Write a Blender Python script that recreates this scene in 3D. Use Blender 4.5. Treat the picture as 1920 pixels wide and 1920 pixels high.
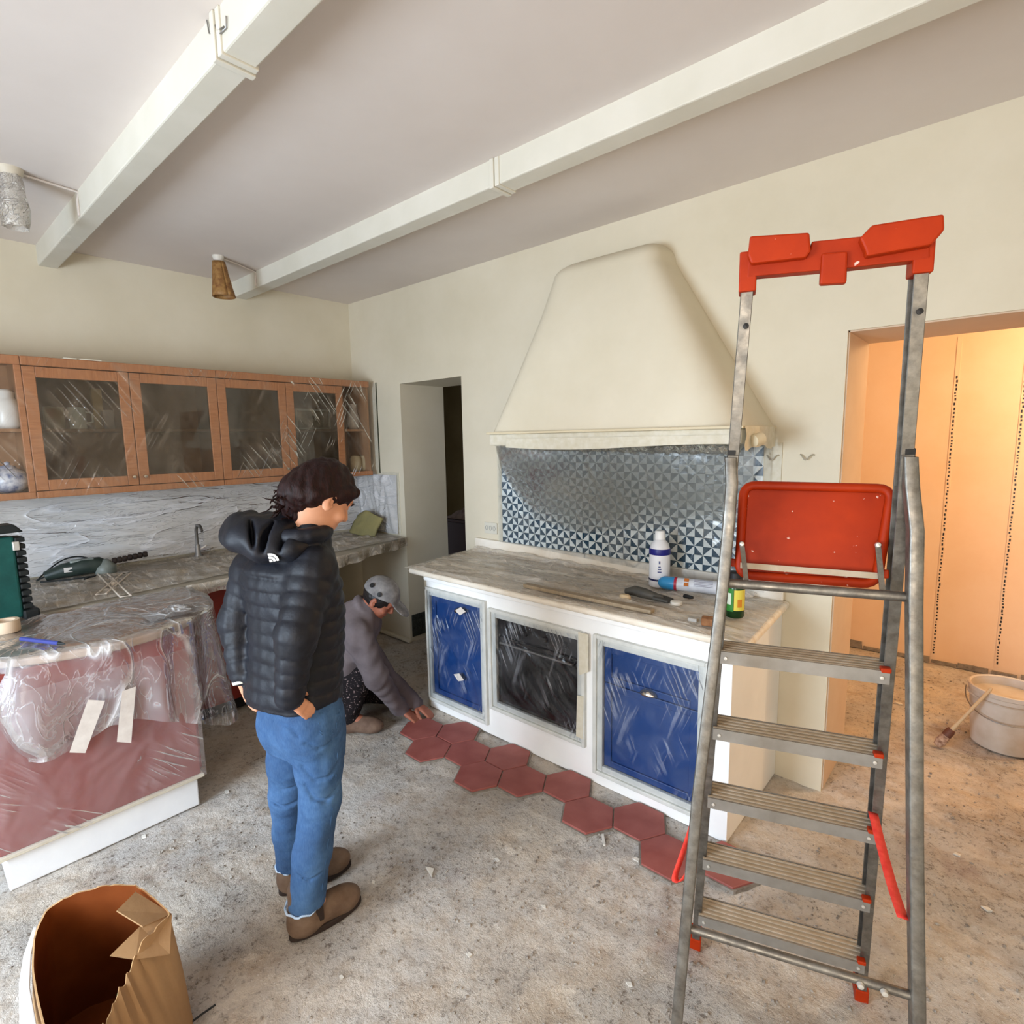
import bpy, math, random
import numpy as np
from mathutils import Vector, Matrix

random.seed(7)
rng = np.random.default_rng(7)
for o in list(bpy.data.objects):
    bpy.data.objects.remove(o)
COL = bpy.context.scene.collection
SC = bpy.context.scene

# ------------------------------------------------------------------ camera
YAW, PITCH, ROLL, FPX, CAMH = -0.72704, 0.130957, -0.0169134, 1045.5, 1.70
_f = np.array([math.sin(YAW) * math.cos(PITCH), math.cos(YAW) * math.cos(PITCH), -math.sin(PITCH)])
_r0 = np.array([math.cos(YAW), -math.sin(YAW), 0.0])
_u0 = np.cross(_r0, _f)
CR = _r0 * math.cos(ROLL) + _u0 * math.sin(ROLL)
CU = -_r0 * math.sin(ROLL) + _u0 * math.cos(ROLL)
CF = _f
CP = np.array([0.0, 0.0, CAMH])
cam_data = bpy.data.cameras.new('camera')
cam = bpy.data.objects.new('camera', cam_data)
COL.objects.link(cam)
m = Matrix.Identity(4)
for i in range(3):
    m[i][0], m[i][1], m[i][2], m[i][3] = CR[i], CU[i], -CF[i], CP[i]
cam.matrix_world = m
cam_data.sensor_width = 36.0
cam_data.lens = 36.0 * FPX / 1920.0
cam_data.clip_start = 0.02
SC.camera = cam

# ------------------------------------------------------------------ world, light, exposure
SC.view_settings.view_transform = 'Standard'
SC.view_settings.look = 'None'
SC.view_settings.gamma = 1.0
SC.view_settings.exposure = 0.24
SC.view_settings.use_curve_mapping = False
SC.cycles.adaptive_threshold = 0.06
SC.cycles.max_bounces = 7
SC.cycles.diffuse_bounces = 4
SC.cycles.glossy_bounces = 2
SC.cycles.transmission_bounces = 2
SC.cycles.transparent_max_bounces = 12
SC.cycles.caustics_reflective = False
SC.cycles.caustics_refractive = False
world = bpy.data.worlds.new('sky')
SC.world = world
world.use_nodes = True
bg = world.node_tree.nodes['Background']
bg.inputs[0].default_value = (0.75, 0.86, 1.0, 1)
bg.inputs[1].default_value = 1.0


def area_light(name, loc, target, sx, sy, power, color, spread=180):
    L = bpy.data.lights.new(name, 'AREA')
    L.shape = 'RECTANGLE'
    L.size, L.size_y = sx, sy
    L.energy = power
    L.color = color
    L.spread = math.radians(spread)
    o = bpy.data.objects.new(name, L)
    COL.objects.link(o)
    o.location = loc
    d = Vector(target) - Vector(loc)
    o.rotation_euler = d.to_track_quat('-Z', 'Y').to_euler()
    return o


def point_light(name, loc, power, color, radius=0.06):
    L = bpy.data.lights.new(name, 'POINT')
    L.energy = power
    L.color = color
    L.shadow_soft_size = radius
    o = bpy.data.objects.new(name, L)
    COL.objects.link(o)
    o.location = loc
    return o


# daylight through the wide window of the wall behind the camera
area_light('daylight_wide_window', (-1.85, -1.88, 1.35), (-1.85, 1.0, -0.1), 1.25, 1.6, 128, (0.71, 0.85, 1.0))
area_light('warm_fill_right', (0.62, -1.88, 1.45), (0.2, 1.0, 1.2), 1.1, 1.9, 48, (1.0, 0.87, 0.72))  # unseen warm fill light, added to brighten the right side
# incandescent lamp of the room behind the wide doorway
point_light('far_room_lamp', (0.85, 4.15, 2.3), 47, (1.0, 0.74, 0.42), 0.08)

# ------------------------------------------------------------------ pixel <-> place helpers (photograph frame 1920 x 1920)


def ray(x, y):
    return (x - 960) / FPX * CR - (y - 960) / FPX * CU + CF


def Zp(x, y, z=0.0):
    d = ray(x, y)
    return CP + d * (z - CAMH) / d[2]


def Xp(x, y, X):
    d = ray(x, y)
    return CP + d * X / d[0]


def Yp(x, y, Y):
    d = ray(x, y)
    return CP + d * Y / d[1]


def At(x, y, t):
    d = ray(x, y)
    return CP + d * t / math.hypot(d[0], d[1])


# ------------------------------------------------------------------ noise


def _hash(ix, iy, seed):
    h = (ix.astype(np.int64) * 374761393 + iy.astype(np.int64) * 668265263 + seed * 974711) & 0x7fffffff
    h = (h ^ (h >> 13)) * 1274126177 & 0x7fffffff
    return ((h ^ (h >> 16)) & 0xffff) / 65535.0


def vnoise(x, y, seed=0):
    x = np.asarray(x, float)
    y = np.asarray(y, float)
    ix, iy = np.floor(x), np.floor(y)
    fx, fy = x - ix, y - iy
    fx = fx * fx * (3 - 2 * fx)
    fy = fy * fy * (3 - 2 * fy)
    a, b = _hash(ix, iy, seed), _hash(ix + 1, iy, seed)
    c, d = _hash(ix, iy + 1, seed), _hash(ix + 1, iy + 1, seed)
    return (a * (1 - fx) + b * fx) * (1 - fy) + (c * (1 - fx) + d * fx) * fy - 0.5


def fbm(x, y, seed=0, octv=4):
    s, a = 0, 1.0
    for k in range(octv):
        s = s + a * vnoise(x * 2 ** k, y * 2 ** k, seed + k)
        a *= 0.5
    return s


# ------------------------------------------------------------------ mesh builder


class MB:
    def __init__(self):
        self.v, self.f = [], []

    def add(self, verts, faces):
        n = len(self.v)
        self.v.extend([tuple(map(float, p)) for p in verts])
        self.f.extend([tuple(n + i for i in q) for q in faces])
        return self

    def box(self, x0, x1, y0, y1, z0, z1):
        return self.add([(x0, y0, z0), (x1, y0, z0), (x1, y1, z0), (x0, y1, z0), (x0, y0, z1), (x1, y0, z1), (x1, y1, z1), (x0, y1, z1)],
                        [(0, 3, 2, 1), (4, 5, 6, 7), (0, 1, 5, 4), (1, 2, 6, 5), (2, 3, 7, 6), (3, 0, 4, 7)])

    def obox(self, c, ex, ey, ez):
        c, ex, ey, ez = map(np.asarray, (c, ex, ey, ez))
        if np.dot(np.cross(ex, ey), ez) < 0:
            ez = -ez
        P = [c - ex - ey - ez, c + ex - ey - ez, c + ex + ey - ez, c - ex + ey - ez, c - ex - ey + ez, c + ex - ey + ez, c + ex + ey + ez, c - ex + ey + ez]
        return self.add(P, [(0, 3, 2, 1), (4, 5, 6, 7), (0, 1, 5, 4), (1, 2, 6, 5), (2, 3, 7, 6), (3, 0, 4, 7)])

    def bar(self, a, b, w, h, side=(1, 0, 0)):
        """rectangular bar from a to b: w across `side`, h across the third axis"""
        a, b, side = (np.asarray(q, float) for q in (a, b, side))
        d = b - a
        L = np.linalg.norm(d)
        d = d / L
        s = side - d * np.dot(side, d)
        s /= np.linalg.norm(s)
        t = np.cross(d, s)
        return self.obox((a + b) / 2, s * w / 2, t * h / 2, d * L / 2)

    def tube(self, pts, r, seg=10, caps=True, closed=False):
        pts = [np.asarray(p, float) for p in pts]
        n = len(pts)
        rs = [r] * n if np.isscalar(r) else list(r)
        vs = []
        prev = None
        for i, p in enumerate(pts):
            if closed:
                t = pts[(i + 1) % n] - pts[i - 1]
            else:
                t = pts[min(i + 1, n - 1)] - pts[max(i - 1, 0)]
            t = t / (np.linalg.norm(t) + 1e-9)
            if prev is None:
                a = np.array([0, 0, 1.0]) if abs(t[2]) < 0.9 else np.array([1.0, 0, 0])
                s = np.cross(t, a)
            else:
                s = prev - t * np.dot(prev, t)
            s = s / (np.linalg.norm(s) + 1e-9)
            prev = s
            q = np.cross(t, s)
            for k in range(seg):
                an = 2 * math.pi * k / seg
                vs.append(p + rs[i] * (math.cos(an) * s + math.sin(an) * q))
        fs = []
        for i in range(n if closed else n - 1):
            j = (i + 1) % n
            for k in range(seg):
                k2 = (k + 1) % seg
                fs.append((i * seg + k, i * seg + k2, j * seg + k2, j * seg + k))
        if caps and not closed:
            fs.append(tuple(range(seg))[::-1])
            fs.append(tuple((n - 1) * seg + k for k in range(seg)))
        return self.add(vs, fs)

    def lathe(self, prof, c=(0, 0, 0), seg=24, axis=(0, 0, 1), sx=1.0, sy=1.0):
        c = np.asarray(c, float)
        z = np.asarray(axis, float)
        z = z / np.linalg.norm(z)
        a = np.array([1.0, 0, 0]) if abs(z[0]) < 0.9 else np.array([0, 1.0, 0])
        x = a - z * np.dot(a, z)
        x /= np.linalg.norm(x)
        y = np.cross(z, x)
        vs, fs = [], []
        for (r, h) in prof:
            for k in range(seg):
                an = 2 * math.pi * k / seg
                vs.append(c + z * h + r * (math.cos(an) * x * sx + math.sin(an) * y * sy))
        for i in range(len(prof) - 1):
            for k in range(seg):
                k2 = (k + 1) % seg
                fs.append((i * seg + k, i * seg + k2, (i + 1) * seg + k2, (i + 1) * seg + k))
        if prof[0][0] > 1e-5:
            fs.append(tuple(range(seg))[::-1])
        if prof[-1][0] > 1e-5:
            fs.append(tuple((len(prof) - 1) * seg + k for k in range(seg)))
        return self.add(vs, fs)

    def extr(self, poly, vec):
        poly = [np.asarray(p, float) for p in poly]
        vec = np.asarray(vec, float)
        n = len(poly)
        nn = np.zeros(3)
        for i in range(n):
            nn += np.cross(poly[i], poly[(i + 1) % n])
        if np.dot(nn, vec) < 0:
            poly = poly[::-1]
        vs = poly + [p + vec for p in poly]
        fs = [tuple(range(n))[::-1], tuple(range(n, 2 * n))]
        for i in range(n):
            j = (i + 1) % n
            fs.append((i, j, n + j, n + i))
        return self.add(vs, fs)

    def prism(self, poly, z0, z1):
        return self.extr([(p[0], p[1], z0) for p in poly], (0, 0, z1 - z0))

    def grid(self, P, flip=False):
        P = np.asarray(P, float)
        nu, nv = P.shape[:2]
        idx = np.arange(nu * nv).reshape(nu, nv)
        a, b, c, d = idx[:-1, :-1].ravel(), idx[1:, :-1].ravel(), idx[1:, 1:].ravel(), idx[:-1, 1:].ravel()
        q = np.stack([a, d, c, b] if flip else [a, b, c, d], 1)
        return self.add(P.reshape(-1, 3), q.tolist())


WL = {}


def _tag(o, label=None, cat=None, group=None, kind=None):
    if label:
        o['label'] = label
    if cat:
        o['category'] = cat
    if group:
        o['group'] = group
    if kind:
        o['kind'] = kind
    return o


def thing(name, label, cat, loc, group=None, kind=None):
    o = bpy.data.objects.new(name, None)
    COL.objects.link(o)
    o.empty_display_size = 0.05
    o.location = tuple(float(q) for q in loc)
    WL[o] = np.array(loc, float)
    return _tag(o, label, cat, group, kind)


def obj(name, mb, mat, parent=None, smooth=None, bevel=None, label=None, cat=None, group=None, kind=None, seg=2, origin=None, solid=None):
    V = np.array(mb.v, float)
    if origin is None:
        lo, hi = V.min(0), V.max(0)
        origin = np.array([(lo[0] + hi[0]) / 2, (lo[1] + hi[1]) / 2, lo[2]])
    origin = np.asarray(origin, float)
    me = bpy.data.meshes.new(name)
    me.from_pydata((V - origin).tolist(), [], mb.f)
    me.update()
    if isinstance(mat, (list, tuple)):
        for q in mat:
            me.materials.append(q)
    else:
        me.materials.append(mat)
    if smooth is not None:
        me.polygons.foreach_set('use_smooth', [True] * len(me.polygons))
        if smooth < 180:
            me.set_sharp_from_angle(angle=math.radians(smooth))
    o = bpy.data.objects.new(name, me)
    COL.objects.link(o)
    if parent is not None:
        o.parent = parent
        o.location = tuple(origin - WL[parent])
    else:
        o.location = tuple(origin)
    WL[o] = origin
    if solid:
        md = o.modifiers.new('solid', 'SOLIDIFY')
        md.thickness = solid
        md.offset = 0
    if bevel:
        md = o.modifiers.new('bevel', 'BEVEL')
        md.width = bevel
        md.segments = seg
        md.limit_method = 'ANGLE'
        md.angle_limit = math.radians(40)
        md.harden_normals = False
    return _tag(o, label, cat, group, kind)


def copy_obj(src, loc_world, parent=None, name=None, label=None, group=None):
    c = src.copy()
    COL.objects.link(c)
    loc_world = np.asarray(loc_world, float)
    WL[c] = loc_world
    c.parent = parent
    c.location = tuple(loc_world - (WL[parent] if parent is not None else 0))
    if label:
        c['label'] = label
    if group:
        c['group'] = group
    return c


# ------------------------------------------------------------------ materials


def lin(r, g, b):
    def s(c):
        c = c / 255.0
        return c / 12.92 if c <= 0.04045 else ((c + 0.055) / 1.055) ** 2.4
    return (s(r), s(g), s(b), 1.0)


class NT:
    def __init__(self, name):
        self.m = bpy.data.materials.new(name)
        self.m.use_nodes = True
        self.t = self.m.node_tree
        self.N, self.L = self.t.nodes, self.t.links
        self.p = self.N['Principled BSDF']
        self.out = self.N['Material Output']
        self.co = self.N.new('ShaderNodeTexCoord').outputs['Object']

    def link(self, a, b):
        self.L.new(a, b)

    def mapping(self, scale, rot=(0, 0, 0)):
        n = self.N.new('ShaderNodeMapping')
        n.inputs['Scale'].default_value = scale
        n.inputs['Rotation'].default_value = rot
        self.link(self.co, n.inputs['Vector'])
        return n.outputs[0]

    def noise(self, scale, detail=4, rough=0.55, vec=None, dist=0.0):
        n = self.N.new('ShaderNodeTexNoise')
        n.inputs['Scale'].default_value = scale
        n.inputs['Detail'].default_value = detail
        n.inputs['Roughness'].default_value = rough
        n.inputs['Distortion'].default_value = dist
        self.link(vec if vec is not None else self.co, n.inputs['Vector'])
        return n.outputs['Fac']

    def voro(self, scale, vec=None, feature='F1', out='Distance'):
        n = self.N.new('ShaderNodeTexVoronoi')
        n.feature = feature
        n.inputs['Scale'].default_value = scale
        self.link(vec if vec is not None else self.co, n.inputs['Vector'])
        return n.outputs[out]

    def ramp(self, fac, stops):
        n = self.N.new('ShaderNodeValToRGB')
        e = n.color_ramp.elements
        while len(e) < len(stops):
            e.new(0.5)
        for k, (p, c) in enumerate(stops):
            e[k].position = p
            e[k].color = c if len(c) == 4 else (*c, 1)
        self.link(fac, n.inputs[0])
        return n.outputs[0]

    def math(self, op, a, b=None, clamp=False):
        n = self.N.new('ShaderNodeMath')
        n.operation = op
        n.use_clamp = clamp
        for i, q in enumerate((a, b)):
            if q is None:
                continue
            if isinstance(q, (int, float)):
                n.inputs[i].default_value = q
            else:
                self.link(q, n.inputs[i])
        return n.outputs[0]

    def mix(self, fac, a, b, mode='MIX'):
        n = self.N.new('ShaderNodeMix')
        n.data_type = 'RGBA'
        n.blend_type = mode
        for sock, q in ((n.inputs[0], fac), (n.inputs[6], a), (n.inputs[7], b)):
            if isinstance(q, (int, float)):
                sock.default_value = q
            elif isinstance(q, tuple):
                sock.default_value = q
            else:
                self.link(q, sock)
        return n.outputs[2]

    def bump(self, h, strength=0.3, dist=0.01):
        n = self.N.new('ShaderNodeBump')
        n.inputs['Strength'].default_value = strength
        n.inputs['Distance'].default_value = dist
        self.link(h, n.inputs['Height'])
        self.link(n.outputs[0], self.p.inputs['Normal'])
        return n.outputs[0]

    def col(self, c):
        if isinstance(c, tuple):
            self.p.inputs['Base Color'].default_value = c
        else:
            self.link(c, self.p.inputs['Base Color'])
        return self

    def set(self, rough=None, metal=None, spec=None, **kw):
        if rough is not None:
            if isinstance(rough, (int, float)):
                self.p.inputs['Roughness'].default_value = rough
            else:
                self.link(rough, self.p.inputs['Roughness'])
        if metal is not None:
            self.p.inputs['Metallic'].default_value = metal
        if spec is not None:
            self.p.inputs['Specular IOR Level'].default_value = spec
        for k, v in kw.items():
            self.p.inputs[k.replace('_', ' ')].default_value = v
        return self


def simple(name, c, rough=0.55, metal=0.0, c2=None, nscale=12, bump=0.0, bscale=60, bdist=0.004, spec=0.4, detail=5):
    t = NT(name)
    c = lin(*c)
    if c2 is not None:
        f = t.noise(nscale, detail)
        t.col(t.ramp(f, [(0.33, c), (0.68, lin(*c2))]))
    else:
        t.col(c)
    t.set(rough=rough, metal=metal, spec=spec)
    if bump:
        t.bump(t.noise(bscale, 4), bump, bdist)
    return t.m


def film_mat(name, tint=(235, 236, 238), haze=0.2, var=0.25, nscale=7, rough=0.22, stretch=(1, 1, 1), dust=None, glint_streak=0.5, straight=None, gloss=0.9, bump=0.6):
    """clear polythene painter's film: see-through, with highlights painted along its creases"""
    t = NT(name)
    vec = t.mapping(stretch)
    f = t.noise(nscale, 3, 0.6, vec, 0.6)
    f2 = t.noise(nscale * 3.2, 2, 0.55, vec, 1.6)

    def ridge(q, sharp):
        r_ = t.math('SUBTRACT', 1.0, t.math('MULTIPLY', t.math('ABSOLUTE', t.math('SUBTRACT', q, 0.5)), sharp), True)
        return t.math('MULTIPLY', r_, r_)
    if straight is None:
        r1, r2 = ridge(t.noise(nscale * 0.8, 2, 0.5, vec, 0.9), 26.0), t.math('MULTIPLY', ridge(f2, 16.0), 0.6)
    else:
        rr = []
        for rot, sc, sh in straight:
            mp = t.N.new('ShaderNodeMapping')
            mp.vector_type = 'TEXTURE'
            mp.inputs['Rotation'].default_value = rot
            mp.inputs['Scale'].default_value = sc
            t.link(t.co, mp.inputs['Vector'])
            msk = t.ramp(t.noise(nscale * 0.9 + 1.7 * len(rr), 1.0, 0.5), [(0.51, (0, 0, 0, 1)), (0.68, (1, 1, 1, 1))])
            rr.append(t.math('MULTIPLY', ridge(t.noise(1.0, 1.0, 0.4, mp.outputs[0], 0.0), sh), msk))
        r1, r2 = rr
    c = lin(*tint)
    if dust:
        t.col(t.ramp(t.noise(9, 6, 0.65, vec), [(0.35, c), (0.68, lin(*dust))]))
    else:
        t.col(c)
    t.set(rough=rough, spec=0.6)
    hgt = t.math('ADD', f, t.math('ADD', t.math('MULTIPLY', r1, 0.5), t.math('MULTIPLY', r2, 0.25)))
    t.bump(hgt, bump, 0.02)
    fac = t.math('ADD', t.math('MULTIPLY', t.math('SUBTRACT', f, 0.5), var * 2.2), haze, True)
    fac = t.math('ADD', fac, t.math('MULTIPLY', t.math('ADD', r1, t.math('MULTIPLY', r2, 0.55)), glint_streak), True)  # pale crease lines stand in for highlights on the film
    tr = t.N.new('ShaderNodeBsdfTransparent')
    mx = t.N.new('ShaderNodeMixShader')
    t.link(fac, mx.inputs[0])
    t.link(tr.outputs[0], mx.inputs[1])
    t.link(t.p.outputs[0], mx.inputs[2])
    gl = t.N.new('ShaderNodeBsdfGlossy')
    gl.inputs['Roughness'].default_value = 0.14
    nrm = t.p.inputs['Normal'].links[0].from_socket
    t.link(nrm, gl.inputs['Normal'])
    fr = t.N.new('ShaderNodeFresnel')
    fr.inputs[0].default_value = 1.4
    t.link(nrm, fr.inputs['Normal'])
    mx2 = t.N.new('ShaderNodeMixShader')
    t.link(t.math('MULTIPLY', fr.outputs[0], gloss), mx2.inputs[0])
    t.link(mx.outputs[0], mx2.inputs[1])
    t.link(gl.outputs[0], mx2.inputs[2])
    t.link(mx2.outputs[0], t.out.inputs[0])
    return t.m


def wood_mat(name, c1, c2, grain=(2, 2, 30), rough=0.5):
    t = NT(name)
    v = t.mapping(grain)
    f = t.noise(3.0, 6, 0.6, v, 0.8)
    t.col(t.ramp(f, [(0.3, lin(*c1)), (0.7, lin(*c2))]))
    t.set(rough=rough)
    t.bump(f, 0.15, 0.003)
    return t.m


MAT = {}
# plaster walls: nearly white, trowelled
t = NT('plaster_white')
f = t.noise(1.6, 5, 0.6)
t.col(t.ramp(f, [(0.3, lin(215, 205, 182)), (0.7, lin(225, 216, 196))]))
t.set(rough=0.85, spec=0.2)
t.bump(t.math('ADD', t.noise(9, 5), t.math('MULTIPLY', t.noise(70, 3), 0.25)), 0.12, 0.01)
MAT['plaster'] = t.m
t = NT('plaster_ceiling')
f = t.noise(0.9, 5, 0.6)
t.col(t.ramp(f, [(0.3, lin(216, 206, 199)), (0.7, lin(226, 217, 211))]))
t.set(rough=0.9, spec=0.15)
t.bump(t.noise(7, 5), 0.08, 0.01)
MAT['ceiling'] = t.m
MAT['paint'] = simple('white_paint', (214, 210, 196), 0.65, c2=(222, 218, 206), nscale=4, bump=0.08, bscale=30)
MAT['whitewash'] = simple('white_masonry_paint', (243, 243, 242), 0.7, c2=(249, 249, 248), nscale=5, bump=0.15, bscale=22, bdist=0.006)
# far room ochre limewash, blotchy
t = NT('ochre_limewash')
f = t.noise(1.8, 6, 0.65)
t.col(t.ramp(f, [(0.3, lin(234, 200, 166)), (0.7, lin(240, 212, 184))]))
t.set(rough=0.85, spec=0.2)
t.bump(t.noise(12, 5), 0.12, 0.01)
MAT['ochre'] = t.m
MAT['reveal'] = simple('cream_plaster', (206, 182, 158), 0.85, c2=(214, 192, 170), nscale=3, bump=0.1, bscale=18, spec=0.2)
MAT['dark_room'] = simple('unlit_passage_brown', (92, 76, 48), 0.9, c2=(104, 88, 60), nscale=3, spec=0.1)  # gloom of the passage painted into the brown of its walls and ceiling
# rough screed floor: smoother trowelled patches, gritty patches, brick dust
t = NT('rough_screed')
big = t.noise(1.3, 5, 0.6)
patch_ = t.ramp(t.noise(2.6, 5, 0.65), [(0.40, (0, 0, 0, 1)), (0.62, (1, 1, 1, 1))])
mid = t.noise(7, 6, 0.75)
fine = t.noise(40, 6, 0.85)
grit = t.noise(130, 3, 0.7)
base = t.ramp(big, [(0.30, lin(196, 182, 164)), (0.5, lin(216, 207, 197)), (0.70, lin(226, 223, 221))])
base = t.mix(t.math('MULTIPLY', t.ramp(mid, [(0.48, (0, 0, 0, 1)), (0.72, (1, 1, 1, 1))]), 0.8), base, lin(182, 160, 136))
dark = t.math('MULTIPLY', t.ramp(fine, [(0.53, (0, 0, 0, 1)), (0.62, (1, 1, 1, 1))]), t.math('ADD', t.math('MULTIPLY', patch_, 0.6), 0.3))
base = t.mix(dark, base, lin(112, 96, 82))
lite = t.math('MULTIPLY', t.ramp(grit, [(0.60, (0, 0, 0, 1)), (0.70, (1, 1, 1, 1))]), 0.7)
base = t.mix(lite, base, lin(238, 234, 230))
red = t.ramp(t.noise(1.5, 5, 0.7, t.mapping((1.3, 1.0, 1.0), (0, 0, 0.4))), [(0.58, (0, 0, 0, 1)), (0.70, (1, 1, 1, 1))])
base = t.mix(t.math('MULTIPLY', red, 0.45), base, lin(146, 106, 94))
t.col(base)
t.set(rough=0.92, spec=0.15)
h = t.math('ADD', t.math('MULTIPLY', mid, 0.8), t.math('MULTIPLY', t.math('ADD', t.math('MULTIPLY', fine, 0.9), t.math('MULTIPLY', grit, 0.3)), t.math('ADD', t.math('MULTIPLY', patch_, 0.8), 0.25)))
t.bump(h, 0.85, 0.028)
MAT['floor'] = t.m
MAT['terracotta'] = simple('terracotta_hex', (142, 74, 66), 0.55, c2=(160, 92, 84), nscale=9, bump=0.12, bscale=50)
MAT['mortar'] = simple('grey_mortar', (150, 142, 132), 0.95, c2=(120, 110, 100), nscale=30, bump=0.6, bscale=60, bdist=0.01)
MAT['pebble'] = simple('loose_grit', (186, 178, 168), 0.9, c2=(110, 98, 88), nscale=4, spec=0.2)
MAT['chip'] = simple('plaster_chip', (226, 222, 214), 0.85, c2=(204, 198, 188), nscale=40)
# metal
t = NT('scuffed_aluminium')
f = t.noise(26, 6, 0.7)
t.col(t.ramp(f, [(0.35, lin(112, 108, 102)), (0.7, lin(150, 147, 140))]))
t.set(rough=t.ramp(t.noise(40, 4), [(0.3, (0.34, 0.34, 0.34, 1)), (0.7, (0.6, 0.6, 0.6, 1))]), metal=0.9)
t.bump(t.noise(90, 3), 0.12, 0.002)
MAT['alu'] = t.m
MAT['alu_lip'] = simple('bright_aluminium_lip', (136, 131, 124), 0.5, 0.5, c2=(152, 147, 140), nscale=20)
MAT['alu_step'] = simple('dusty_aluminium_tread', (172, 154, 130), 0.65, 0.1, c2=(188, 174, 156), nscale=16, bump=0.2, bscale=120, bdist=0.002)
t = NT('paint_splashed_red_plastic')
f = t.noise(6, 5, 0.6)
b_ = t.ramp(f, [(0.3, lin(148, 36, 2)), (0.7, lin(176, 50, 4))])
sp = t.ramp(t.noise(38, 3, 0.5), [(0.70, (0, 0, 0, 1)), (0.73, (1, 1, 1, 1))])
t.col(t.mix(sp, b_, lin(226, 190, 176)))
t.set(rough=0.5, spec=0.22)
t.bump(t.noise(60, 3), 0.1, 0.002)
MAT['red'] = t.m
MAT['red_strap'] = simple('red_webbing', (214, 50, 40), 0.7, c2=(232, 74, 58), nscale=60, bump=0.3, bscale=300, bdist=0.001)
MAT['black'] = simple('black_plastic', (24, 24, 25), 0.5)
MAT['steel'] = simple('zinc_steel', (150, 148, 146), 0.4, 0.9)
MAT['bolt'] = simple('pale_zinc_bolt', (214, 210, 202), 0.4, 0.6)
# kitchen
MAT['cab_wood'] = wood_mat('orange_beech', (152, 94, 56), (178, 118, 74), (3, 3, 26))
MAT['cab_wood_h'] = wood_mat('orange_beech_rail', (152, 94, 56), (178, 118, 74), (3, 26, 3))
MAT['cab_in'] = simple('cabinet_inside', (136, 98, 66), 0.7, c2=(150, 110, 76), nscale=6)
t = NT('cabinet_glass')
t.col((0.9, 0.93, 0.92, 1))
tr = t.N.new('ShaderNodeBsdfTransparent')
tr.inputs[0].default_value = (0.78, 0.80, 0.78, 1)
gl = t.N.new('ShaderNodeBsdfGlossy')
gl.inputs['Roughness'].default_value = 0.03
fr = t.N.new('ShaderNodeFresnel')
fr.inputs[0].default_value = 1.5
mx = t.N.new('ShaderNodeMixShader')
t.link(fr.outputs[0], mx.inputs[0])
t.link(tr.outputs[0], mx.inputs[1])
t.link(gl.outputs[0], mx.inputs[2])
t.link(mx.outputs[0], t.out.inputs[0])
MAT['glass'] = t.m
MAT['red_panel'] = simple('oxblood_panel', (128, 58, 54), 0.5, c2=(140, 68, 62), nscale=3)
MAT['red_unit'] = simple('deep_red_cabinet', (128, 32, 20), 0.5, c2=(140, 42, 28), nscale=4)
MAT['pen_top'] = simple('brown_stone_worktop', (150, 126, 108), 0.5, c2=(172, 150, 132), nscale=5, bump=0.1, bscale=40)
MAT['worktop'] = simple('grey_stone_worktop', (150, 142, 126), 0.5, c2=(170, 160, 142), nscale=6, bump=0.1, bscale=40)
t = NT('film_covered_marble')
f = t.noise(4.0, 6, 0.65, t.mapping((0.7, 7, 1)), 0.5)
t.col(t.ramp(f, [(0.28, lin(206, 188, 164)), (0.5, lin(238, 228, 212)), (0.72, lin(250, 245, 236))]))
t.set(rough=0.45)
t.bump(f, 0.15, 0.008)
MAT['ctop'] = t.m
MAT['blue'] = simple('cobalt_door_paint', (20, 56, 112), 0.4, c2=(28, 66, 126), nscale=3)
MAT['oven'] = simple('oven_black_glass', (22, 20, 22), 0.12, spec=0.6)
MAT['oven_dark'] = simple('oven_enamel', (34, 32, 34), 0.35)
MAT['frame'] = simple('grey_white_moulding', (200, 202, 198), 0.6, c2=(216, 217, 212), nscale=14, bump=0.1)
MAT['tape'] = simple('masking_tape', (206, 198, 176), 0.75, c2=(218, 212, 196), nscale=30, bump=0.2, bscale=80, bdist=0.002)
MAT['tape_white'] = simple('pale_paper_tape', (222, 214, 206), 0.75, c2=(206, 196, 188), nscale=20, bump=0.15)
MAT['tape_edge'] = simple('cream_tape_edge', (214, 200, 170), 0.7)
MAT['chrome'] = simple('cup_pull_nickel', (210, 200, 186), 0.25, 1.0)
MAT['film'] = film_mat('polythene_film', haze=0.14, var=0.2, glint_streak=0.5)
MAT['film_cab'] = film_mat('polythene_over_cabinets', (204, 182, 158), haze=0.07, var=0.12, nscale=3.2, glint_streak=0.26, straight=[((0.6, 0, 0), (1, 0.06, 1.1), 14), ((-0.5, 0, 0), (1, 0.05, 0.9), 16)])
MAT['film_drape'] = film_mat('polythene_drape', haze=0.17, var=0.28, nscale=3.6, glint_streak=0.5, stretch=(1, 1, 0.5), bump=0.45, gloss=0.55)
MAT['film_low'] = film_mat('polythene_low', (222, 210, 212), haze=0.14, var=0.14, nscale=4, glint_streak=0.16, straight=[((0.9, 0, 0), (1, 0.06, 0.8), 14), ((0.7, 0, 0), (1, 0.05, 0.9), 16)])
MAT['film_wall'] = film_mat('polythene_wall', (236, 236, 240), haze=0.60, var=0.2, nscale=3, stretch=(1, 0.5, 2.5), glint_streak=0.25)
MAT['film_splash'] = film_mat('polythene_splashback', (186, 190, 188), haze=0.06, var=0.2, nscale=2.3, glint_streak=0.16)
MAT['film_splash2'] = film_mat('haze_polythene', (150, 154, 150), haze=0.22, var=0.16, nscale=2.6, glint_streak=0.06, gloss=0.25)
MAT['film_dust'] = film_mat('dusty_polythene', (240, 235, 228), haze=0.4, var=0.5, nscale=5, dust=(206, 188, 164), glint_streak=0.4, stretch=(0.5, 1.8, 1), bump=0.28, gloss=0.15)
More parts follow.
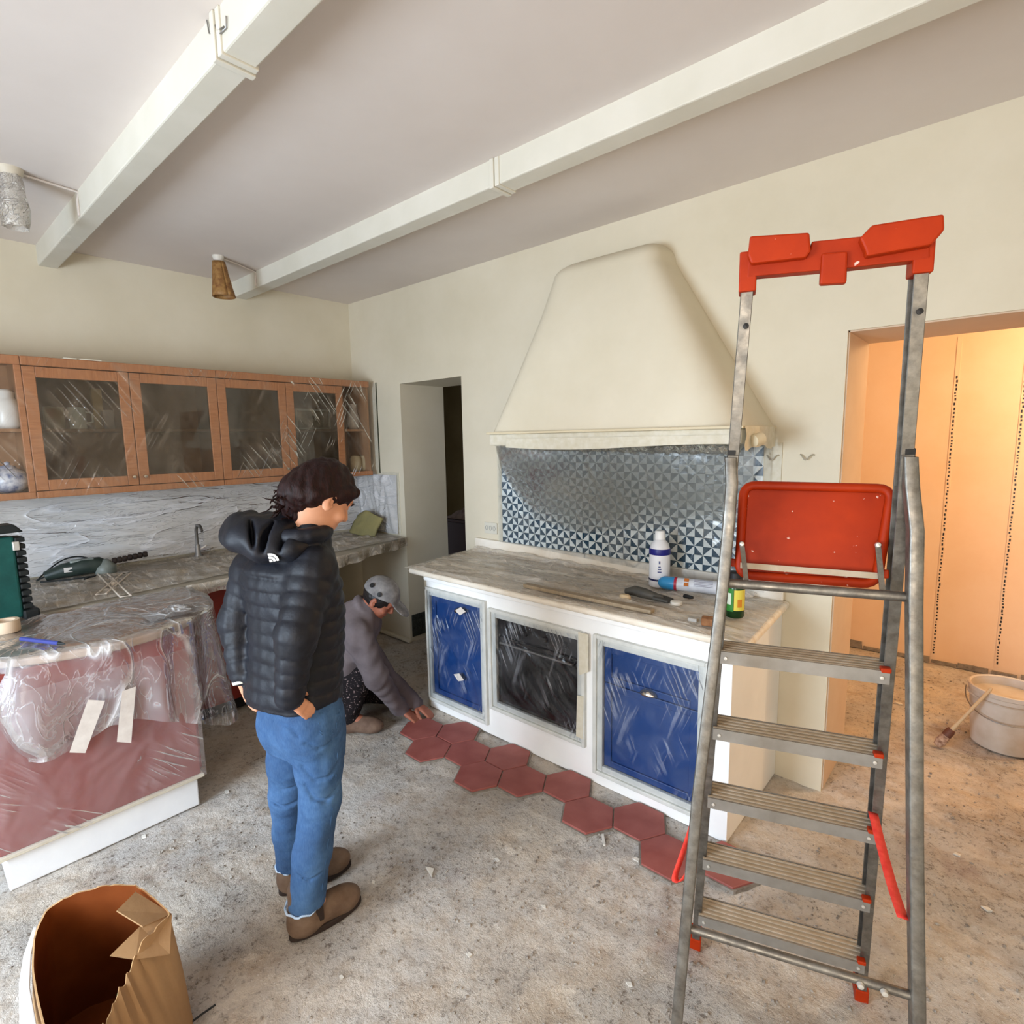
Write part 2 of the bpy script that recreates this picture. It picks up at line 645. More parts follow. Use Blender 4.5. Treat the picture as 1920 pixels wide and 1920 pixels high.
MAT['film_blue'] = film_mat('tight_polythene', (225, 232, 245), haze=0.02, var=0.10, nscale=5, glint_streak=0.5, straight=[((0, -0.45, 0), (0.035, 1, 0.55), 13), ((0, 0.35, 0), (0.03, 1, 0.7), 17)])
MAT['film_dark'] = film_mat('crumpled_polythene', (190, 192, 176), haze=0.4, var=0.6, nscale=20, glint_streak=0.4)
# pattern tile (eight-pointed pinwheel, one per tile, in the tile's own coordinates)
t = NT('pinwheel_tile')
sx = t.N.new('ShaderNodeSeparateXYZ')
t.link(t.co, sx.inputs[0])
u_, v_ = sx.outputs[0], sx.outputs[2]
s_ = t.math('MULTIPLY', t.math('SIGN', u_), t.math('SIGN', v_))
s_ = t.math('MULTIPLY', s_, t.math('SIGN', t.math('SUBTRACT', t.math('ABSOLUTE', u_), t.math('ABSOLUTE', v_))))
s_ = t.math('MULTIPLY_ADD', s_, 0.5)
s_.node.inputs[2].default_value = 0.5
t.col(t.mix(s_, lin(228, 234, 232), lin(26, 62, 84)))
t.set(rough=0.2)
MAT['pin_tile'] = t.m
# ================================================================== the room shell
XW, YW, ZC = -4.374, 2.83, 2.875      # cabinet wall, hood wall, ceiling
XR, YF = 1.40, -2.0                   # right wall, wall behind the camera
YB = 3.29                             # far face of the thick hood wall
Y2 = 5.02                             # far wall of the ochre room

# floor: hacked-up screed, real relief
nx, ny = 320, 390
gx = np.linspace(-5.3, XR + 0.05, nx)
gy = np.linspace(YF - 0.05, Y2 + 0.05, ny)
GX, GY = np.meshgrid(gx, gy, indexing='ij')
GZ = fbm(GX * 3.1, GY * 3.1, 3, 5) * 0.012 + np.abs(fbm(GX * 11, GY * 11, 11, 3)) * -0.014
GZ = np.minimum(GZ - 0.003, 0.001)
b = MB().grid(np.stack([GX, GY, GZ], -1))
obj('floor', b, MAT['floor'], smooth=180, kind='structure', label='rough stripped grey concrete screed floor strewn with grit', origin=(0, 0, 0))
b = MB().box(-5.4, XR + 0.1, YF - 0.1, Y2 + 0.1, -0.14, -0.05)
obj('floor_slab', b, MAT['mortar'], kind='structure')


def fz(x, y):
    i = int(np.clip(np.searchsorted(gx, x), 1, nx - 1))
    j = int(np.clip(np.searchsorted(gy, y), 1, ny - 1))
    return float(GZ[i, j])


b = MB().box(XW - 0.2, XR + 0.2, YF - 0.2, YW + 0.2, ZC, ZC + 0.12)
obj('ceiling', b, MAT['ceiling'], kind='structure', label='pale grey plaster ceiling between the white beams')

# left (cabinet) wall
b = MB().box(XW - 0.2, XW, YF - 0.2, YW + 0.05, -0.05, ZC)
obj('wall_left', b, MAT['plaster'], kind='structure', label='cream wall above the glass-fronted cabinets')
# hood wall with two openings
D1 = (-3.70, -2.985, 2.15)
D2 = (-0.558, 0.62, 2.138)
b = MB()
b.box(XW - 0.2, D1[0], YW, YB, -0.05, ZC)
b.box(D1[0], D1[1], YW, YB, D1[2], ZC)
b.box(D1[1], D2[0], YW, YB, -0.05, ZC)
b.box(D2[0], D2[1], YW, YB, D2[2], ZC)
b.box(D2[1], XR + 0.2, YW, YB, -0.05, ZC)
obj('wall_back', b, MAT['plaster'], kind='structure', label='white plastered wall with the cooker hood and two doorways')
# painted linings of the wide doorway (they take the ochre room's cream paint)
b = MB()
b.box(D2[0], D2[0] + 0.006, YW + 0.012, YB - 0.01, 0, D2[2])
b.box(D2[1] - 0.006, D2[1], YW + 0.012, YB - 0.01, 0, D2[2])
b.box(D2[0], D2[1], YW + 0.012, YB - 0.01, D2[2] - 0.006, D2[2])
obj('trim_1', b, MAT['reveal'], kind='structure')
# right wall and the wall behind the camera with its windows
b = MB().box(XR, XR + 0.2, YF - 0.2, YW + 0.05, -0.05, ZC)
obj('wall_right', b, MAT['plaster'], kind='structure')
wins = [(-3.08, -0.72, 0.25, 2.45), (0.05, 1.2, 0.45, 2.45)]
b = MB()
xs = [XW - 0.2, wins[0][0], wins[0][1], wins[1][0], wins[1][1], XR + 0.2]
for a, c in ((0, 1), (2, 3), (4, 5)):
    b.box(xs[a], xs[c], YF - 0.2, YF, -0.05, ZC)
for w in wins:
    b.box(w[0], w[1], YF - 0.2, YF, -0.05, w[2])
    b.box(w[0], w[1], YF - 0.2, YF, w[3], ZC)
obj('wall_front', b, MAT['plaster'], kind='structure')
for k, w in enumerate(wins):
    b = MB()
    for x in (w[0] + 0.03, (w[0] + w[1]) / 2, w[1] - 0.03):
        b.box(x - 0.03, x + 0.03, YF - 0.12, YF - 0.06, w[2], w[3])
    for z in (w[2] + 0.03, w[3] - 0.03):
        b.box(w[0], w[1], YF - 0.12, YF - 0.06, z - 0.03, z + 0.03)
    obj('window_%d' % (k + 1), b, MAT['paint'], kind='structure')

# ochre room beyond the wide doorway
b = MB().box(-1.7, XR + 0.2, Y2, Y2 + 0.15, -0.05, 2.75)
obj('wall_far', b, MAT['ochre'], kind='structure', label='ochre limewashed wall of the room beyond the wide doorway')
b = MB().box(-1.72, -1.55, YB, Y2, -0.05, 2.75)
obj('wall_far_left', b, MAT['ochre'], kind='structure')
b = MB().box(XR, XR + 0.2, YB, Y2, -0.05, 2.75)
obj('wall_far_right', b, MAT['ochre'], kind='structure')
b = MB().box(-1.72, XR + 0.2, YB, Y2 + 0.15, 2.7, 2.85)
obj('ceiling_far', b, MAT['ceiling'], kind='structure')
# broken skirting line along the foot of the ochre wall
b = MB()
xx = -1.4
while xx < XR - 0.1:
    L = random.uniform(0.06, 0.22)
    hh = random.uniform(0.02, 0.055)
    b.box(xx, xx + L, Y2 - 0.012 - random.uniform(0, 0.012), Y2, 0, hh)
    xx += L + random.uniform(0.0, 0.03)
obj('baseboard_far', b, MAT['mortar'], kind='structure', label='broken mortar line where the far skirting was hacked off')
# shelf standards on the ochre wall: dark slots down a flush rail
for k, (x, z0, z1, lab) in enumerate([(-0.308, 0.05, 2.34, 'slotted rail on ochre wall, nearer the ladder'), (0.047, 0.06, 2.34, 'slotted rail on ochre wall above the white bucket')]):
    th_ = thing('shelf_rail', lab, 'shelf rail', (x, Y2 - 0.004, z0), group='slotted shelf rails on the ochre wall')
    b = MB().box(x - 0.013, x + 0.013, Y2 - 0.004, Y2 + 0.003, z0, z1)
    obj('rail', b, MAT['ochre'], th_)
    b = MB()
    z = z0 + 0.02
    while z < z1 - 0.25 + 0.1 * k:
        h_ = random.uniform(0.008, 0.02)
        xo = random.uniform(-0.003, 0.003)
        b.box(x + xo - 0.0045, x + xo + 0.0045, Y2 - 0.0055, Y2 - 0.001, z, z + h_)
        z += h_ + random.uniform(0.008, 0.016)
    obj('slots', b, MAT['oven_dark'], th_, kind='stuff')

# dark passage beyond the narrow doorway
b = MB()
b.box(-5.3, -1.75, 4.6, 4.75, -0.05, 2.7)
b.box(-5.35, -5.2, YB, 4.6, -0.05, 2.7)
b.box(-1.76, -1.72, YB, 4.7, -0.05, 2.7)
obj('wall_passage', b, MAT['dark_room'], kind='structure', label='brown wall, painted darker for the unlit passage beyond the narrow doorway')
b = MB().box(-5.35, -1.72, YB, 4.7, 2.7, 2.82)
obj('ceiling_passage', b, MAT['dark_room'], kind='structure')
# dark tile skirting inside the narrow doorway
bb = thing('baseboard_doorway', 'dark speckled tile skirting inside the narrow doorway', None, (D1[0], 2.95, 0), kind='structure')
dark_tile = simple('dark_speckled_tile', (30, 32, 28), 0.5, c2=(70, 72, 66), nscale=70)
for y0 in (2.85, 2.955, 3.06, 3.165):
    b = MB().box(D1[0], D1[0] + 0.012, y0, y0 + 0.1, 0.035, 0.225)
    obj('tile', b, dark_tile, bb, bevel=0.002)
b = MB().box(D1[0] - 0.55, D1[0] + 0.03, 2.79, 2.83, 0.0, 0.03)
obj('trim_2', b, MAT['plaster'], kind='structure', bevel=0.008)

# beams
for k, (y0, y1, dp, sx, lab) in enumerate([(0.742, 0.835, 0.115, 440, 'white boxed ceiling beam nearer the left edge'), (1.858, 1.957, 0.108, 925, 'white boxed ceiling beam nearer the cooker hood')]):
    tr_ = thing('ceiling_beam', lab, 'beam', (XW + 0.01, (y0 + y1) / 2, ZC - dp), group='boxed ceiling beams', kind='structure')
    b = MB().box(XW - 0.05, XR + 0.05, y0, y1, ZC - dp, ZC + 0.02)
    obj('beam_body', b, MAT['paint'], tr_, bevel=0.006)
    px = Zp(440, 125, ZC - dp)[0] if k == 0 else Zp(925, 350, ZC - dp)[0]
    b = MB()
    for xo, g in ((0.0, 0.010), (0.028, 0.006)):
        b.box(px + xo - 0.012, px + xo + 0.012, y0 - g, y1 + g, ZC - dp - g, ZC)
    obj('strap', b, MAT['paint'], tr_, bevel=0.003)
    if k == 0:
        for (p0, p1, p2) in (((388, 38), (392, 62), (402, 66)), ((400, 40), (408, 58), (420, 50)), ((424, 30), (424, 52), (412, 64))):
            b = MB().tube([Yp(p[0], p[1], y0 - 0.004) for p in (p0, p1, p2)], 0.0022, 6)
            obj('wire_end', b, MAT['steel'], tr_, smooth=60)

# ceiling lamps
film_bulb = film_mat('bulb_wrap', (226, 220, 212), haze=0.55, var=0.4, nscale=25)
lp = Zp(17, 316, ZC)
L1 = thing('ceiling_lamp', 'bare ceiling bulb wrapped in crumpled clear film at left edge', 'lamp', (lp[0], lp[1], ZC - 0.24))
b = MB().lathe([(0.0, 0), (0.03, 0.004), (0.045, 0.03), (0.046, 0.06), (0.03, 0.10), (0.02, 0.13)], (lp[0], lp[1], ZC - 0.225), 20)
obj('bulb', b, simple('frosted_bulb', (226, 220, 206), 0.3), L1, smooth=60)
b = MB().lathe([(0.022, 0), (0.024, 0.05), (0.045, 0.075), (0.05, 0.095)], (lp[0], lp[1], ZC - 0.095), 20)
obj('lamp_holder', b, simple('cream_holder', (206, 196, 178), 0.5), L1, smooth=50)
P = []
for k in range(9):
    h = -0.24 + 0.22 * k / 8
    row = []
    for a in range(28):
        an = 2 * math.pi * a / 27
        r_ = 0.055 - 0.018 * abs(k - 3) / 5 + 0.014 * float(vnoise(a % 27 * 0.9, k * 1.3, 5))
        row.append((lp[0] + r_ * math.cos(an), lp[1] + r_ * math.sin(an), ZC + h))
    P.append(row)
obj('film_wrap', MB().grid(np.array(P)), film_bulb, L1, smooth=50)
b = MB().tube([(lp[0], lp[1], ZC - 0.008), (lp[0] - 0.03, lp[1] + 0.12, ZC - 0.006), (lp[0] - 0.05, 0.742, ZC - 0.006), (lp[0] - 0.05, 0.738, ZC - 0.05), (lp[0] - 0.05, 0.738, ZC - 0.112)], 0.006, 8)
obj('cable', b, MAT['ceiling'], L1, smooth=60)

lp = Zp(409, 480, ZC)
L2 = thing('ceiling_lamp', 'ceiling lamp wrapped in brown paper beside the hood-side beam', 'lamp', (lp[0], lp[1], ZC - 0.25))
t = NT('brown_wrapping_paper')
f = t.noise(30, 5, 0.6)
t.col(t.ramp(f, [(0.3, lin(110, 66, 28)), (0.7, lin(168, 128, 72))]))
t.set(rough=0.6)
t.bump(f, 0.4, 0.006)
P = []
for k in range(10):
    s = k / 9
    row = []
    for a in range(25):
        an = 2 * math.pi * a / 24
        r_ = (0.066 - 0.03 * s) * (1 + 0.10 * float(vnoise(a % 24 * 0.8, k * 0.7, 8)))
        row.append((lp[0] + 0.012 * (1 - s) + r_ * math.cos(an), lp[1] + 0.012 * (1 - s) + r_ * math.sin(an), ZC - 0.25 + 0.215 * s))
    P.append(row)
obj('paper_shade', MB().grid(np.array(P)), t.m, L2, smooth=35, solid=0.002)
b = MB().lathe([(0.02, 0), (0.024, 0.03), (0.034, 0.05), (0.034, 0.06)], (lp[0], lp[1], ZC - 0.06), 16)
obj('lamp_holder', b, simple('white_holder', (220, 214, 204), 0.5), L2, smooth=50)
b = MB().lathe([(0.0, 0), (0.03, 0.01), (0.036, 0.04), (0.02, 0.09)], (lp[0], lp[1], ZC - 0.16), 14)
obj('bulb', b, simple('clear_bulb', (210, 190, 150), 0.2), L2, smooth=60)
b = MB().tube([(lp[0], lp[1], ZC - 0.006), (lp[0] - 0.06, lp[1] + 0.14, ZC - 0.006), (lp[0] - 0.15, 1.857, ZC - 0.006), (lp[0] - 0.15, 1.854, ZC - 0.05), (lp[0] - 0.15, 1.854, ZC - 0.10)], 0.006, 8)
obj('cable', b, MAT['ceiling'], L2, smooth=60)


# ------------------------------------------------------------------ sheets of film
def creases(S, T, n, amp, w, seed, ang=None, spread=3.14):
    r = np.random.default_rng(seed)
    H = np.zeros_like(S)
    s0, s1, t0, t1 = S.min(), S.max(), T.min(), T.max()
    for k in range(n):
        a = r.uniform(0, math.pi) if ang is None else ang + r.uniform(-spread, spread) / 2
        cx, cy = r.uniform(s0, s1), r.uniform(t0, t1)
        d = (S - cx) * math.sin(a) - (T - cy) * math.cos(a)
        l = (S - cx) * math.cos(a) + (T - cy) * math.sin(a)
        Lh = r.uniform(0.15, 0.6) * max(s1 - s0, t1 - t0)
        ww = w * r.uniform(0.6, 1.6)
        H += amp * r.uniform(0.3, 1.0) * np.exp(-np.abs(d) / ww) * np.exp(-(l / Lh) ** 2) * r.choice([1, 1, -0.6])
    return H


def sheet(p00, p10, p11, p01, nu, nv, normal, seed, n=14, amp=0.006, w=0.01, low=0.004, ang=None, spread=3.14, edge=True):
    """a sheet of film stretched over four corners, with creases along its normal"""
    p00, p10, p11, p01, normal = (np.asarray(q, float) for q in (p00, p10, p11, p01, normal))
    normal = normal / np.linalg.norm(normal)
    u = np.linspace(0, 1, nu)[:, None]
    v = np.linspace(0, 1, nv)[None, :]
    P = ((1 - u) * (1 - v))[..., None] * p00 + (u * (1 - v))[..., None] * p10 + (u * v)[..., None] * p11 + ((1 - u) * v)[..., None] * p01
    S = u * np.linalg.norm(p10 - p00) + 0 * v
    T = v * np.linalg.norm(p01 - p00) + 0 * u
    H = creases(S, T, n, amp, w, seed, ang, spread) + low * (fbm(S * 5, T * 5, seed, 3) + 0.4)
    if edge:
        H = H * np.minimum(1, 12 * np.minimum(np.minimum(u, 1 - u), np.minimum(v, 1 - v)) + 0.25)
    return P + H[..., None] * normal
# ================================================================== cooker hood
H = thing('cooker_hood', 'tapered white plaster cooker hood rising to the ceiling', 'hood', (-1.56, YW, 1.655))
XHR = -0.855
rows = []
nz, ns = 34, 40


def hood_section(xl, xr, yf, rad, flare):
    """outline from the wall on the left round the front to the wall on the right"""
    pts = []
    rad = min(rad, 0.35 * (xr - xl), 0.45 * (YW + 0.01 - yf + 0.02))
    a = np.array([xl - flare, YW + 0.01])
    c1 = np.array([xl, yf])
    c2 = np.array([xr, yf])
    e = np.array([xr + flare, YW + 0.01])

    def corner(p, q, s, rad=rad, n=9):
        d1 = (p - q) / np.linalg.norm(p - q)
        d2 = (s - q) / np.linalg.norm(s - q)
        A, B = q + d1 * rad, q + d2 * rad
        return [(1 - t_) ** 2 * A + 2 * t_ * (1 - t_) * q + t_ ** 2 * B for t_ in np.linspace(0, 1, n)]
    pts += [a + (c1 - a) * t_ for t_ in (0, 0.4)]
    pts += corner(a, c1, c2)
    ll = np.linalg.norm(c2 - c1)
    r2 = min(rad * 3.0, 0.26, 0.45 * np.linalg.norm(e - c2), 0.4 * ll)
    pts += [c1 + (c2 - c1) * t_ for t_ in np.linspace(rad / ll + 0.03, 1 - r2 / ll - 0.03, 9)]
    pts += corner(c1, c2, e, r2)
    pts += [c2 + (e - c2) * t_ for t_ in (0.6, 1.0)]
    return np.array(pts)


P = []
for k in range(nz):
    s = k / (nz - 1)
    z = 1.72 + 0.86 * s
    xl = -2.325 + (2.325 - 2.03) * s ** 0.95
    xr = XHR - 0.52 * s
    yf = 2.415 + 0.20 * s
    rad = 0.06 + 0.09 * s
    P.append(np.c_[hood_section(xl, xr, yf, rad, 0.02), np.full(len(hood_section(xl, xr, yf, rad, 0.02)), z)])
for k in range(1, 9):
    an = k / 8 * math.pi / 2
    s = 1 + 0.08 * math.sin(an)
    g = 1 - math.cos(an)
    xl = -2.03 + 0.20 * g
    xr = XHR - 0.52 - 0.10 * g
    yf = 2.615 + (YW - 2.615) * g * 0.985
    sec = hood_section(xl, xr, yf, max(0.012, 0.15 * (1 - g)), 0.02 * (1 - g))
    P.append(np.c_[sec, np.full(len(sec), 2.58 + 0.11 * math.sin(an))])
obj('hood_body', MB().grid(np.array(P), flip=True), MAT['plaster'], H, smooth=60)
# mantel shelf round its foot
b = MB()
b.prism([(-2.33, YW), (-2.30, 2.395), (XHR + 0.012, 2.395), (XHR + 0.012, YW)], 1.662, 1.726)
obj('mantel_shelf', b, MAT['tape'], H, bevel=0.006)
b = MB()
b.prism([(-2.345, YW), (-2.315, 2.382), (XHR + 0.022, 2.382), (XHR + 0.022, YW)], 1.726, 1.738)
obj('mantel_edge', b, MAT['tape_edge'], H, bevel=0.003)
# masking tape strip hanging from the shelf front
P = []
for k in range(30):
    s = k / 29
    x = -2.16 + s * (XHR - 0.02 + 2.16)
    row = []
    for q in range(5):
        v = q / 4
        row.append((x, 2.388 - 0.004 * v + 0.006 * float(vnoise(s * 14, v * 2, 4)), 1.70 - v * (0.05 + 0.012 * math.sin(s * 5))))
    P.append(row)
obj('shelf_tape', MB().grid(np.array(P)), MAT['tape'], H, smooth=60)
# ragged tape ends and rolled corner at the right-hand end
P = []
for k in range(14):
    s = k / 13
    row = []
    for q in range(6):
        v = q / 5
        row.append((XHR + 0.03 + 0.012 * float(vnoise(k * 0.9, q * 0.9, 9)), 2.40 + s * 0.40, 1.735 - v * (0.09 + 0.03 * float(vnoise(k * 0.8, 3, 2)))))
    P.append(row)
obj('ragged_tape_end', MB().grid(np.array(P)), MAT['tape'], H, smooth=40)
b = MB().lathe([(0.012, 0), (0.026, 0.004), (0.028, 0.05), (0.012, 0.055)], (XHR + 0.035, 2.47, 1.672), 16, axis=(0.4, 0.9, 0.2))
obj('rolled_tape', b, MAT['tape_edge'], H, smooth=40)

# ================================================================== splashback tiles
SP = thing('tile_splashback', 'blue and white pinwheel tile splashback under the hood', 'splashback', (-1.77, YW, 0.975))
TS = 0.0955
proto = None
tb = MB().box(-TS / 2 + 0.0008, TS / 2 - 0.0008, -0.009, -0.001, -TS / 2 + 0.0008, TS / 2 - 0.0008)
for j in range(7):
    for i in range(18):
        c = np.array([-2.60 + TS / 2 + i * TS, YW, 0.975 + TS / 2 + j * TS])
        if proto is None:
            b = MB()
            b.v = [tuple(np.array(q) + c) for q in tb.v]
            b.f = tb.f
            proto = obj('tile', b, MAT['pin_tile'], SP, origin=c)
        else:
            copy_obj(proto, c, SP)
# border tape round the splashback
for xa, xb, za in ((-2.645, -2.603, 0.975), (-0.885, -0.80, 0.93)):
    obj('edge_tape', MB().box(xa, xb, YW - 0.006, YW, za, 1.66), MAT['tape'], SP)
# film hanging in front of it
Pf = sheet((-2.615, YW - 0.02, 1.655), (-0.845, YW - 0.02, 1.655), (-0.845, YW - 0.03, 0.93), (-2.615, YW - 0.03, 0.99), 90, 60, (0, -1, 0), 21, 26, 0.012, 0.012, 0.012)
uu = np.linspace(0, 1, 90)[:, None]
vv = np.linspace(0, 1, 60)[None, :]
Pf[..., 1] -= 0.14 * np.exp(-((vv - 0.05) / 0.38) ** 2) * np.sin(np.pi * np.clip(uu, 0.0, 1)) ** 0.7
obj('plastic_sheet', MB().grid(Pf, flip=True), MAT['film_splash'], smooth=180, label='hazy clear film hung over the blue and white tiles', cat='plastic sheet')
# film layers added to build up the haze, ending along an uneven line
for k in range(3):
    nu_, nv_ = 90, 40
    P2 = np.zeros((nu_, nv_, 3))
    for i in range(nu_):
        x = -2.60 + 1.70 * i / (nu_ - 1)
        zb = np.interp(x, [-2.6, -2.45, -2.25, -1.95, -1.6, -1.3, -1.0, -0.9], [1.60, 1.36, 1.16, 1.10, 1.16, 1.22, 1.26, 1.26]) + 0.05 * k + 0.05 * float(vnoise(x * 6, k * 3, 6 + k))
        for j in range(nv_):
            z = 1.652 + (zb - 1.652) * j / (nv_ - 1)
            v = (1.655 - z) / 0.7
            bulge = 0.14 * math.exp(-((v - 0.05) / 0.38) ** 2) * max(0.0, math.sin(math.pi * min(1, max(0, (x + 2.615) / 1.77)))) ** 0.7
            P2[i, j] = (x, YW - 0.03 - bulge - 0.012 * (k + 1) - 0.008 * float(vnoise(x * 9, z * 9, k)), z)
    obj('plastic_sheet', MB().grid(P2), MAT['film_splash2'], smooth=180, label=('innermost', 'middle', 'outermost')[k] + ' of three added grey haze films hanging before the tiles', cat='plastic sheet', group='added haze films before the tiles')
# bunched film tucked up under the mantel shelf
P = []
for k in range(120):
    s = k / 119
    row = []
    for q in range(7):
        v = q / 6
        row.append((-2.06 + s * (XHR + 2.02), 2.43 + 0.16 * v + 0.03 * float(vnoise(k * 0.8, q, 12)), 1.662 - 0.035 * math.sin(v * math.pi) * (0.5 + s * 0.6) - 0.022 * (0.5 + float(vnoise(k * 0.7, q * 1.2, 6)))))
    P.append(row)
obj('plastic_roll', MB().grid(np.array(P)), MAT['film_dark'], smooth=30, label='crumpled film bunched up under the hood shelf', cat='plastic sheet')

# ================================================================== masonry counter
YC = 2.18
CT = thing('masonry_counter', 'white rendered kitchen counter base below the cooker hood', 'counter', (-1.67, 2.5, 0))


def rect_on(pxs, Y):
    q = [Yp(a, c, Y) for a, c in pxs]
    return (min(q[0][0], q[3][0]) / 2 + max(q[0][0], q[3][0]) / 2, (q[1][0] + q[2][0]) / 2, (q[2][2] + q[3][2]) / 2, (q[0][2] + q[1][2]) / 2)


# openings: x0, x1, z0, z1 (left door, oven, right door)
OPEN = [rect_on([(807, 1114), (903, 1141), (905, 1333), (814, 1302)], YC), rect_on([(931, 1156), (1088, 1202), (1081, 1370), (934, 1320)], YC), rect_on([(1133, 1207), (1312, 1262), (1305, 1507), (1130, 1437)], YC)]
BX0, BX1 = OPEN[0][0] - 0.034, -0.767
b = MB()
ZT = 0.865
edges = [BX0] + [q for o_ in OPEN for q in (o_[0] - 0.02, o_[1] + 0.02)] + [BX1]
for a in range(0, 8, 2):
    b.box(edges[a], edges[a + 1], YC, YW - 0.002, 0, ZT)
for o_ in OPEN:
    b.box(o_[0] - 0.02, o_[1] + 0.02, YC, YW - 0.002, 0, o_[2] - 0.02)
    b.box(o_[0] - 0.02, o_[1] + 0.02, YC, YW - 0.002, o_[3] + 0.02, ZT)
    b.box(o_[0] - 0.02, o_[1] + 0.02, YC + 0.55, YW - 0.002, o_[2] - 0.02, o_[3] + 0.02)
obj('rendered_body', b, MAT['whitewash'], CT)
# rounded corner post at the left-hand end
b = MB().prism([(BX0, YC), (BX0 - 0.03, YC + 0.005), (BX0 - 0.055, YC + 0.025), (BX0 - 0.07, YC + 0.07), (BX0 - 0.07, YW - 0.002), (BX0, YW - 0.002)], 0, ZT)
obj('corner_post', b, MAT['plaster'], CT, smooth=40)
# mouldings round each opening
for k, o_ in enumerate(OPEN):
    x0, x1, z0, z1 = o_
    for (g0, g1, yy, mm) in ((0.0, 0.03, 0.012, 'frame'), (0.03, 0.05, 0.022, 'frame')):
        b = MB()
        gl_ = (g0 * 0.6, g1 * 0.6) if k == 0 else (g0, g1)
        b.box(x0 - gl_[1], x0 - gl_[0], YC - yy, YC + 0.01, z0 - g1, z1 + g1)
        b.box(x1 + g0, x1 + g1, YC - yy, YC + 0.01, z0 - g1, z1 + g1)
        b.box(x0 - g0, x1 + g0, YC - yy, YC + 0.01, z1 + g0, z1 + g1)
        b.box(x0 - g0, x1 + g0, YC - yy, YC + 0.01, z0 - g1, z0 - g0)
        obj('opening_frame', b, MAT[mm], CT, bevel=0.004)


def panel_door(o_, parent, drawers):
    x0, x1, z0, z1 = o_
    splits = [z0, z1] if not drawers else [z0, z0 + (z1 - z0) * 0.70, z1]
    out = []
    for a in range(len(splits) - 1):
        za, zb = splits[a] + 0.002, splits[a + 1] - 0.002
        b = MB()
        b.box(x0 + 0.002, x1 - 0.002, YC + 0.014, YC + 0.034, za, zb)
        st = 0.04
        b.box(x0 + 0.002, x0 + st, YC + 0.004, YC + 0.016, za, zb)
        b.box(x1 - st, x1 - 0.002, YC + 0.004, YC + 0.016, za, zb)
        b.box(x0 + st, x1 - st, YC + 0.004, YC + 0.016, zb - st * 0.8, zb)
        b.box(x0 + st, x1 - st, YC + 0.004, YC + 0.016, za, za + st * 0.8)
        d = obj('cabinet_door' if a == 0 else 'drawer_front', b, MAT['blue'], parent, bevel=0.003)
        out.append(d)
    return out


d_left = panel_door(OPEN[0], CT, False)
d_right = panel_door(OPEN[2], CT, True)


def cup_pull(c, parent):
    c = np.asarray(c, float)
    P = []
    for i in range(9):
        a = math.pi * i / 8
        row = []
        for j in range(6):
            e = math.pi / 2 * j / 5
            row.append(c + np.array([0.042 * math.cos(a), -0.026 * math.sin(e) * math.sin(a) - 0.001, 0.026 * math.sin(a) * math.cos(e)]))
        P.append(row)
    obj('cup_handle', MB().grid(np.array(P)), MAT['chrome'], parent, smooth=60, solid=0.003, label='shiny nickel cup handle')


hp = Yp(1216, 1303, YC)
cup_pull((hp[0], YC + 0.003, hp[2]), d_right[0])
hp = Yp(862, 1150, YC)
cup_pull((hp[0], YC + 0.003, OPEN[0][3] - 0.06), d_left[0])
hp = Yp(862, 1268, YC)

# oven
x0, x1, z0, z1 = OPEN[1]
OV = thing('built_in_oven', 'black built-in oven under clear film in the white counter', 'oven', ((x0 + x1) / 2, YC + 0.2, z0))
obj('oven_box', MB().box(x0 + 0.004, x1 - 0.004, YC + 0.03, YC + 0.5, z0 + 0.004, z1 - 0.004), MAT['oven_dark'], OV)
hh = z1 - z0
obj('control_panel', MB().box(x0 + 0.004, x1 - 0.004, YC + 0.008, YC + 0.03, z1 - hh * 0.2, z1 - 0.004), MAT['oven_dark'], OV, bevel=0.003)
obj('oven_door', MB().box(x0 + 0.004, x1 - 0.004, YC + 0.008, YC + 0.03, z0 + 0.01, z1 - hh * 0.22), MAT['oven'], OV, bevel=0.004)
b = MB().tube([(x0 + 0.03, YC - 0.004, z1 - hh * 0.28), (x1 - 0.03, YC - 0.004, z1 - hh * 0.28)], 0.008, 12)
for x in (x0 + 0.05, x1 - 0.05):
    b.tube([(x, YC - 0.004, z1 - hh * 0.28), (x, YC + 0.012, z1 - hh * 0.28)], 0.005, 8)
obj('oven_handle', b, MAT['steel'], OV, smooth=50)
for q in range(4):
    b = MB().lathe([(0.015, 0), (0.015, 0.012), (0.012, 0.016), (0, 0.016)], (x0 + 0.08 + q * (x1 - x0 - 0.16) / 3, YC + 0.008, z1 - hh * 0.1), 14, axis=(0, -1, 0))
    obj('control_knob', b, MAT['oven_dark'], OV, smooth=40)

# film taped over the three openings
labs = ['clear film taped over the left blue door, with tape scraps on it', 'clear film stretched over the black oven', 'clear film stretched over the right blue door with cup handle']
for k, o_ in enumerate(OPEN):
    x0, x1, z0, z1 = o_
    g = 0.022
    P = sheet((x0 - g, YC - 0.0145, z1 + g), (x1 + g, YC - 0.0145, z1 + g), (x1 + g, YC - 0.0145, z0 - g), (x0 - g, YC - 0.0145, z0 - g), 64, 72, (0, -1, 0), 40 + k, 26, 0.009, 0.006, 0.004, ang=(1.15, 0.62, 1.95)[k], spread=0.9)
    obj('plastic_sheet', MB().grid(P, flip=True), MAT['film_blue'], smooth=180, label=labs[k], cat='plastic sheet')
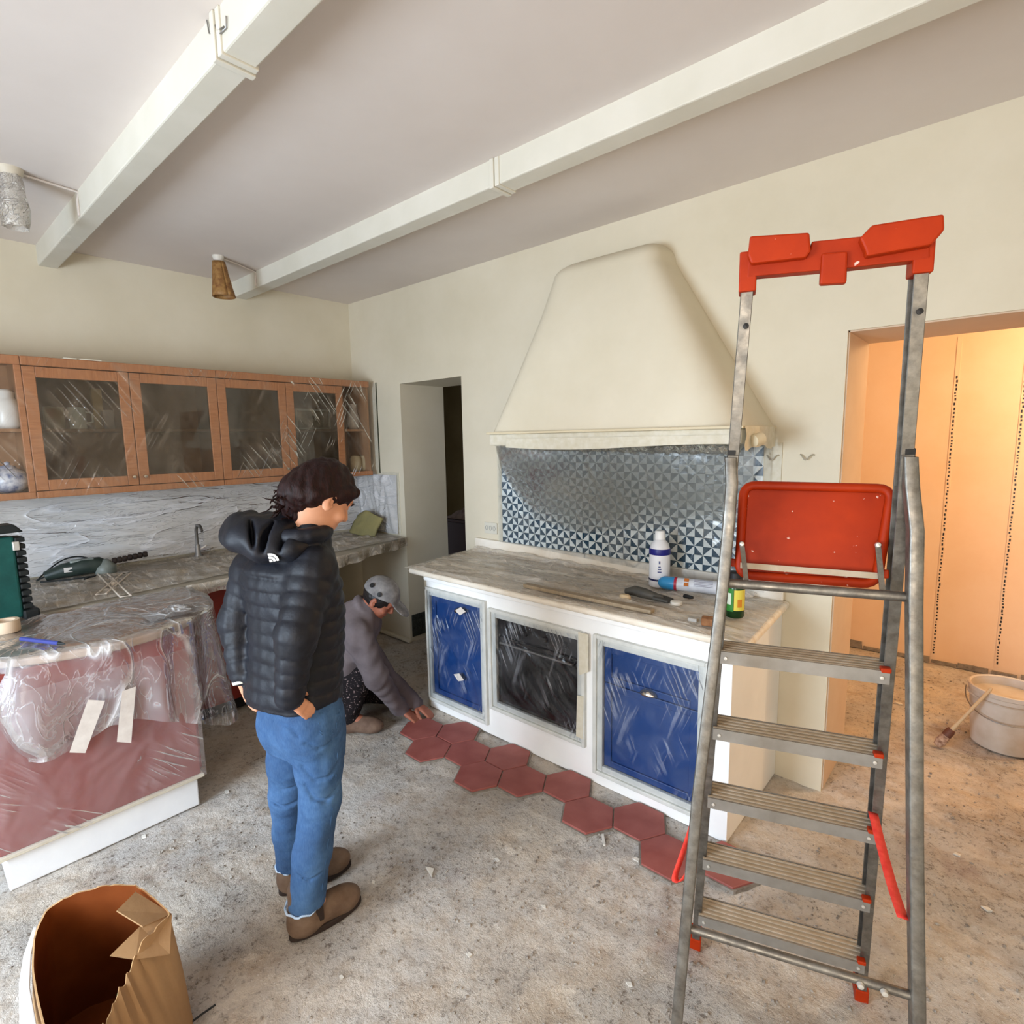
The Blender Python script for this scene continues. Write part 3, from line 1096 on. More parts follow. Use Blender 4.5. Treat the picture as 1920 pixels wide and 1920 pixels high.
# strips of masking tape along those frames
for (pts, lab) in [([(1084, 1185), (1103, 1190), (1103, 1260), (1086, 1266)], 'torn masking tape strip at the upper right of the oven'),
                   ([(1082, 1304), (1094, 1306), (1092, 1386), (1080, 1380)], 'white paper tape strip at the lower right of the oven')]:
    q = [Yp(a, c, YC - 0.024) for a, c in pts]
    b = MB().extr(q, (0, 0.002, 0))
    obj('tape_strip', b, MAT['tape'], label=lab, cat='tape')
for k, (cx, cy, sgn, lab) in enumerate([(863, 1146, 1, 'diamond scrap of paper tape high on the left blue door'), (860, 1270, -1, 'scrap of paper tape low on the left blue door')]):
    c = Yp(cx, cy, YC - 0.026)
    e1, e2 = np.array([0.045, 0, 0.006 * sgn]), np.array([0.004, 0, 0.026])
    b = MB().extr([c - e1, c + e2, c + e1, c - e2], (0, 0.002, 0))
    obj('tape_scrap', b, MAT['tape_white'], label=lab, cat='tape')

# ================================================================== countertop over the counter
CTP = thing('countertop', 'dusty film-covered stone slab on the white counter', 'countertop', (-1.75, 2.48, 0.865))
poly = [(-2.775, 2.125), (-0.69, 2.125), (-0.735, YW - 0.003), (-2.92, YW - 0.003)]
b = MB().prism(poly, 0.868, 0.902)
obj('slab', b, MAT['ctop'], CTP, bevel=0.014, seg=4)
b = MB().prism([(-2.86, YW - 0.028), (-0.76, YW - 0.028), (-0.76, YW - 0.001), (-2.86, YW - 0.001)], 0.902, 0.99)
obj('upstand', b, MAT['ctop'], CTP, bevel=0.006)
b = MB().prism([(-2.66, 2.15), (-0.75, 2.15), (-0.75, 2.182), (-2.66, 2.182)], 0.838, 0.866)
obj('edge_moulding', b, MAT['whitewash'], CTP, bevel=0.008)
P = sheet((-2.80, 2.118, 0.904), (-0.70, 2.118, 0.904), (-0.75, YW - 0.035, 0.904), (-2.90, YW - 0.035, 0.904), 150, 60, (0, 0, 1), 61, 90, 0.011, 0.012, 0.005, ang=0.05, spread=0.8)
obj('plastic_sheet', MB().grid(P), MAT['film_dust'], smooth=180, label='dusty film with long folds lying over the counter slab', cat='plastic sheet')
# ridge of folded film along the upstand
P = []
for k in range(110):
    s = k / 109
    row = []
    for q in range(9):
        v = q / 8
        an = math.pi * v
        rr = 0.028 * (1 + 0.7 * float(vnoise(s * 26, 1, 3)))
        row.append((-2.83 + s * 1.95, YW - 0.05 - rr * math.cos(an) * 1.3 + 0.012 * float(vnoise(s * 9, 3, 8)), 0.905 + rr * math.sin(an) + 0.008 * float(vnoise(s * 40, v * 4, 7))))
    P.append(row)
obj('plastic_roll', MB().grid(np.array(P), flip=True), MAT['film_dust'], smooth=50, label='rolled dusty film lying along the upstand at the tiles', cat='plastic sheet')

# wall socket and little hooks
s0 = Yp(921, 990, YW)
SK = thing('wall_socket', 'white three-module wall socket left of the tiles', 'socket', (s0[0], YW, s0[2]))
obj('plate', MB().box(s0[0] - 0.062, s0[0] + 0.062, YW - 0.008, YW, s0[2] - 0.04, s0[2] + 0.04), MAT['paint'], SK, bevel=0.003)
for q in (-1, 0, 1):
    c = (s0[0] + q * 0.036, YW - 0.008, s0[2])
    b = MB().tube([(c[0] + 0.011 * math.cos(a), c[1] - 0.001, c[2] + 0.016 * math.sin(a)) for a in np.linspace(0, 2 * math.pi, 15)[:-1]], 0.0014, 6, closed=True)
    obj('socket_module', b, simple('socket_grey', (150, 150, 148), 0.5), SK, smooth=60)
for k, (px, py) in enumerate([(1450, 858), (1514, 857)]):
    c = Yp(px, py, YW)
    pts = [c + np.array([0.03 * (s - 0.5) * 2, -0.002 - 0.02 * math.sin(s * math.pi), 0.012 * math.cos(s * 7)]) for s in np.linspace(0, 1, 12)]
    b = MB().tube(pts, 0.003, 7)
    obj('wall_hook', b, simple('grey_hook', (168, 160, 142), 0.5), smooth=60, label=('bent wire hook on the wall beside the hood', 'bent wire hook on the wall beside the wide doorway')[k], cat='hook', group='wire hooks on the wall')

# ================================================================== things on the counter
CZ = 0.915


def bottle_white():
    p = Zp(1236, 1098, CZ)
    B = thing('plastic_bottle', 'white plastic bottle with a navy band beside the tube', 'bottle', (p[0], p[1], CZ))
    obj('bottle_body', MB().lathe([(0.048, 0), (0.054, 0.006), (0.054, 0.15), (0.052, 0.20), (0.044, 0.228), (0.03, 0.245), (0.024, 0.252)], p, 28), simple('white_hdpe', (232, 232, 236), 0.35), B, smooth=50)
    obj('bottle_cap', MB().lathe([(0.027, 0.25), (0.028, 0.255), (0.026, 0.292), (0.022, 0.296), (0, 0.296)], p, 24), simple('white_cap', (240, 240, 240), 0.35), B, smooth=50)
    obj('navy_band', MB().lathe([(0.0545, 0.172), (0.0555, 0.175), (0.0545, 0.20), (0.0535, 0.203)], p, 28), simple('navy_print', (28, 30, 120), 0.4), B, smooth=50, label='navy blue printed band')
    obj('lower_band', MB().lathe([(0.0545, 0.035), (0.0548, 0.036), (0.0548, 0.044), (0.0545, 0.045)], p, 28), simple('navy_line', (24, 26, 70), 0.4), B, smooth=50)
    b = MB()
    d = np.array([-p[0], -p[1], 0])
    d /= np.linalg.norm(d)
    r = np.array([-d[1], d[0], 0])
    for k, (h, w) in enumerate([(0.135, 0.008), (0.112, 0.012), (0.10, 0.018), (0.085, 0.02)]):
        b.obox(p + d * 0.054 + np.array([0, 0, h]), r * w / 2, d * 0.0012, np.array([0, 0, 0.003 if k else 0.008]))
    obj('label_print', b, simple('blue_print', (70, 80, 130), 0.5), B)


bottle_white()
p = Zp(1338, 1092, CZ)
B = thing('spray_bottle', 'white trigger spray bottle with a blue collar behind the ladder rail', 'bottle', (p[0], p[1], CZ))
obj('bottle_body', MB().lathe([(0.05, 0), (0.056, 0.006), (0.056, 0.14), (0.046, 0.19), (0.026, 0.22), (0.02, 0.23)], p, 26, sy=0.7), simple('white_hdpe_b', (232, 232, 234), 0.35), B, smooth=50)
obj('collar', MB().lathe([(0.026, 0.222), (0.027, 0.225), (0.027, 0.25), (0.022, 0.255)], p, 22), simple('blue_collar', (40, 92, 140), 0.4), B, smooth=50, label='blue screw collar')
b = MB()
b.extr([p + np.array(q) for q in [(-0.055, -0.012, 0.30), (-0.05, -0.012, 0.275), (-0.015, -0.012, 0.255), (0.02, -0.012, 0.255), (0.035, -0.012, 0.29), (0.02, -0.012, 0.31), (-0.03, -0.012, 0.315)]], (0, 0.024, 0))
b.extr([p + np.array(q) for q in [(-0.045, -0.006, 0.275), (-0.02, -0.006, 0.265), (-0.03, -0.006, 0.225), (-0.04, -0.006, 0.225)]], (0, 0.012, 0))
obj('trigger_head', b, simple('white_trigger', (236, 236, 236), 0.35), B, bevel=0.004)
d = np.array([-p[0], -p[1], 0]) / np.linalg.norm(p[:2])
r = np.array([-d[1], d[0], 0])
b = MB().obox(p + d * 0.05 + r * -0.02 + np.array([0, 0, 0.07]), r * 0.014, d * 0.003, np.array([0, 0, 0.017]))
obj('red_label', b, simple('red_hazard_print', (190, 60, 44), 0.5), B)

# cartridge tube lying down
a, c = Zp(1238, 1104, CZ) + [0, 0, 0.035], Zp(1350, 1116, CZ) + [0, 0, 0.035]
ax = (c - a) / np.linalg.norm(c - a)
B = thing('sealant_sachet', 'white and blue foil sealant sachet lying on the counter', 'sachet', tuple((a + c) / 2 - [0, 0, 0.035]))
L = np.linalg.norm(c - a)
obj('foil_body', MB().lathe([(0.034, 0.28 * L), (0.034, L), (0.02, L + 0.01)], a, 22, axis=ax), simple('white_foil', (216, 220, 228), 0.35, c2=(196, 200, 210), nscale=22), B, smooth=50)
obj('blue_end', MB().lathe([(0.012, -0.01), (0.024, 0.0), (0.033, 0.06 * L), (0.035, 0.27 * L)], a, 22, axis=ax), simple('sky_blue_foil', (48, 136, 190), 0.35), B, smooth=50, label='sky blue foil end')
obj('red_stripe', MB().lathe([(0.0352, 0.25 * L), (0.0354, 0.255 * L), (0.0354, 0.29 * L), (0.0352, 0.295 * L)], a, 22, axis=ax), simple('crimson_print', (170, 34, 54), 0.4), B, smooth=50)
side = np.cross(ax, [0, 0, 1.0])
if np.dot(side, -a) < 0:
    side = -side
side = side / np.linalg.norm(side)
nrm = side * 0.8 + np.array([0, 0, 0.6])
tv = np.cross(ax, nrm)
for k in range(2):
    q = a + ax * L * 0.46 + nrm * 0.0345 + tv * (0.012 * (1 if k else -1))
    obj('hazard_square', MB().obox(q, ax * 0.011, tv * 0.009, nrm * 0.001), simple('orange_print', (186, 106, 40), 0.5), B)
b = MB()
for k in range(5):
    q = a + ax * L * 0.74 + nrm * 0.0345 + tv * (-0.016 + 0.008 * k)
    b.obox(q, ax * 0.045, tv * 0.001, nrm * 0.001)
obj('fine_print', b, simple('grey_print', (150, 150, 168), 0.5), B)

# green bottle with yellow label
p = Zp(1377, 1155, CZ)
B = thing('detergent_bottle', 'dark green bottle with a yellow label behind the ladder rail', 'bottle', (p[0], p[1], CZ))
obj('bottle_body', MB().lathe([(0.036, 0), (0.04, 0.006), (0.04, 0.13), (0.034, 0.15), (0.02, 0.165)], p, 24), simple('green_pet', (16, 54, 24), 0.2), B, smooth=50)
obj('bottle_cap', MB().lathe([(0.024, 0.163), (0.03, 0.165), (0.031, 0.195), (0.02, 0.202), (0, 0.202)], p, 20), MAT['oven_dark'], B, smooth=50)
d = np.array([-p[0], -p[1], 0]) / np.linalg.norm(p[:2])
b0 = math.atan2(d[1], d[0])


def patch(c, r, a0, a1, z0, z1, n=8):
    P = [[(c[0] + r * math.cos(q), c[1] + r * math.sin(q), c[2] + z) for z in (z0, z1)] for q in np.linspace(a0, a1, n)]
    return MB().grid(np.array(P))


obj('yellow_label', patch(p, 0.0406, b0 - 0.1, b0 + 1.3, 0.035, 0.125), simple('yellow_label_paper', (222, 206, 84), 0.5), B, smooth=60, label='yellow paper label')
obj('flower_print', patch(p, 0.0409, b0 + 0.25, b0 + 0.75, 0.05, 0.085), simple('orange_flower', (206, 130, 40), 0.5), B, smooth=60)
obj('green_label', patch(p, 0.0406, b0 - 1.3, b0 - 0.15, 0.03, 0.13), simple('lime_print', (44, 120, 40), 0.5), B, smooth=60)
obj('white_print', patch(p, 0.0409, b0 - 0.9, b0 - 0.4, 0.06, 0.11), simple('white_print', (206, 216, 196), 0.5), B, smooth=60)

# dark glove, cork, cap, batten, sponge
p = Zp(1208, 1122, CZ)
G = thing('work_glove', 'dark grey rubber work glove crumpled on the counter', 'glove', (p[0], p[1], CZ))
ga = np.array([1.0, 0.02, 0])
b = MB()
b.tube([p + ga * q + np.array([0, 0, h]) for q, h in ((-0.10, 0.018), (-0.05, 0.03), (0.0, 0.026), (0.05, 0.02), (0.10, 0.014))], [0.016, 0.026, 0.026, 0.02, 0.014], 12)
obj('palm', b, simple('glove_rubber', (58, 56, 52), 0.6, c2=(82, 78, 70), nscale=20, bump=0.4, bscale=40), G, smooth=60)
for q in range(4):
    o_ = np.array([0, (q - 1.5) * 0.017, 0])
    b = MB().tube([p + ga * s + o_ + np.array([0, 0, h]) for s, h in ((0.06, 0.018), (0.10, 0.016), (0.135, 0.012))], [0.010, 0.0095, 0.007], 8)
    obj('finger', b, simple('glove_rubber_b', (66, 64, 60), 0.6), G, smooth=60)
p2 = Zp(1172, 1125, CZ)
obj('cork_stub', MB().lathe([(0.016, 0), (0.02, 0.004), (0.02, 0.02), (0.014, 0.028), (0, 0.028)], p2, 16, sx=1.5), simple('pale_cork', (206, 182, 146), 0.8), smooth=50, label='pale oval cork tucked under the dark glove', cat='cork')
p2 = Zp(1268, 1133, CZ)
obj('plastic_disc', MB().lathe([(0.026, 0), (0.028, 0.003), (0.027, 0.014), (0.02, 0.017), (0, 0.016)], p2, 20), simple('white_lid', (228, 224, 214), 0.5), smooth=50, label='small white plastic disc in front of the sealant sachet', cat='disc')
p2 = Zp(1283, 1122, CZ)
obj('black_nozzle', MB().lathe([(0.010, 0), (0.012, 0.01), (0.006, 0.05), (0, 0.05)], p2 + [0, 0, 0.012], 12, axis=(0.9, -0.2, 0.05)), MAT['black'], smooth=50, label='short black nozzle by the white disc', cat='nozzle')
a, c = Zp(985, 1100, CZ), Zp(1224, 1150, CZ)
b = MB().bar(a + [0, 0, 0.009], c + [0, 0, 0.009], 0.04, 0.018, side=(0, 1, 0))
obj('wooden_batten', b, wood_mat('grey_batten', (140, 122, 98), (168, 150, 124), (10, 2, 2)), bevel=0.003, label='grey wooden batten lying along the counter front', cat='batten')
p2 = Zp(1332, 1172, CZ)
b = MB().obox(p2 + [0, 0, 0.016], (0.035, 0.01, 0.0), (-0.008, 0.024, 0), (0, 0, 0.016))
obj('brown_sponge', b, simple('brown_sponge', (158, 112, 76), 0.95, c2=(128, 86, 56), nscale=60, bump=0.6, bscale=90), bevel=0.006, label='small brown sponge at the counter edge', cat='sponge')
p2 = Zp(1300, 1165, CZ)
b = MB().obox(p2 + [0, 0, 0.008], (0.02, 0.0, 0.0), (0, 0.014, 0), (0, 0, 0.008))
obj('grey_block', b, simple('grey_filler', (170, 166, 160), 0.8), bevel=0.004, label='little grey filler block beside the brown sponge', cat='block')

# ================================================================== hexagonal terracotta tiles
TL = thing('hexagonal_tiles', 'row of newly laid red hexagonal floor tiles along the counter', 'floor tiles', (-1.6, 1.95, 0))
hs = 0.1285
c0 = np.array([-2.472, 1.945])
cells = [(0, 0), (1, 1), (1, -1), (2, 0), (3, 1), (3, -1), (4, 0), (5, 1), (6, 0), (7, 1), (8, 0), (9, 1)]
proto = None
for (i, j) in cells:
    c = np.array([c0[0] + i * 0.195, c0[1] + j * 0.1126, 0.0])
    z0 = random.uniform(-0.001, 0.0015)
    if proto is None:
        b = MB().prism([(c[0] + hs * 0.985 * math.cos(k * math.pi / 3), c[1] + hs * 0.985 * math.sin(k * math.pi / 3)) for k in range(6)], 0.0, 0.014)
        proto = obj('hexagonal_tile', b, MAT['terracotta'], TL, bevel=0.0025, origin=c)
    else:
        tl = copy_obj(proto, c + [0, 0, z0], TL)
        tl.rotation_euler = (random.uniform(-0.006, 0.006), random.uniform(-0.006, 0.006), random.choice([0, 1, 2, 3]) * math.pi / 3 + random.uniform(-0.008, 0.008))
# mortar bed under them
b = MB()
for (i, j) in cells:
    c = (c0[0] + i * 0.195, c0[1] + j * 0.1126)
    b.prism([(c[0] + (hs + 0.007) * math.cos(k * math.pi / 3), c[1] + (hs + 0.007) * math.sin(k * math.pi / 3)) for k in range(6)], -0.012, 0.006 + 0.0003 * (i % 3))
obj('mortar_bed', b, MAT['mortar'], TL)
# ================================================================== upper cabinets
XF = -4.05
ZB, ZTOP = 1.425, 2.185
yb = [Xp(px, 790, XF)[1] for px in (50, 248, 409, 537, 642, 692)]
yb = [-0.25] + yb


def carcass(y0, y1, parent, shelf_z=1.79):
    b = MB()
    b.box(XW + 0.002, XF + 0.0, y0, y1, ZTOP - 0.02, ZTOP)
    b.box(XW + 0.002, XF + 0.0, y0, y1, ZB, ZB + 0.02)
    b.box(XW + 0.002, XF + 0.0, y0, y0 + 0.018, ZB + 0.02, ZTOP - 0.02)
    b.box(XW + 0.002, XF + 0.0, y1 - 0.018, y1, ZB + 0.02, ZTOP - 0.02)
    b.box(XW + 0.002, XW + 0.012, y0 + 0.018, y1 - 0.018, ZB + 0.02, ZTOP - 0.02)
    obj('carcass', b, MAT['cab_in'], parent)
    b = MB().box(XW + 0.012, XF - 0.03, y0 + 0.018, y1 - 0.018, shelf_z - 0.009, shelf_z + 0.009)
    obj('shelf', b, MAT['cab_in'], parent, bevel=0.002)
    b = MB().box(XF, XF + 0.024, y0 + 0.001, y1 - 0.001, ZTOP - 0.045, ZTOP + 0.004)
    obj('top_rail', b, MAT['cab_wood_h'], parent, bevel=0.004)
    b = MB().box(XF, XF + 0.024, y0 + 0.001, y1 - 0.001, ZB - 0.012, ZB + 0.026)
    obj('bottom_rail', b, MAT['cab_wood_h'], parent, bevel=0.004)


def glass_door(y0, y1, parent, knob_side):
    z0, z1 = ZB + 0.03, ZTOP - 0.05
    s = 0.058
    b = MB()
    b.box(XF + 0.002, XF + 0.022, y0 + 0.002, y0 + s, z0, z1)
    b.box(XF + 0.002, XF + 0.022, y1 - s, y1 - 0.002, z0, z1)
    d = obj('door', b, MAT['cab_wood'], parent, bevel=0.003)
    b = MB()
    b.box(XF + 0.002, XF + 0.0215, y0 + s, y1 - s, z0, z0 + s)
    b.box(XF + 0.002, XF + 0.0215, y0 + s, y1 - s, z1 - s, z1)
    obj('door_rail', b, MAT['cab_wood_h'], d, bevel=0.003)
    obj('glass_pane', MB().box(XF + 0.009, XF + 0.013, y0 + s - 0.006, y1 - s + 0.006, z0 + s - 0.006, z1 - s + 0.006), MAT['glass'], d)
    ky = y1 - 0.03 if knob_side > 0 else y0 + 0.03
    b = MB().lathe([(0.006, 0), (0.006, 0.012), (0.012, 0.018), (0.010, 0.026), (0, 0.028)], (XF + 0.022, ky, z0 + 0.05), 14, axis=(1, 0, 0))
    obj('knob', b, MAT['chrome'], d, smooth=50)


U0 = thing('open_shelf_unit', 'open beech shelf unit at the left end of the cabinets', 'cabinet', (XF - 0.16, (yb[0] + yb[1]) / 2, ZB))
carcass(yb[0], yb[1], U0)
b = MB().box(XF, XF + 0.022, yb[1] - 0.03, yb[1], ZB + 0.026, ZTOP - 0.045)
obj('stile', b, MAT['cab_wood'], U0, bevel=0.003)
U1 = thing('glass_cupboard', 'beech wall cabinet with jars and packets behind its two glass doors', 'cabinet', (XF - 0.16, (yb[1] + yb[3]) / 2, ZB), group='glass-fronted wall cabinets')
carcass(yb[1], yb[3], U1)
glass_door(yb[1], yb[2], U1, 1)
glass_door(yb[2], yb[3], U1, -1)
U2 = thing('glass_cupboard', 'beech wall cabinet above the woman with two dim glass doors', 'cabinet', (XF - 0.16, (yb[3] + yb[5]) / 2, ZB), group='glass-fronted wall cabinets')
carcass(yb[3], yb[5], U2)
glass_door(yb[3], yb[4], U2, 1)
glass_door(yb[4], yb[5], U2, -1)
U3 = thing('open_shelf_unit', 'narrow open beech shelf unit at the corner end of the cabinets', 'cabinet', (XF - 0.16, (yb[5] + yb[6]) / 2, ZB))
carcass(yb[5], yb[6], U3)

# things kept in the cabinets
white_cer = simple('white_ceramic', (222, 220, 214), 0.25)
delft = simple('blue_white_ceramic', (220, 222, 226), 0.2, c2=(96, 112, 150), nscale=28)
SHZ = 1.80


def jar(c, prof, m, name, label, cat):
    return obj(name, MB().lathe(prof, c, 22), m, smooth=50, label=label, cat=cat)


xin = XF - 0.13
yy = Xp(12, 770, xin)[1]
jar((xin, yy, SHZ), [(0.05, 0), (0.062, 0.02), (0.064, 0.12), (0.05, 0.16), (0.04, 0.17), (0.042, 0.2), (0.03, 0.215), (0, 0.22)], white_cer, 'ceramic_jar', 'white ceramic jar on the upper open shelf at left edge', 'jar')
yy = Xp(18, 905, xin)[1]
TP = thing('teapot', 'round blue and white china teapot on the lower open shelf', 'teapot', (xin, yy, ZB + 0.021))
obj('pot_body', MB().lathe([(0.045, 0), (0.075, 0.02), (0.095, 0.06), (0.085, 0.105), (0.05, 0.13), (0.04, 0.135)], (xin, yy, ZB + 0.021), 26), delft, TP, smooth=60)
obj('pot_lid', MB().lathe([(0.042, 0.134), (0.03, 0.15), (0.01, 0.156), (0.014, 0.168), (0, 0.176)], (xin, yy, ZB + 0.021), 22), delft, TP, smooth=60)
b = MB().tube([(xin + 0.02, yy - 0.08, ZB + 0.07), (xin + 0.03, yy - 0.115, ZB + 0.09), (xin + 0.03, yy - 0.135, ZB + 0.14)], [0.02, 0.014, 0.009], 10)
obj('spout', b, delft, TP, smooth=60)
b = MB().tube([(xin, yy + 0.085, ZB + 0.05), (xin, yy + 0.13, ZB + 0.07), (xin, yy + 0.13, ZB + 0.11), (xin, yy + 0.075, ZB + 0.125)], 0.008, 8)
obj('pot_handle', b, delft, TP, smooth=60)
pale = simple('pale_packet', (176, 160, 128), 0.7, c2=(150, 132, 98), nscale=12)
ochp = simple('ochre_packet', (190, 148, 84), 0.7, c2=(210, 184, 140), nscale=9)
lil = simple('lilac_packet', (186, 172, 172), 0.7)
for (px0, px1, py0, mm, nm, lab, dpt) in [(84, 122, 762, pale, 'paper_packet', 'beige paper packet standing left of the white mug', 0.06), (176, 196, 728, ochp, 'tall_packet', 'tall ochre packet at the back behind the glass door', 0.05), (186, 214, 768, lil, 'lilac_packet', 'short pinkish packet at right behind the first glass door', 0.06)]:
    y0, y1 = Xp(px0, 780, xin)[1], Xp(px1, 780, xin)[1]
    ztop = Xp(px0, py0, xin)[2]
    obj(nm, MB().box(xin - dpt, xin, y0, y1, SHZ, max(ztop, SHZ + 0.08)), mm, bevel=0.006, label=lab, cat='packet')
yy = Xp(145, 780, XF - 0.09)[1]
MG = thing('mug', 'white mug standing behind the first glass door', 'mug', (XF - 0.09, yy, SHZ))
obj('cup', MB().lathe([(0.038, 0), (0.042, 0.004), (0.043, 0.125), (0.039, 0.125), (0.037, 0.008), (0, 0.008)], (XF - 0.09, yy, SHZ), 22), white_cer, MG, smooth=50)
obj('mug_handle', MB().tube([(XF - 0.06, yy + 0.035, SHZ + 0.10), (XF - 0.05, yy + 0.065, SHZ + 0.09), (XF - 0.05, yy + 0.065, SHZ + 0.04), (XF - 0.06, yy + 0.035, SHZ + 0.03)], 0.006, 8), white_cer, MG, smooth=50)
# white frame standing in the right-hand cabinet
y0, y1 = Xp(553, 780, xin)[1], Xp(618, 780, xin)[1]
FR = thing('square_frame', 'thin white picture frame behind the rightmost glass door', 'frame', (xin, (y0 + y1) / 2, SHZ))
b = MB()
b.box(xin, xin + 0.012, y0, y1, SHZ + 0.145, SHZ + 0.16)
b.box(xin, xin + 0.012, y0, y1, SHZ, SHZ + 0.012)
b.box(xin, xin + 0.012, y0, y0 + 0.014, SHZ + 0.012, SHZ + 0.145)
b.box(xin, xin + 0.012, y1 - 0.014, y1, SHZ + 0.012, SHZ + 0.145)
obj('frame_border', b, white_cer, FR)
obj('inset', MB().box(xin - 0.004, xin + 0.003, y0 + 0.01, y1 - 0.01, SHZ + 0.01, SHZ + 0.15), simple('mottled_panel', (110, 98, 74), 0.6, c2=(150, 140, 116), nscale=18), FR)
yy = Xp(662, 780, xin)[1]
jar((xin, yy, SHZ), [(0.034, 0), (0.046, 0.02), (0.05, 0.09), (0.036, 0.15), (0.03, 0.18), (0.038, 0.21), (0.034, 0.21), (0.026, 0.18), (0, 0.17)], simple('grey_jug', (168, 160, 152), 0.4), 'ceramic_jug', 'pale grey jug on the corner open shelf', 'jug')
for k, (px, s) in enumerate([(663, 0.05), (678, 0.042)]):
    yy = Xp(px, 860, xin)[1]
    jar((xin + 0.03, yy, ZB + 0.021), [(s * 0.7, 0), (s, 0.02), (s, 0.10), (s * 0.7, 0.13), (0, 0.135)], pale, 'storage_jar', ('squat beige jar on the lower corner shelf', 'smaller beige jar at the corner end of the lower shelf')[k], 'jar')

# film over the cabinets
P = sheet((XF + 0.032, 0.2, ZTOP - 0.0), (XF + 0.032, yb[6] + 0.02, ZTOP - 0.0), (XF + 0.045, yb[6] + 0.03, ZB - 0.0), (XF + 0.045, 0.2, ZB - 0.02), 150, 50, (1, 0, 0), 71, 46, 0.010, 0.010, 0.006, ang=1.1, spread=1.5)
obj('plastic_sheet', MB().grid(P), MAT['film_cab'], smooth=180, label='clear film draped over the front of the wall cabinets', cat='plastic sheet')
# strips of tape on the cabinet top and the frame of tape on the hood wall
for k, (pa, pb, lab) in enumerate([(118, 142, 'short cream tape strip on top of the cabinets, left one'), (148, 188, 'short cream tape strip on top of the cabinets, right one')]):
    y0, y1 = Xp(pa, 680, XF)[1], Xp(pb, 680, XF)[1]
    obj('tape_strip', MB().box(XF - 0.02, XF + 0.03, y0, y1, ZTOP + 0.004, ZTOP + 0.01), MAT['tape'], label=lab, cat='tape', group='tape strips on the cabinet top')
q0, q1 = Yp(688, 722, YW), Yp(706, 880, YW)
b = MB()
b.box(XF - 0.03, XF + 0.02, YW - 0.004, YW, ZB, ZTOP)
obj('tape_border', b, MAT['tape'], label='upright cream tape border between cabinets and corner wall', cat='tape')
xv = Yp(748, 950, YW)[0]
b = MB()
b.box(XF + 0.04, xv + 0.02, YW - 0.004, YW, ZB - 0.03, ZB + 0.012)
b.box(xv - 0.02, xv + 0.02, YW - 0.004, YW, 0.93, ZB - 0.03)
obj('tape_border', b, MAT['tape'], label='stepped cream tape border beside the narrow doorway', cat='tape')
b = MB().box(XF + 0.026, XF + 0.034, YW - 0.006, YW, ZB, ZTOP)
obj('shadow_gap_strip', b, simple('shadow_gap_green', (52, 56, 40), 0.6), label='thin dark strip for the shadow gap beside the cabinets on the corner wall', cat='strip')  # dark strip standing in for the shadowed gap by the cabinets

# ================================================================== wall worktop, film behind and over it
WC = thing('wall_worktop', 'stone worktop along the cabinet wall under film', 'worktop', (-3.95, 1.4, 0.86))
poly = [(XW + 0.002, -0.3), (-3.45, -0.3), (-3.42, 1.1), (-3.45, 2.05), (-3.68, 2.80), (XW + 0.002, 2.80)]
obj('worktop_slab', MB().prism(poly, 0.862, 0.90), MAT['worktop'], WC, bevel=0.008)
P = sheet((XW + 0.03, 0.0, 0.912), (XW + 0.03, 2.80, 0.912), (-3.66, 2.80, 0.908), (-3.40, 0.0, 0.908), 130, 40, (0, 0, 1), 81, 60, 0.014, 0.012, 0.008, ang=0.25, spread=1.2)
obj('plastic_sheet', MB().grid(P, flip=True), MAT['film_dust'], smooth=180, label='dusty film lying over the wall worktop', cat='plastic sheet')
# hanging front of that film
pts = [(-3.405, 1.06), (-3.42, 1.5), (-3.43, 2.05), (-3.55, 2.45), (-3.665, 2.81)]
P = []
for k in range(80):
    s = k / 79 * (len(pts) - 1)
    i = min(int(s), len(pts) - 2)
    a = np.array(pts[i]) * (1 - s + i) + np.array(pts[i + 1]) * (s - i)
    row = []
    for q in range(10):
        v = q / 9
        off = 0.012 + 0.015 * v * math.sin(k * 0.55) + 0.01 * float(vnoise(k * 0.3, v * 3, 4))
        row.append((a[0] + off, a[1] - off * 0.2, 0.912 - v * (0.075 + 0.02 * float(vnoise(k * 0.15, 0, 2)))))
    P.append(row)
obj('plastic_fringe', MB().grid(np.array(P)), MAT['film_dust'], smooth=60, label='hanging front edge of the film on the wall worktop', cat='plastic sheet')
# film on the wall between worktop and cabinets, and round the corner
P = sheet((XW + 0.02, -0.2, ZB - 0.01), (XW + 0.02, YW - 0.01, ZB - 0.01), (XW + 0.05, YW - 0.01, 0.93), (XW + 0.10, -0.2, 0.93), 130, 40, (1, 0, 0), 91, 50, 0.012, 0.012, 0.012, ang=0.12, spread=0.5)
obj('plastic_sheet', MB().grid(P), MAT['film_wall'], smooth=180, label='milky film on the wall between worktop and cabinets', cat='plastic sheet')
P = sheet((XW + 0.02, YW - 0.012, ZB - 0.01), (xv, YW - 0.012, ZB - 0.01), (xv, YW - 0.02, 0.92), (XW + 0.02, YW - 0.02, 0.92), 50, 40, (0, -1, 0), 92, 30, 0.014, 0.012, 0.012, ang=1.3, spread=1.0)
obj('plastic_sheet', MB().grid(P, flip=True), MAT['film_wall'], smooth=180, label='milky film on the corner wall beside the narrow doorway', cat='plastic sheet')
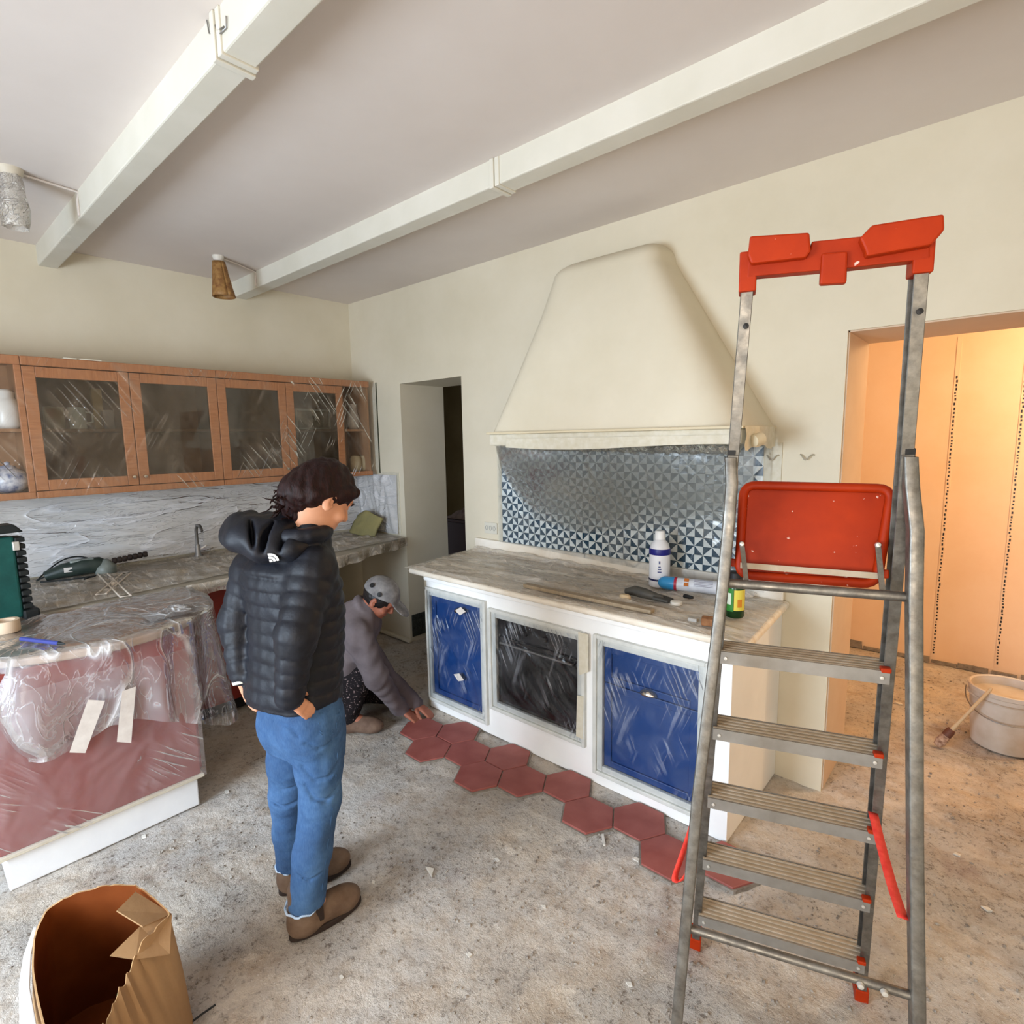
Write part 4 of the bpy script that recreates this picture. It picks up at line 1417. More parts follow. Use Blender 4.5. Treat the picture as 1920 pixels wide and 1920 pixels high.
# olive piece made up for a reflection in that corner, tap, small bits on the worktop
c = Yp(712, 975, 2.76)
b = MB()
P = []
for i in range(12):
    row = []
    for j in range(12):
        u, v = i / 11 - 0.5, j / 11
        row.append((c[0] - 0.10 + u * 0.36, 2.74 - 0.10 * (1 - v) - 0.03 * math.cos(u * 3) + 0.02 * float(vnoise(i * 0.6, j * 0.6, 3)), 0.915 + v * (0.20 - 0.12 * abs(u)) + 0.0))
    P.append(row)
obj('reflection_piece', MB().grid(np.array(P), flip=True), simple('olive_reflection', (150, 140, 92), 0.8, c2=(128, 122, 84), nscale=8, bump=0.3, bscale=20), smooth=50, solid=0.02, label='made-up olive sack leaning under film in the corner', cat='reflection')
p = Zp(372, 1012, 0.91)
p = np.array([XW + 0.16, Xp(368, 1000, XW + 0.16)[1], 0.905])
TA = thing('kitchen_tap', 'grey mixer tap standing by the wall under film', 'tap', tuple(p))
obj('tap_base', MB().lathe([(0.026, 0), (0.026, 0.02), (0.018, 0.03), (0.016, 0.09), (0.01, 0.1)], p, 16), MAT['steel'], TA, smooth=50)
obj('tap_spout', MB().tube([p + np.array(q) for q in [(0, 0, 0.09), (0, 0, 0.20), (0.03, 0, 0.235), (0.08, 0, 0.235), (0.11, 0, 0.20)]], [0.011, 0.011, 0.011, 0.010, 0.010], 12), MAT['steel'], TA, smooth=60)
obj('tap_lever', MB().tube([p + np.array(q) for q in [(0.0, 0.018, 0.06), (0.03, 0.05, 0.085)]], [0.008, 0.006], 8), MAT['tape_white'], TA, smooth=60)
p = Zp(364, 1036, 0.92)
obj('red_tube', MB().lathe([(0.012, 0), (0.016, 0.01), (0.016, 0.07), (0.006, 0.085), (0, 0.085)], p + [0, 0, 0.012], 14, axis=(0.4, 0.9, 0.1)), simple('red_cap', (196, 70, 60), 0.4), smooth=50, label='small red tube on the wall worktop', cat='tube')
p = Zp(398, 1028, 0.915)
b = MB().obox(p + [0, 0, 0.014], (0.02, 0.04, 0.003), (-0.03, 0.015, 0), (0, 0, 0.012))
obj('white_rag', b, simple('white_rag', (226, 218, 216), 0.9, c2=(204, 196, 196), nscale=20), bevel=0.01, seg=3, label='crumpled white rag on the wall worktop', cat='rag')
for k, (px, py) in enumerate([(246, 1038), (258, 1036)]):
    p = Zp(px, py, 0.915)
    b = MB().obox(p + [0, 0, 0.009], (0.018, 0.01, 0), (-0.008, 0.014, 0), (0, 0, 0.009))
    obj('filler_crumb', b, MAT['chip'], bevel=0.004, label=('pale filler crumb just behind the sander handle', 'pale filler crumb farthest from the sander')[k], cat='crumb')

# base unit under the wall worktop
BU = thing('base_cabinet', 'deep red base cabinet under the wall worktop beside the woman', 'cabinet', (-3.95, 1.5, 0))
obj('unit_body', MB().box(XW + 0.01, -3.56, 1.10, 2.02, 0.09, 0.86), MAT['red_unit'], BU)
obj('unit_plinth', MB().box(XW + 0.01, -3.62, 1.10, 2.02, 0, 0.09), MAT['oven_dark'], BU)
for k in range(2):
    y0 = 1.104 + k * 0.458
    d = obj('unit_door', MB().box(-3.56, -3.54, y0, y0 + 0.452, 0.10, 0.855), MAT['red_unit'], BU, bevel=0.004)
    obj('door_knob', MB().lathe([(0.006, 0), (0.006, 0.014), (0.013, 0.02), (0, 0.028)], (-3.54, y0 + (0.41 if k == 0 else 0.045), 0.76), 12, axis=(1, 0, 0)), MAT['steel'], d, smooth=50)

# ================================================================== peninsula
PN = thing('peninsula', 'oxblood kitchen peninsula wrapped in film on a white plinth', 'peninsula', (-3.05, 0.5, 0))
pr0, pr1 = Zp(18, 1672), Zp(378, 1510)
PX = -2.755
b = MB().box(-3.42, PX, 0.15, 0.83, 0, 0.138)
obj('plinth', b, simple('bluish_white_plinth', (226, 228, 232), 0.7, c2=(236, 238, 240), nscale=6, bump=0.15, bscale=25), PN, bevel=0.006, label='white painted plinth')
b = MB().box(-3.42, PX + 0.02, 0.125, 0.855, 0.140, 0.156)
obj('base_ledge', b, MAT['tape'], PN, bevel=0.003)
b = MB().box(-3.42, PX + 0.008, 0.135, 0.845, 0.156, 0.86)
obj('end_panel', b, MAT['red_panel'], PN, bevel=0.004)
b = MB().box(-3.44, -2.80, 0.845, 0.868, 0.156, 0.86)
obj('side_panel', b, MAT['red_unit'], PN, bevel=0.003)
top = [(-3.42, -0.06), (-3.05, -0.03), (-2.92, 0.06), (-2.82, 0.19), (-2.755, 0.30), (-2.70, 0.44), (-2.675, 0.58), (-2.70, 0.72), (-2.78, 0.86), (-2.89, 0.98), (-3.0, 1.04), (-3.12, 1.06), (-3.42, 1.06)]


def smooth_poly(pts, n=90):
    pts = np.array(pts, float)
    seg = np.r_[0, np.cumsum(np.linalg.norm(np.diff(pts, axis=0), axis=1))]
    s = np.linspace(0, seg[-1], n)
    out = np.c_[np.interp(s, seg, pts[:, 0]), np.interp(s, seg, pts[:, 1])]
    for _ in range(6):
        out[1:-1] = (out[:-2] + 2 * out[1:-1] + out[2:]) / 4
    return out, s


per, ps = smooth_poly(top, 120)
obj('peninsula_top', MB().prism([tuple(q) for q in per], 0.862, 0.898), MAT['pen_top'], PN, bevel=0.01, seg=3)
# lower film tight over the end panel
P = sheet((PX + 0.024, 0.12, 0.78), (PX + 0.024, 0.86, 0.78), (PX + 0.034, 0.86, 0.155), (PX + 0.034, 0.12, 0.155), 60, 60, (1, 0, 0), 101, 30, 0.008, 0.010, 0.006, ang=1.9, spread=1.6)
obj('plastic_sheet', MB().grid(P), MAT['film_low'], smooth=180, label='tight clear film over the red end of the peninsula', cat='plastic sheet')
# top film and its hanging skirt in one sheet
nS, nV = 170, 34
perd, psd = smooth_poly(top[1:], nS)
tan = np.gradient(perd, axis=0)
tan /= np.linalg.norm(tan, axis=1)[:, None]
nor = np.c_[tan[:, 1], -tan[:, 0]]
if nor[nS // 2, 0] < 0:
    nor = -nor
# length of drop along the edge: deep pocket at left, caught up at the tapes, long tail at the right corner
yk = [-0.03, 0.12, 0.22, 0.33, 0.43, 0.52, 0.60, 0.72, 0.85, 0.96, 1.02, 1.06]
dk = [0.34, 0.36, 0.40, 0.43, 0.40, 0.37, 0.37, 0.43, 0.52, 0.60, 0.58, 0.40]
drop = np.interp(perd[:, 1], yk, dk)
drop[perd[:, 0] < -3.02] = np.interp(perd[perd[:, 0] < -3.02, 0], [-3.42, -3.02], [0.3, 0.5])
rows = []
for v in np.linspace(0, 1, 16)[:-1]:       # over the top, from the inside to the edge
    c0 = np.array([-3.42, 0.5])
    q = perd * (0.15 + 0.85 * v) + np.array([-3.38, 0.5]) * (0.85 - 0.85 * v)
    zz = 0.905 + 0.010 * np.maximum(0, fbm(q[:, 0] * 9, q[:, 1] * 13, 5, 4) + 0.15) + creases(q[:, 0], q[:, 1], 40, 0.008, 0.012, 33, ang=1.5, spread=1.0)
    rows.append(np.c_[q, zz])
for k, v in enumerate(np.linspace(0, 1, nV)):
    fold = 0.020 * np.sin(psd * 31 + 1.4 * np.sin(psd * 7)) + 0.012 * fbm(psd * 14, v * 3 + 0 * psd, 17, 3)
    pocket = 0.075 * np.exp(-((perd[:, 1] - 0.26) / 0.15) ** 2) * math.sin(math.pi * min(v, 0.96)) ** 0.8
    tail = 0.06 * np.exp(-((perd[:, 1] - 0.99) / 0.10) ** 2) * v
    gather = 1 - 0.75 * np.exp(-((perd[:, 1] - 0.50) / 0.12) ** 2) * v
    inward = -0.055 * v * np.exp(-((perd[:, 1] - 0.5) / 0.22) ** 2)
    off = 0.016 + (fold * (0.25 + v) * gather + pocket + tail + inward)
    q = perd + nor * off[:, None]
    zz = 0.905 - v * drop + 0.02 * v * fbm(psd * 9, 0 * psd, 23, 3)
    rows.append(np.c_[q, zz])
P = np.array(rows)
obj('plastic_drape', MB().grid(P, flip=True), MAT['film_drape'], smooth=180, label='crumpled clear film draped over the peninsula top with a hanging skirt', cat='plastic sheet')
# the two paper tape strips holding the skirt
for k, (pts, lab) in enumerate([([(165, 1312), (197, 1314), (160, 1412), (130, 1411)], 'left slanting strip of pale tape on the peninsula film'), ([(229, 1296), (255, 1287), (246, 1393), (219, 1391)], 'right upright strip of pale tape on the peninsula film')]):
    q = [Xp(a, c, PX + (0.075 if i < 2 else 0.045)) for i, (a, c) in enumerate(pts)]
    b = MB()
    nn = np.cross(q[1] - q[0], q[3] - q[0])
    nn /= np.linalg.norm(nn)
    P = []
    for i in range(9):
        s = i / 8
        bow = 0.0015 * math.sin(s * math.pi)
        P.append([q[0] * (1 - s) + q[3] * s + nn * bow, q[1] * (1 - s) + q[2] * s + nn * bow])
    obj('tape_strip', MB().grid(np.array(P)), MAT['tape_white'], label=lab, cat='tape')

# ------------------------------------------------------------------ tools on the peninsula and worktop
PZ = 0.912
c = Zp(66, 1158, PZ)
TB = thing('tool_case', 'tall green tool case with black ribbed edge on the peninsula', 'tool case', (c[0] - 0.05, c[1] - 0.12, PZ))
d1 = np.array([0.10, -0.995, 0])      # along the visible front, to the left
d2 = np.array([-0.995, -0.10, 0])     # back into the bench
hgt = 0.40
green = simple('bottle_green_plastic', (10, 62, 58), 0.45, c2=(18, 78, 72), nscale=14, bump=0.15, bscale=60)
gdark = simple('black_green_rubber', (20, 24, 24), 0.6)
k0 = c + np.array([0, 0, 0.0])
b = MB().obox(k0 + d1 * 0.16 + d2 * 0.05 + np.array([0, 0, hgt / 2]), d1 * 0.125, d2 * 0.05, np.array([0, 0, hgt / 2 - 0.012]))
obj('case_body', b, green, TB, bevel=0.012, seg=3)
for s in range(12):
    z = 0.02 + s * (hgt - 0.06) / 11
    b = MB().obox(k0 + d1 * 0.018 + d2 * 0.05 + np.array([0, 0, z + 0.01]), d1 * 0.018, d2 * 0.052, np.array([0, 0, 0.011]))
    obj('rib', b, gdark, TB, bevel=0.004)
obj('case_foot', MB().obox(k0 + d1 * 0.01 + d2 * 0.05 + np.array([0, 0, 0.022]), d1 * 0.03, d2 * 0.06, np.array([0, 0, 0.022])), gdark, TB, bevel=0.008)
b = MB().extr([k0 + d1 * 0.0 + d2 * 0.0 + np.array([0, 0, hgt + 0.005]), k0 + d1 * 0.03 + np.array([0, 0, hgt + 0.042]), k0 + d1 * 0.30 + np.array([0, 0, hgt + 0.036]), k0 + d1 * 0.30 + np.array([0, 0, hgt])], d2 * 0.11)
obj('case_lid', b, gdark, TB, bevel=0.006)
b = MB().obox(k0 + d1 * 0.035 - d2 * 0.004 + np.array([0, 0, hgt - 0.055]), d1 * 0.012, d2 * 0.008, np.array([0, 0, 0.02]))
obj('latch', b, MAT['bolt'], TB, bevel=0.003)
q = At(2, 984, 3.5)
hb = k0 + d1 * 0.19 + d2 * 0.05
b = MB().tube([hb + [0, 0, hgt + 0.03], hb + [0, 0, hgt + 0.08]], 0.014, 10)
b.lathe([(0.0, -0.045), (0.03, -0.04), (0.05, -0.01), (0.045, 0.03), (0.02, 0.045), (0, 0.047)], hb + np.array([0, 0, hgt + 0.12]), 18)
obj('round_knob', b, simple('navy_knob', (14, 18, 44), 0.45), TB, smooth=50, label='round navy knob on top')
p = Zp(12, 1184, PZ)
b = MB().lathe([(0.034, 0), (0.048, 0), (0.049, 0.004), (0.049, 0.046), (0.048, 0.05), (0.034, 0.05), (0.033, 0.046), (0.033, 0.004), (0.034, 0)], p, 30)
obj('masking_tape_roll', b, simple('tape_roll', (222, 196, 168), 0.7), smooth=40, label='cream masking tape roll lying beside the green case', cat='tape roll')
a, c2 = Zp(40, 1203, PZ), Zp(124, 1213, PZ)
PEN = thing('blue_pencil', 'blue carpenter pencil lying on the peninsula film', 'pencil', tuple((a + c2) / 2))
ax = (c2 - a) / np.linalg.norm(c2 - a)
L = np.linalg.norm(c2 - a)
obj('shaft', MB().lathe([(0.007, 0), (0.0085, 0.002), (0.0085, L * 0.85)], a + [0, 0, 0.012], 8, axis=ax), simple('blue_lacquer', (62, 70, 140), 0.4), PEN, smooth=30)
obj('tip', MB().lathe([(0.0085, L * 0.85), (0.003, L * 0.97), (0, L)], a + [0, 0, 0.012], 8, axis=ax), gdark, PEN, smooth=30)
# X-shaped wire tile spacer
a1, a2 = Zp(183, 1070, PZ), Zp(236, 1122, PZ)
b1, b2 = Zp(190, 1118, PZ), Zp(238, 1078, PZ)
XS = thing('wire_cross', 'white X-shaped wire frame lying on the peninsula', 'wire cross', tuple(Zp(213, 1098, PZ)))
wm = simple('white_coated_wire', (226, 214, 200), 0.5)
for (e0, e1) in ((a1, a2), (b1, b2)):
    dd = (e1 - e0) / np.linalg.norm(e1 - e0)
    s = np.array([-dd[1], dd[0], 0]) * 0.022
    up = np.array([0, 0, 0.012])
    b = MB().tube([e0 + s + up, e1 + s + up, e1 - s + up, e0 - s + up], 0.0045, 8, closed=True)
    obj('wire_loop', b, wm, XS, smooth=60)
obj('centre_boss', MB().lathe([(0.012, 0), (0.014, 0.004), (0.012, 0.02), (0, 0.022)], Zp(213, 1098, PZ), 14), wm, XS, smooth=50)
# sander with cable
p = Zp(150, 1082, PZ)
SD = thing('power_sander', 'grey power sander with black cable lying by the wall', 'power tool', tuple(p))
e1 = (Zp(235, 1062, PZ) - Zp(75, 1082, PZ))
e1 /= np.linalg.norm(e1)
e2 = np.array([-e1[1], e1[0], 0])
zz = np.array([0, 0, 1.0])
gm = simple('grey_tool_body', (96, 104, 100), 0.4, c2=(140, 146, 140), nscale=12)
gm2 = simple('dark_tool_body', (34, 46, 42), 0.45, c2=(52, 62, 56), nscale=16)
b = MB().tube([p + e1 * s + zz * h for s, h in ((-0.16, 0.03), (-0.08, 0.05), (0.02, 0.062), (0.10, 0.062), (0.14, 0.05))], [0.028, 0.042, 0.05, 0.048, 0.03], 14)
obj('motor_body', b, gm2, SD, smooth=50)
b = MB().lathe([(0.05, 0), (0.056, 0.01), (0.056, 0.05), (0.04, 0.07), (0.02, 0.09), (0, 0.095)], p + e1 * 0.13 - e2 * 0.01, 20)
obj('gear_head', b, gm, SD, smooth=50)
b = MB().obox(p + e1 * 0.02 + zz * 0.095, e1 * 0.06, e2 * 0.025, zz * 0.015)
obj('grip', b, gm, SD, bevel=0.01, seg=3)
b = MB()
for k in range(7):
    s = 0.165 + k * 0.027
    b.lathe([(0.014, 0), (0.019, 0.004), (0.019, 0.02), (0.014, 0.026)], p + e1 * s + zz * (0.075 + k * 0.003), 12, axis=e1)
obj('ribbed_handle', b, simple('brown_black_rubber', (40, 30, 26), 0.6), SD, smooth=40)
b = MB().obox(p - e1 * 0.05 - e2 * 0.04 + zz * 0.06, e1 * 0.02, e2 * 0.004, zz * 0.014)
obj('white_label', b, MAT['tape_white'], SD)
pts = [p - e1 * 0.16 + zz * 0.03]
for s in np.linspace(0, 1, 22):
    pts.append(p + e1 * (-0.20 + 0.36 * s) + e2 * (0.10 * math.sin(s * 3.0)) + zz * (0.012 + 0.10 * math.sin(s * math.pi)))
obj('cable', MB().tube(pts, 0.0045, 8), gdark, SD, smooth=60)
b = MB().tube([p + e1 * -0.18 - e2 * 0.05 + zz * 0.01, p + e1 * -0.05 - e2 * 0.10 + zz * 0.012, p + e1 * 0.08 - e2 * 0.09 + zz * 0.012, p + e1 * 0.02 - e2 * 0.14 + zz * 0.01], 0.0045, 8)
obj('spare_lead', b, gdark, SD, smooth=60)
# crumpled off-cut of film on the peninsula
c = Zp(330, 1148, PZ)
P = []
for i in range(26):
    row = []
    for j in range(18):
        u, v = i / 25 - 0.5, j / 17 - 0.5
        r2 = math.exp(-((u / 0.3) ** 2 + (v / 0.3) ** 2))
        row.append((c[0] + v * 0.18 + 0.01 * float(vnoise(i, j, 1)), c[1] + u * 0.26, PZ + 0.006 + r2 * (0.018 + 0.04 * abs(float(vnoise(i * 0.55, j * 0.6, 6))))))
    P.append(row)
obj('film_scrap', MB().grid(np.array(P), flip=True), MAT['film'], smooth=20, label='crumpled clear film scrap near the peninsula corner', cat='plastic scrap')
# ================================================================== step ladder
LW = np.array([-0.944, -0.33, 0.0])
LW /= np.linalg.norm(LW)
LN = np.array([-LW[1], LW[0], 0.0])
if LN[1] > 0:
    LN = -LN
UPV = np.array([0, 0, 1.0])
AR = np.array([-0.218, 1.809, 0.0])
WA, HJ, DJ, WJ, WT, HT, DB, WB, HS, H1 = 0.480, 1.638, 0.361, 0.342, 0.304, 2.026, 0.521, 0.532, 0.242, 0.173
LM = AR + LW * WA / 2


def LA(h, s, extra=0.0):
    return LM + LN * DJ * h / HJ + UPV * h + LW * s * ((WA + (WJ - WA) * h / HJ) / 2 + extra)


def LT(s):
    return LM + LN * DJ * HT / HJ + UPV * HT + LW * s * WT / 2


def LB(h, s, extra=0.0):
    return LM + LN * (DB + (DJ - DB) * h / HJ) + UPV * h + LW * s * ((WB + (WJ - WB) * h / HJ) / 2 + extra)


LD = thing('step_ladder', 'aluminium step ladder with red platform and red top tray', 'ladder', tuple(LM))


def channel(a, b_, s, web=0.030, dep=0.046):
    """open aluminium channel rail: web facing outwards, two lips"""
    d = (b_ - a) / np.linalg.norm(b_ - a)
    t_ = np.cross(d, LW)
    t_ /= np.linalg.norm(t_)
    mb = MB()
    mb.bar(a + LW * s * 0.010, b_ + LW * s * 0.010, 0.003, dep, side=LW)
    for q in (-1, 1):
        mb.bar(a + t_ * q * dep / 2 - LW * s * 0.001, b_ + t_ * q * dep / 2 - LW * s * 0.001, 0.024, 0.004, side=LW)
    return mb


def rect_tube(pts, w_, h_):
    """bent rectangular tube with rounded edges, w_ across the ladder and h_ front to back"""
    c8 = []
    for (a, c) in ((1, 1), (-1, 1), (-1, -1), (1, -1)):
        for an in (np.array([0.15, 0.5, 0.85]) if True else ()):
            th = an * math.pi / 2 + {(1, 1): 0, (-1, 1): math.pi / 2, (-1, -1): math.pi, (1, -1): 1.5 * math.pi}[(a, c)]
            c8.append((a * (w_ / 2 - 0.005) + 0.005 * math.cos(th), c * (h_ / 2 - 0.005) + 0.005 * math.sin(th)))
    P_ = [[p + LW * a + LN * c for (a, c) in c8 + c8[:1]] for p in pts]
    mb = MB().grid(np.array(P_), flip=True)
    return mb


for s in (-1, 1):
    obj('step_rail', channel(LA(0.012, s), LA(HJ + 0.02, s), s), MAT['alu'], LD, bevel=0.0012, seg=1)
    obj('guard_rail', channel(LA(HJ - 0.06, s), LT(s), s, dep=0.04), MAT['alu'], LD, bevel=0.0012, seg=1)
    b = MB().bar(LA(0.0, s), LA(0.05, s), 0.036, 0.056, side=LW)
    obj('rubber_foot', b, MAT['red'], LD, bevel=0.004)
    pts = [LA(HJ + 0.01, s, 0.004) + LN * 0.012, LB(HJ - 0.05, s, 0.004 if s < 0 else -0.004) + LN * 0.022, LB(HJ - 0.14, s, 0.010 if s < 0 else -0.006) + LN * 0.024, LB(HJ - 0.3, s, 0.008 if s < 0 else -0.006) + LN * 0.012, LB(HJ * 0.5, s, 0.004), LB(0.02, s)]
    obj('rear_leg', rect_tube(pts, 0.027, 0.036), MAT['alu'], LD, smooth=50)
    b = MB().lathe([(0.02, -0.02), (0.022, 0.0), (0.022, 0.035), (0.018, 0.045)], LB(0.02, s), 14)
    obj('leg_cap', b, MAT['black'], LD, smooth=40)
    b = MB().bar(LA(HJ - 0.005, s, 0.003) + LN * 0.016, LA(HJ + 0.028, s, 0.003) + LN * 0.016, 0.018, 0.016, side=LW)
    obj('socket_plug', b, MAT['black'], LD)
    b = MB().lathe([(0.006, 0), (0.006, 0.004), (0, 0.005)], LT(s) - UPV * 0.10 + LN * 0.021, 10, axis=LN)
    obj('rivet', b, MAT['black'], LD, smooth=40)
# treads
d_rail = (LA(1, 1) - LA(0, 1))
for k in range(5):
    h = H1 + HS * k
    a, c = LA(h, -1), LA(h, 1)
    mid = (a + c) / 2
    hl = np.linalg.norm(a - c) / 2 - 0.004
    mb = MB()
    mb.obox(mid - UPV * 0.002, LW * hl, LN * 0.042, UPV * 0.002)
    for q in range(5):
        mb.obox(mid + LN * (-0.034 + q * 0.017) + UPV * 0.0015, LW * hl, LN * 0.003, UPV * 0.0015)
    st = obj('tread', mb, MAT['alu_step'], LD)
    mb = MB()
    mb.obox(mid + LN * 0.043 - UPV * 0.013, LW * hl, LN * 0.002, UPV * 0.016)
    mb.obox(mid - LN * 0.043 - UPV * 0.013, LW * hl, LN * 0.002, UPV * 0.016)
    obj('tread_lip', mb, MAT['alu_lip'], st)
    b = MB().obox(a + LW * 0.012 + UPV * 0.004 + LN * 0.036, LW * 0.011, LN * 0.010, UPV * 0.006)
    obj('red_end_plug', b, MAT['red'], st, bevel=0.003)
    for s in (a, c):
        w_ = 1 if s is a else -1
        b = MB().lathe([(0.0045, 0), (0.0045, 0.003), (0, 0.0035)], s + LW * 0.02 * w_ + LN * 0.045 - UPV * 0.014, 8, axis=LN)
        obj('rivet', b, MAT['bolt'], st, smooth=40)


# braces of the rear frame
def solve_h(fn, py):
    hs_ = np.linspace(0, HJ, 200)
    best, bh = 1e9, 0
    for h in hs_:
        q = fn(h) - CP
        y = 960 - FPX * np.dot(q, CU) / np.dot(q, CF)
        if abs(y - py) < best:
            best, bh = abs(y - py), h
    return bh


hlow = (solve_h(lambda h: LB(h, -1), 1862) + solve_h(lambda h: LB(h, 1), 1745)) / 2
hupp = (solve_h(lambda h: LB(h, -1), 1122) + solve_h(lambda h: LB(h, 1), 1092)) / 2
obj('lower_brace', MB().tube([LB(hlow, -1), LB(hlow, 1)], 0.010, 10), MAT['alu'], LD, smooth=50)
obj('upper_brace', MB().tube([LB(hupp, -1), LB(hupp, 1)], 0.011, 10), MAT['alu'], LD, smooth=50)
q = LB(hlow, -1) + LW * 0.09
for k, o_ in enumerate((0.0, 0.045)):
    b = MB().lathe([(0.006, 0), (0.008, 0.003), (0.006, 0.010), (0, 0.011)], LB(hlow, -1) + LW * (0.06 + o_) + LN * 0.009, 10, axis=LN)
    obj('brace_bolt', b, MAT['bolt'], LD, smooth=40)


def on_plane(px, py, p0, n_):
    d = ray(px, py)
    return CP + d * (np.dot(p0 - CP, n_) / np.dot(d, n_))


# folded-up red platform, seen from below
hp_ = solve_h(lambda h: LA(h, -1), 1100)
p0 = (LA(hp_, 1) + LA(hp_, -1)) / 2 + LN * 0.015
pn = LN * 0.97 + UPV * 0.24
pn /= np.linalg.norm(pn)
cor = [on_plane(a, c, p0, pn) for a, c in ((1393, 909), (1674, 916), (1643, 1097), (1383, 1079))]


def rrect(c4, r, n=6):
    out = []
    m_ = len(c4)
    for i in range(m_):
        p_, q_, s_ = c4[i - 1], c4[i], c4[(i + 1) % m_]
        d1_, d2_ = (p_ - q_) / np.linalg.norm(p_ - q_), (s_ - q_) / np.linalg.norm(s_ - q_)
        for t_ in np.linspace(0, 1, n):
            A_, B_ = q_ + d1_ * r, q_ + d2_ * r
            out.append((1 - t_) ** 2 * A_ + 2 * t_ * (1 - t_) * q_ + t_ ** 2 * B_)
    return out


PL = obj('platform', MB().extr(rrect(cor, 0.03), -pn * 0.008), MAT['red'], LD, bevel=0.002)
ctr = sum(cor) / 4
rim = rrect([c + (c - ctr) * -0.015 for c in cor], 0.03)
obj('platform_rim', MB().tube([q + pn * 0.008 for q in rim], 0.011, 10, closed=True), MAT['red'], PL, smooth=60)
e = [on_plane(a, c, p0 + pn * 0.022, pn) for a, c in ((1388, 1060), (1646, 1080))]
obj('platform_strut', MB().bar(e[0], e[1], 0.003, 0.014, side=pn), MAT['alu_step'], PL)
for (a0, a1) in (((1391, 1020), (1400, 1096)), ((1646, 1022), (1656, 1122))):
    q0, q1 = on_plane(*a0, p0 + pn * 0.026, pn), on_plane(*a1, p0 + pn * 0.05, pn)
    obj('hinge_link', MB().bar(q0, q1, 0.004, 0.011, side=pn), MAT['alu'], PL)
    obj('hinge_pin', MB().lathe([(0.006, 0), (0.007, 0.003), (0.005, 0.008), (0, 0.009)], q0, 10, axis=pn), MAT['bolt'], PL, smooth=40)
for (a0) in ((1375, 1055), (1656, 1076)):
    q0 = on_plane(*a0, p0, pn)
    obj('pivot_block', MB().obox(q0, LW * 0.010, pn * 0.010, np.cross(LW, pn) * 0.010), MAT['red'], PL, bevel=0.003)

# red top tray
tp = (LT(1) + LT(-1)) / 2 + LN * 0.022


def tray_part(pts, fwd, back, name):
    q = [on_plane(a, c, tp + LN * fwd, LN) for a, c in pts]
    return MB().extr(q, -LN * (fwd + back))


TTP = obj('top_tray', tray_part([(1404, 478), (1520, 466), (1522, 452), (1622, 442), (1640, 455), (1744, 446), (1745, 484), (1722, 487), (1590, 502), (1420, 517), (1400, 521)], 0.004, 0.028, 't'), MAT['red'], LD, bevel=0.003)
obj('tray_cup', tray_part([(1406, 442), (1518, 435), (1521, 470), (1512, 482), (1408, 494), (1402, 478)], 0.022, 0.06, 't'), MAT['red'], TTP, bevel=0.004)
obj('tray_cup', tray_part([(1612, 446), (1636, 421), (1771, 400), (1772, 430), (1748, 458), (1625, 480), (1622, 468)], 0.026, 0.07, 't'), MAT['red'], TTP, bevel=0.004)
obj('tray_hook', tray_part([(1541, 474), (1590, 470), (1588, 530), (1537, 533)], 0.014, 0.006, 't'), MAT['red'], TTP, bevel=0.004)
for s in (-1, 1):
    obj('tray_sleeve', MB().bar(LT(s) - UPV * 0.03, LT(s) + UPV * 0.05, 0.034, 0.05, side=LW), MAT['red'], TTP, bevel=0.003)


# red webbing straps
def strap(pts, wdir, width=0.024):
    P_ = []
    for p_ in pts:
        P_.append([p_ - wdir * width / 2, p_ + wdir * width / 2])
    return MB().grid(np.array(P_))


def curve3(ctrl, n=24):
    ctrl = np.array(ctrl, float)
    s_ = np.linspace(0, len(ctrl) - 1, n)
    out = np.c_[[np.interp(s_, range(len(ctrl)), ctrl[:, i]) for i in range(3)]].T
    for _ in range(3):
        out[1:-1] = (out[:-2] + 2 * out[1:-1] + out[2:]) / 4
    return out


ha = solve_h(lambda h: LA(h, -1), 1512)
hb = solve_h(lambda h: LB(h, -1), 1725)
A0, B0 = LA(ha, -1) + LN * 0.03 - LW * -0.012, LB(hb, -1) + LW * 0.02
obj('red_strap', strap(curve3([A0, A0 * 0.66 + B0 * 0.34 - UPV * 0.01, A0 * 0.3 + B0 * 0.7 - UPV * 0.012, B0]), LW * 0.85 + UPV * 0.1, 0.026), MAT['red_strap'], LD, smooth=60, solid=0.002, label='red webbing strap on the right of the ladder')
dL = np.linalg.norm((LB(0.7, 1))[:2])
ha = solve_h(lambda h: LA(h, 1), 1462)
A0 = LA(ha, 1, 0.012)
dist = math.hypot(A0[0], A0[1])
c_ = [A0, At(1304, 1530, dist - 0.06), At(1276, 1612, dist - 0.12), At(1262, 1650, dist - 0.14), At(1278, 1655, dist - 0.15), At(1300, 1620, dist - 0.14), LB(solve_h(lambda h: LB(h, 1), 1600), 1, 0.0)]
obj('red_strap', strap(curve3(c_, 30), LN * 0.55 + LW * 0.6, 0.026), MAT['red_strap'], LD, smooth=60, solid=0.002, label='looped red webbing strap on the left of the ladder')

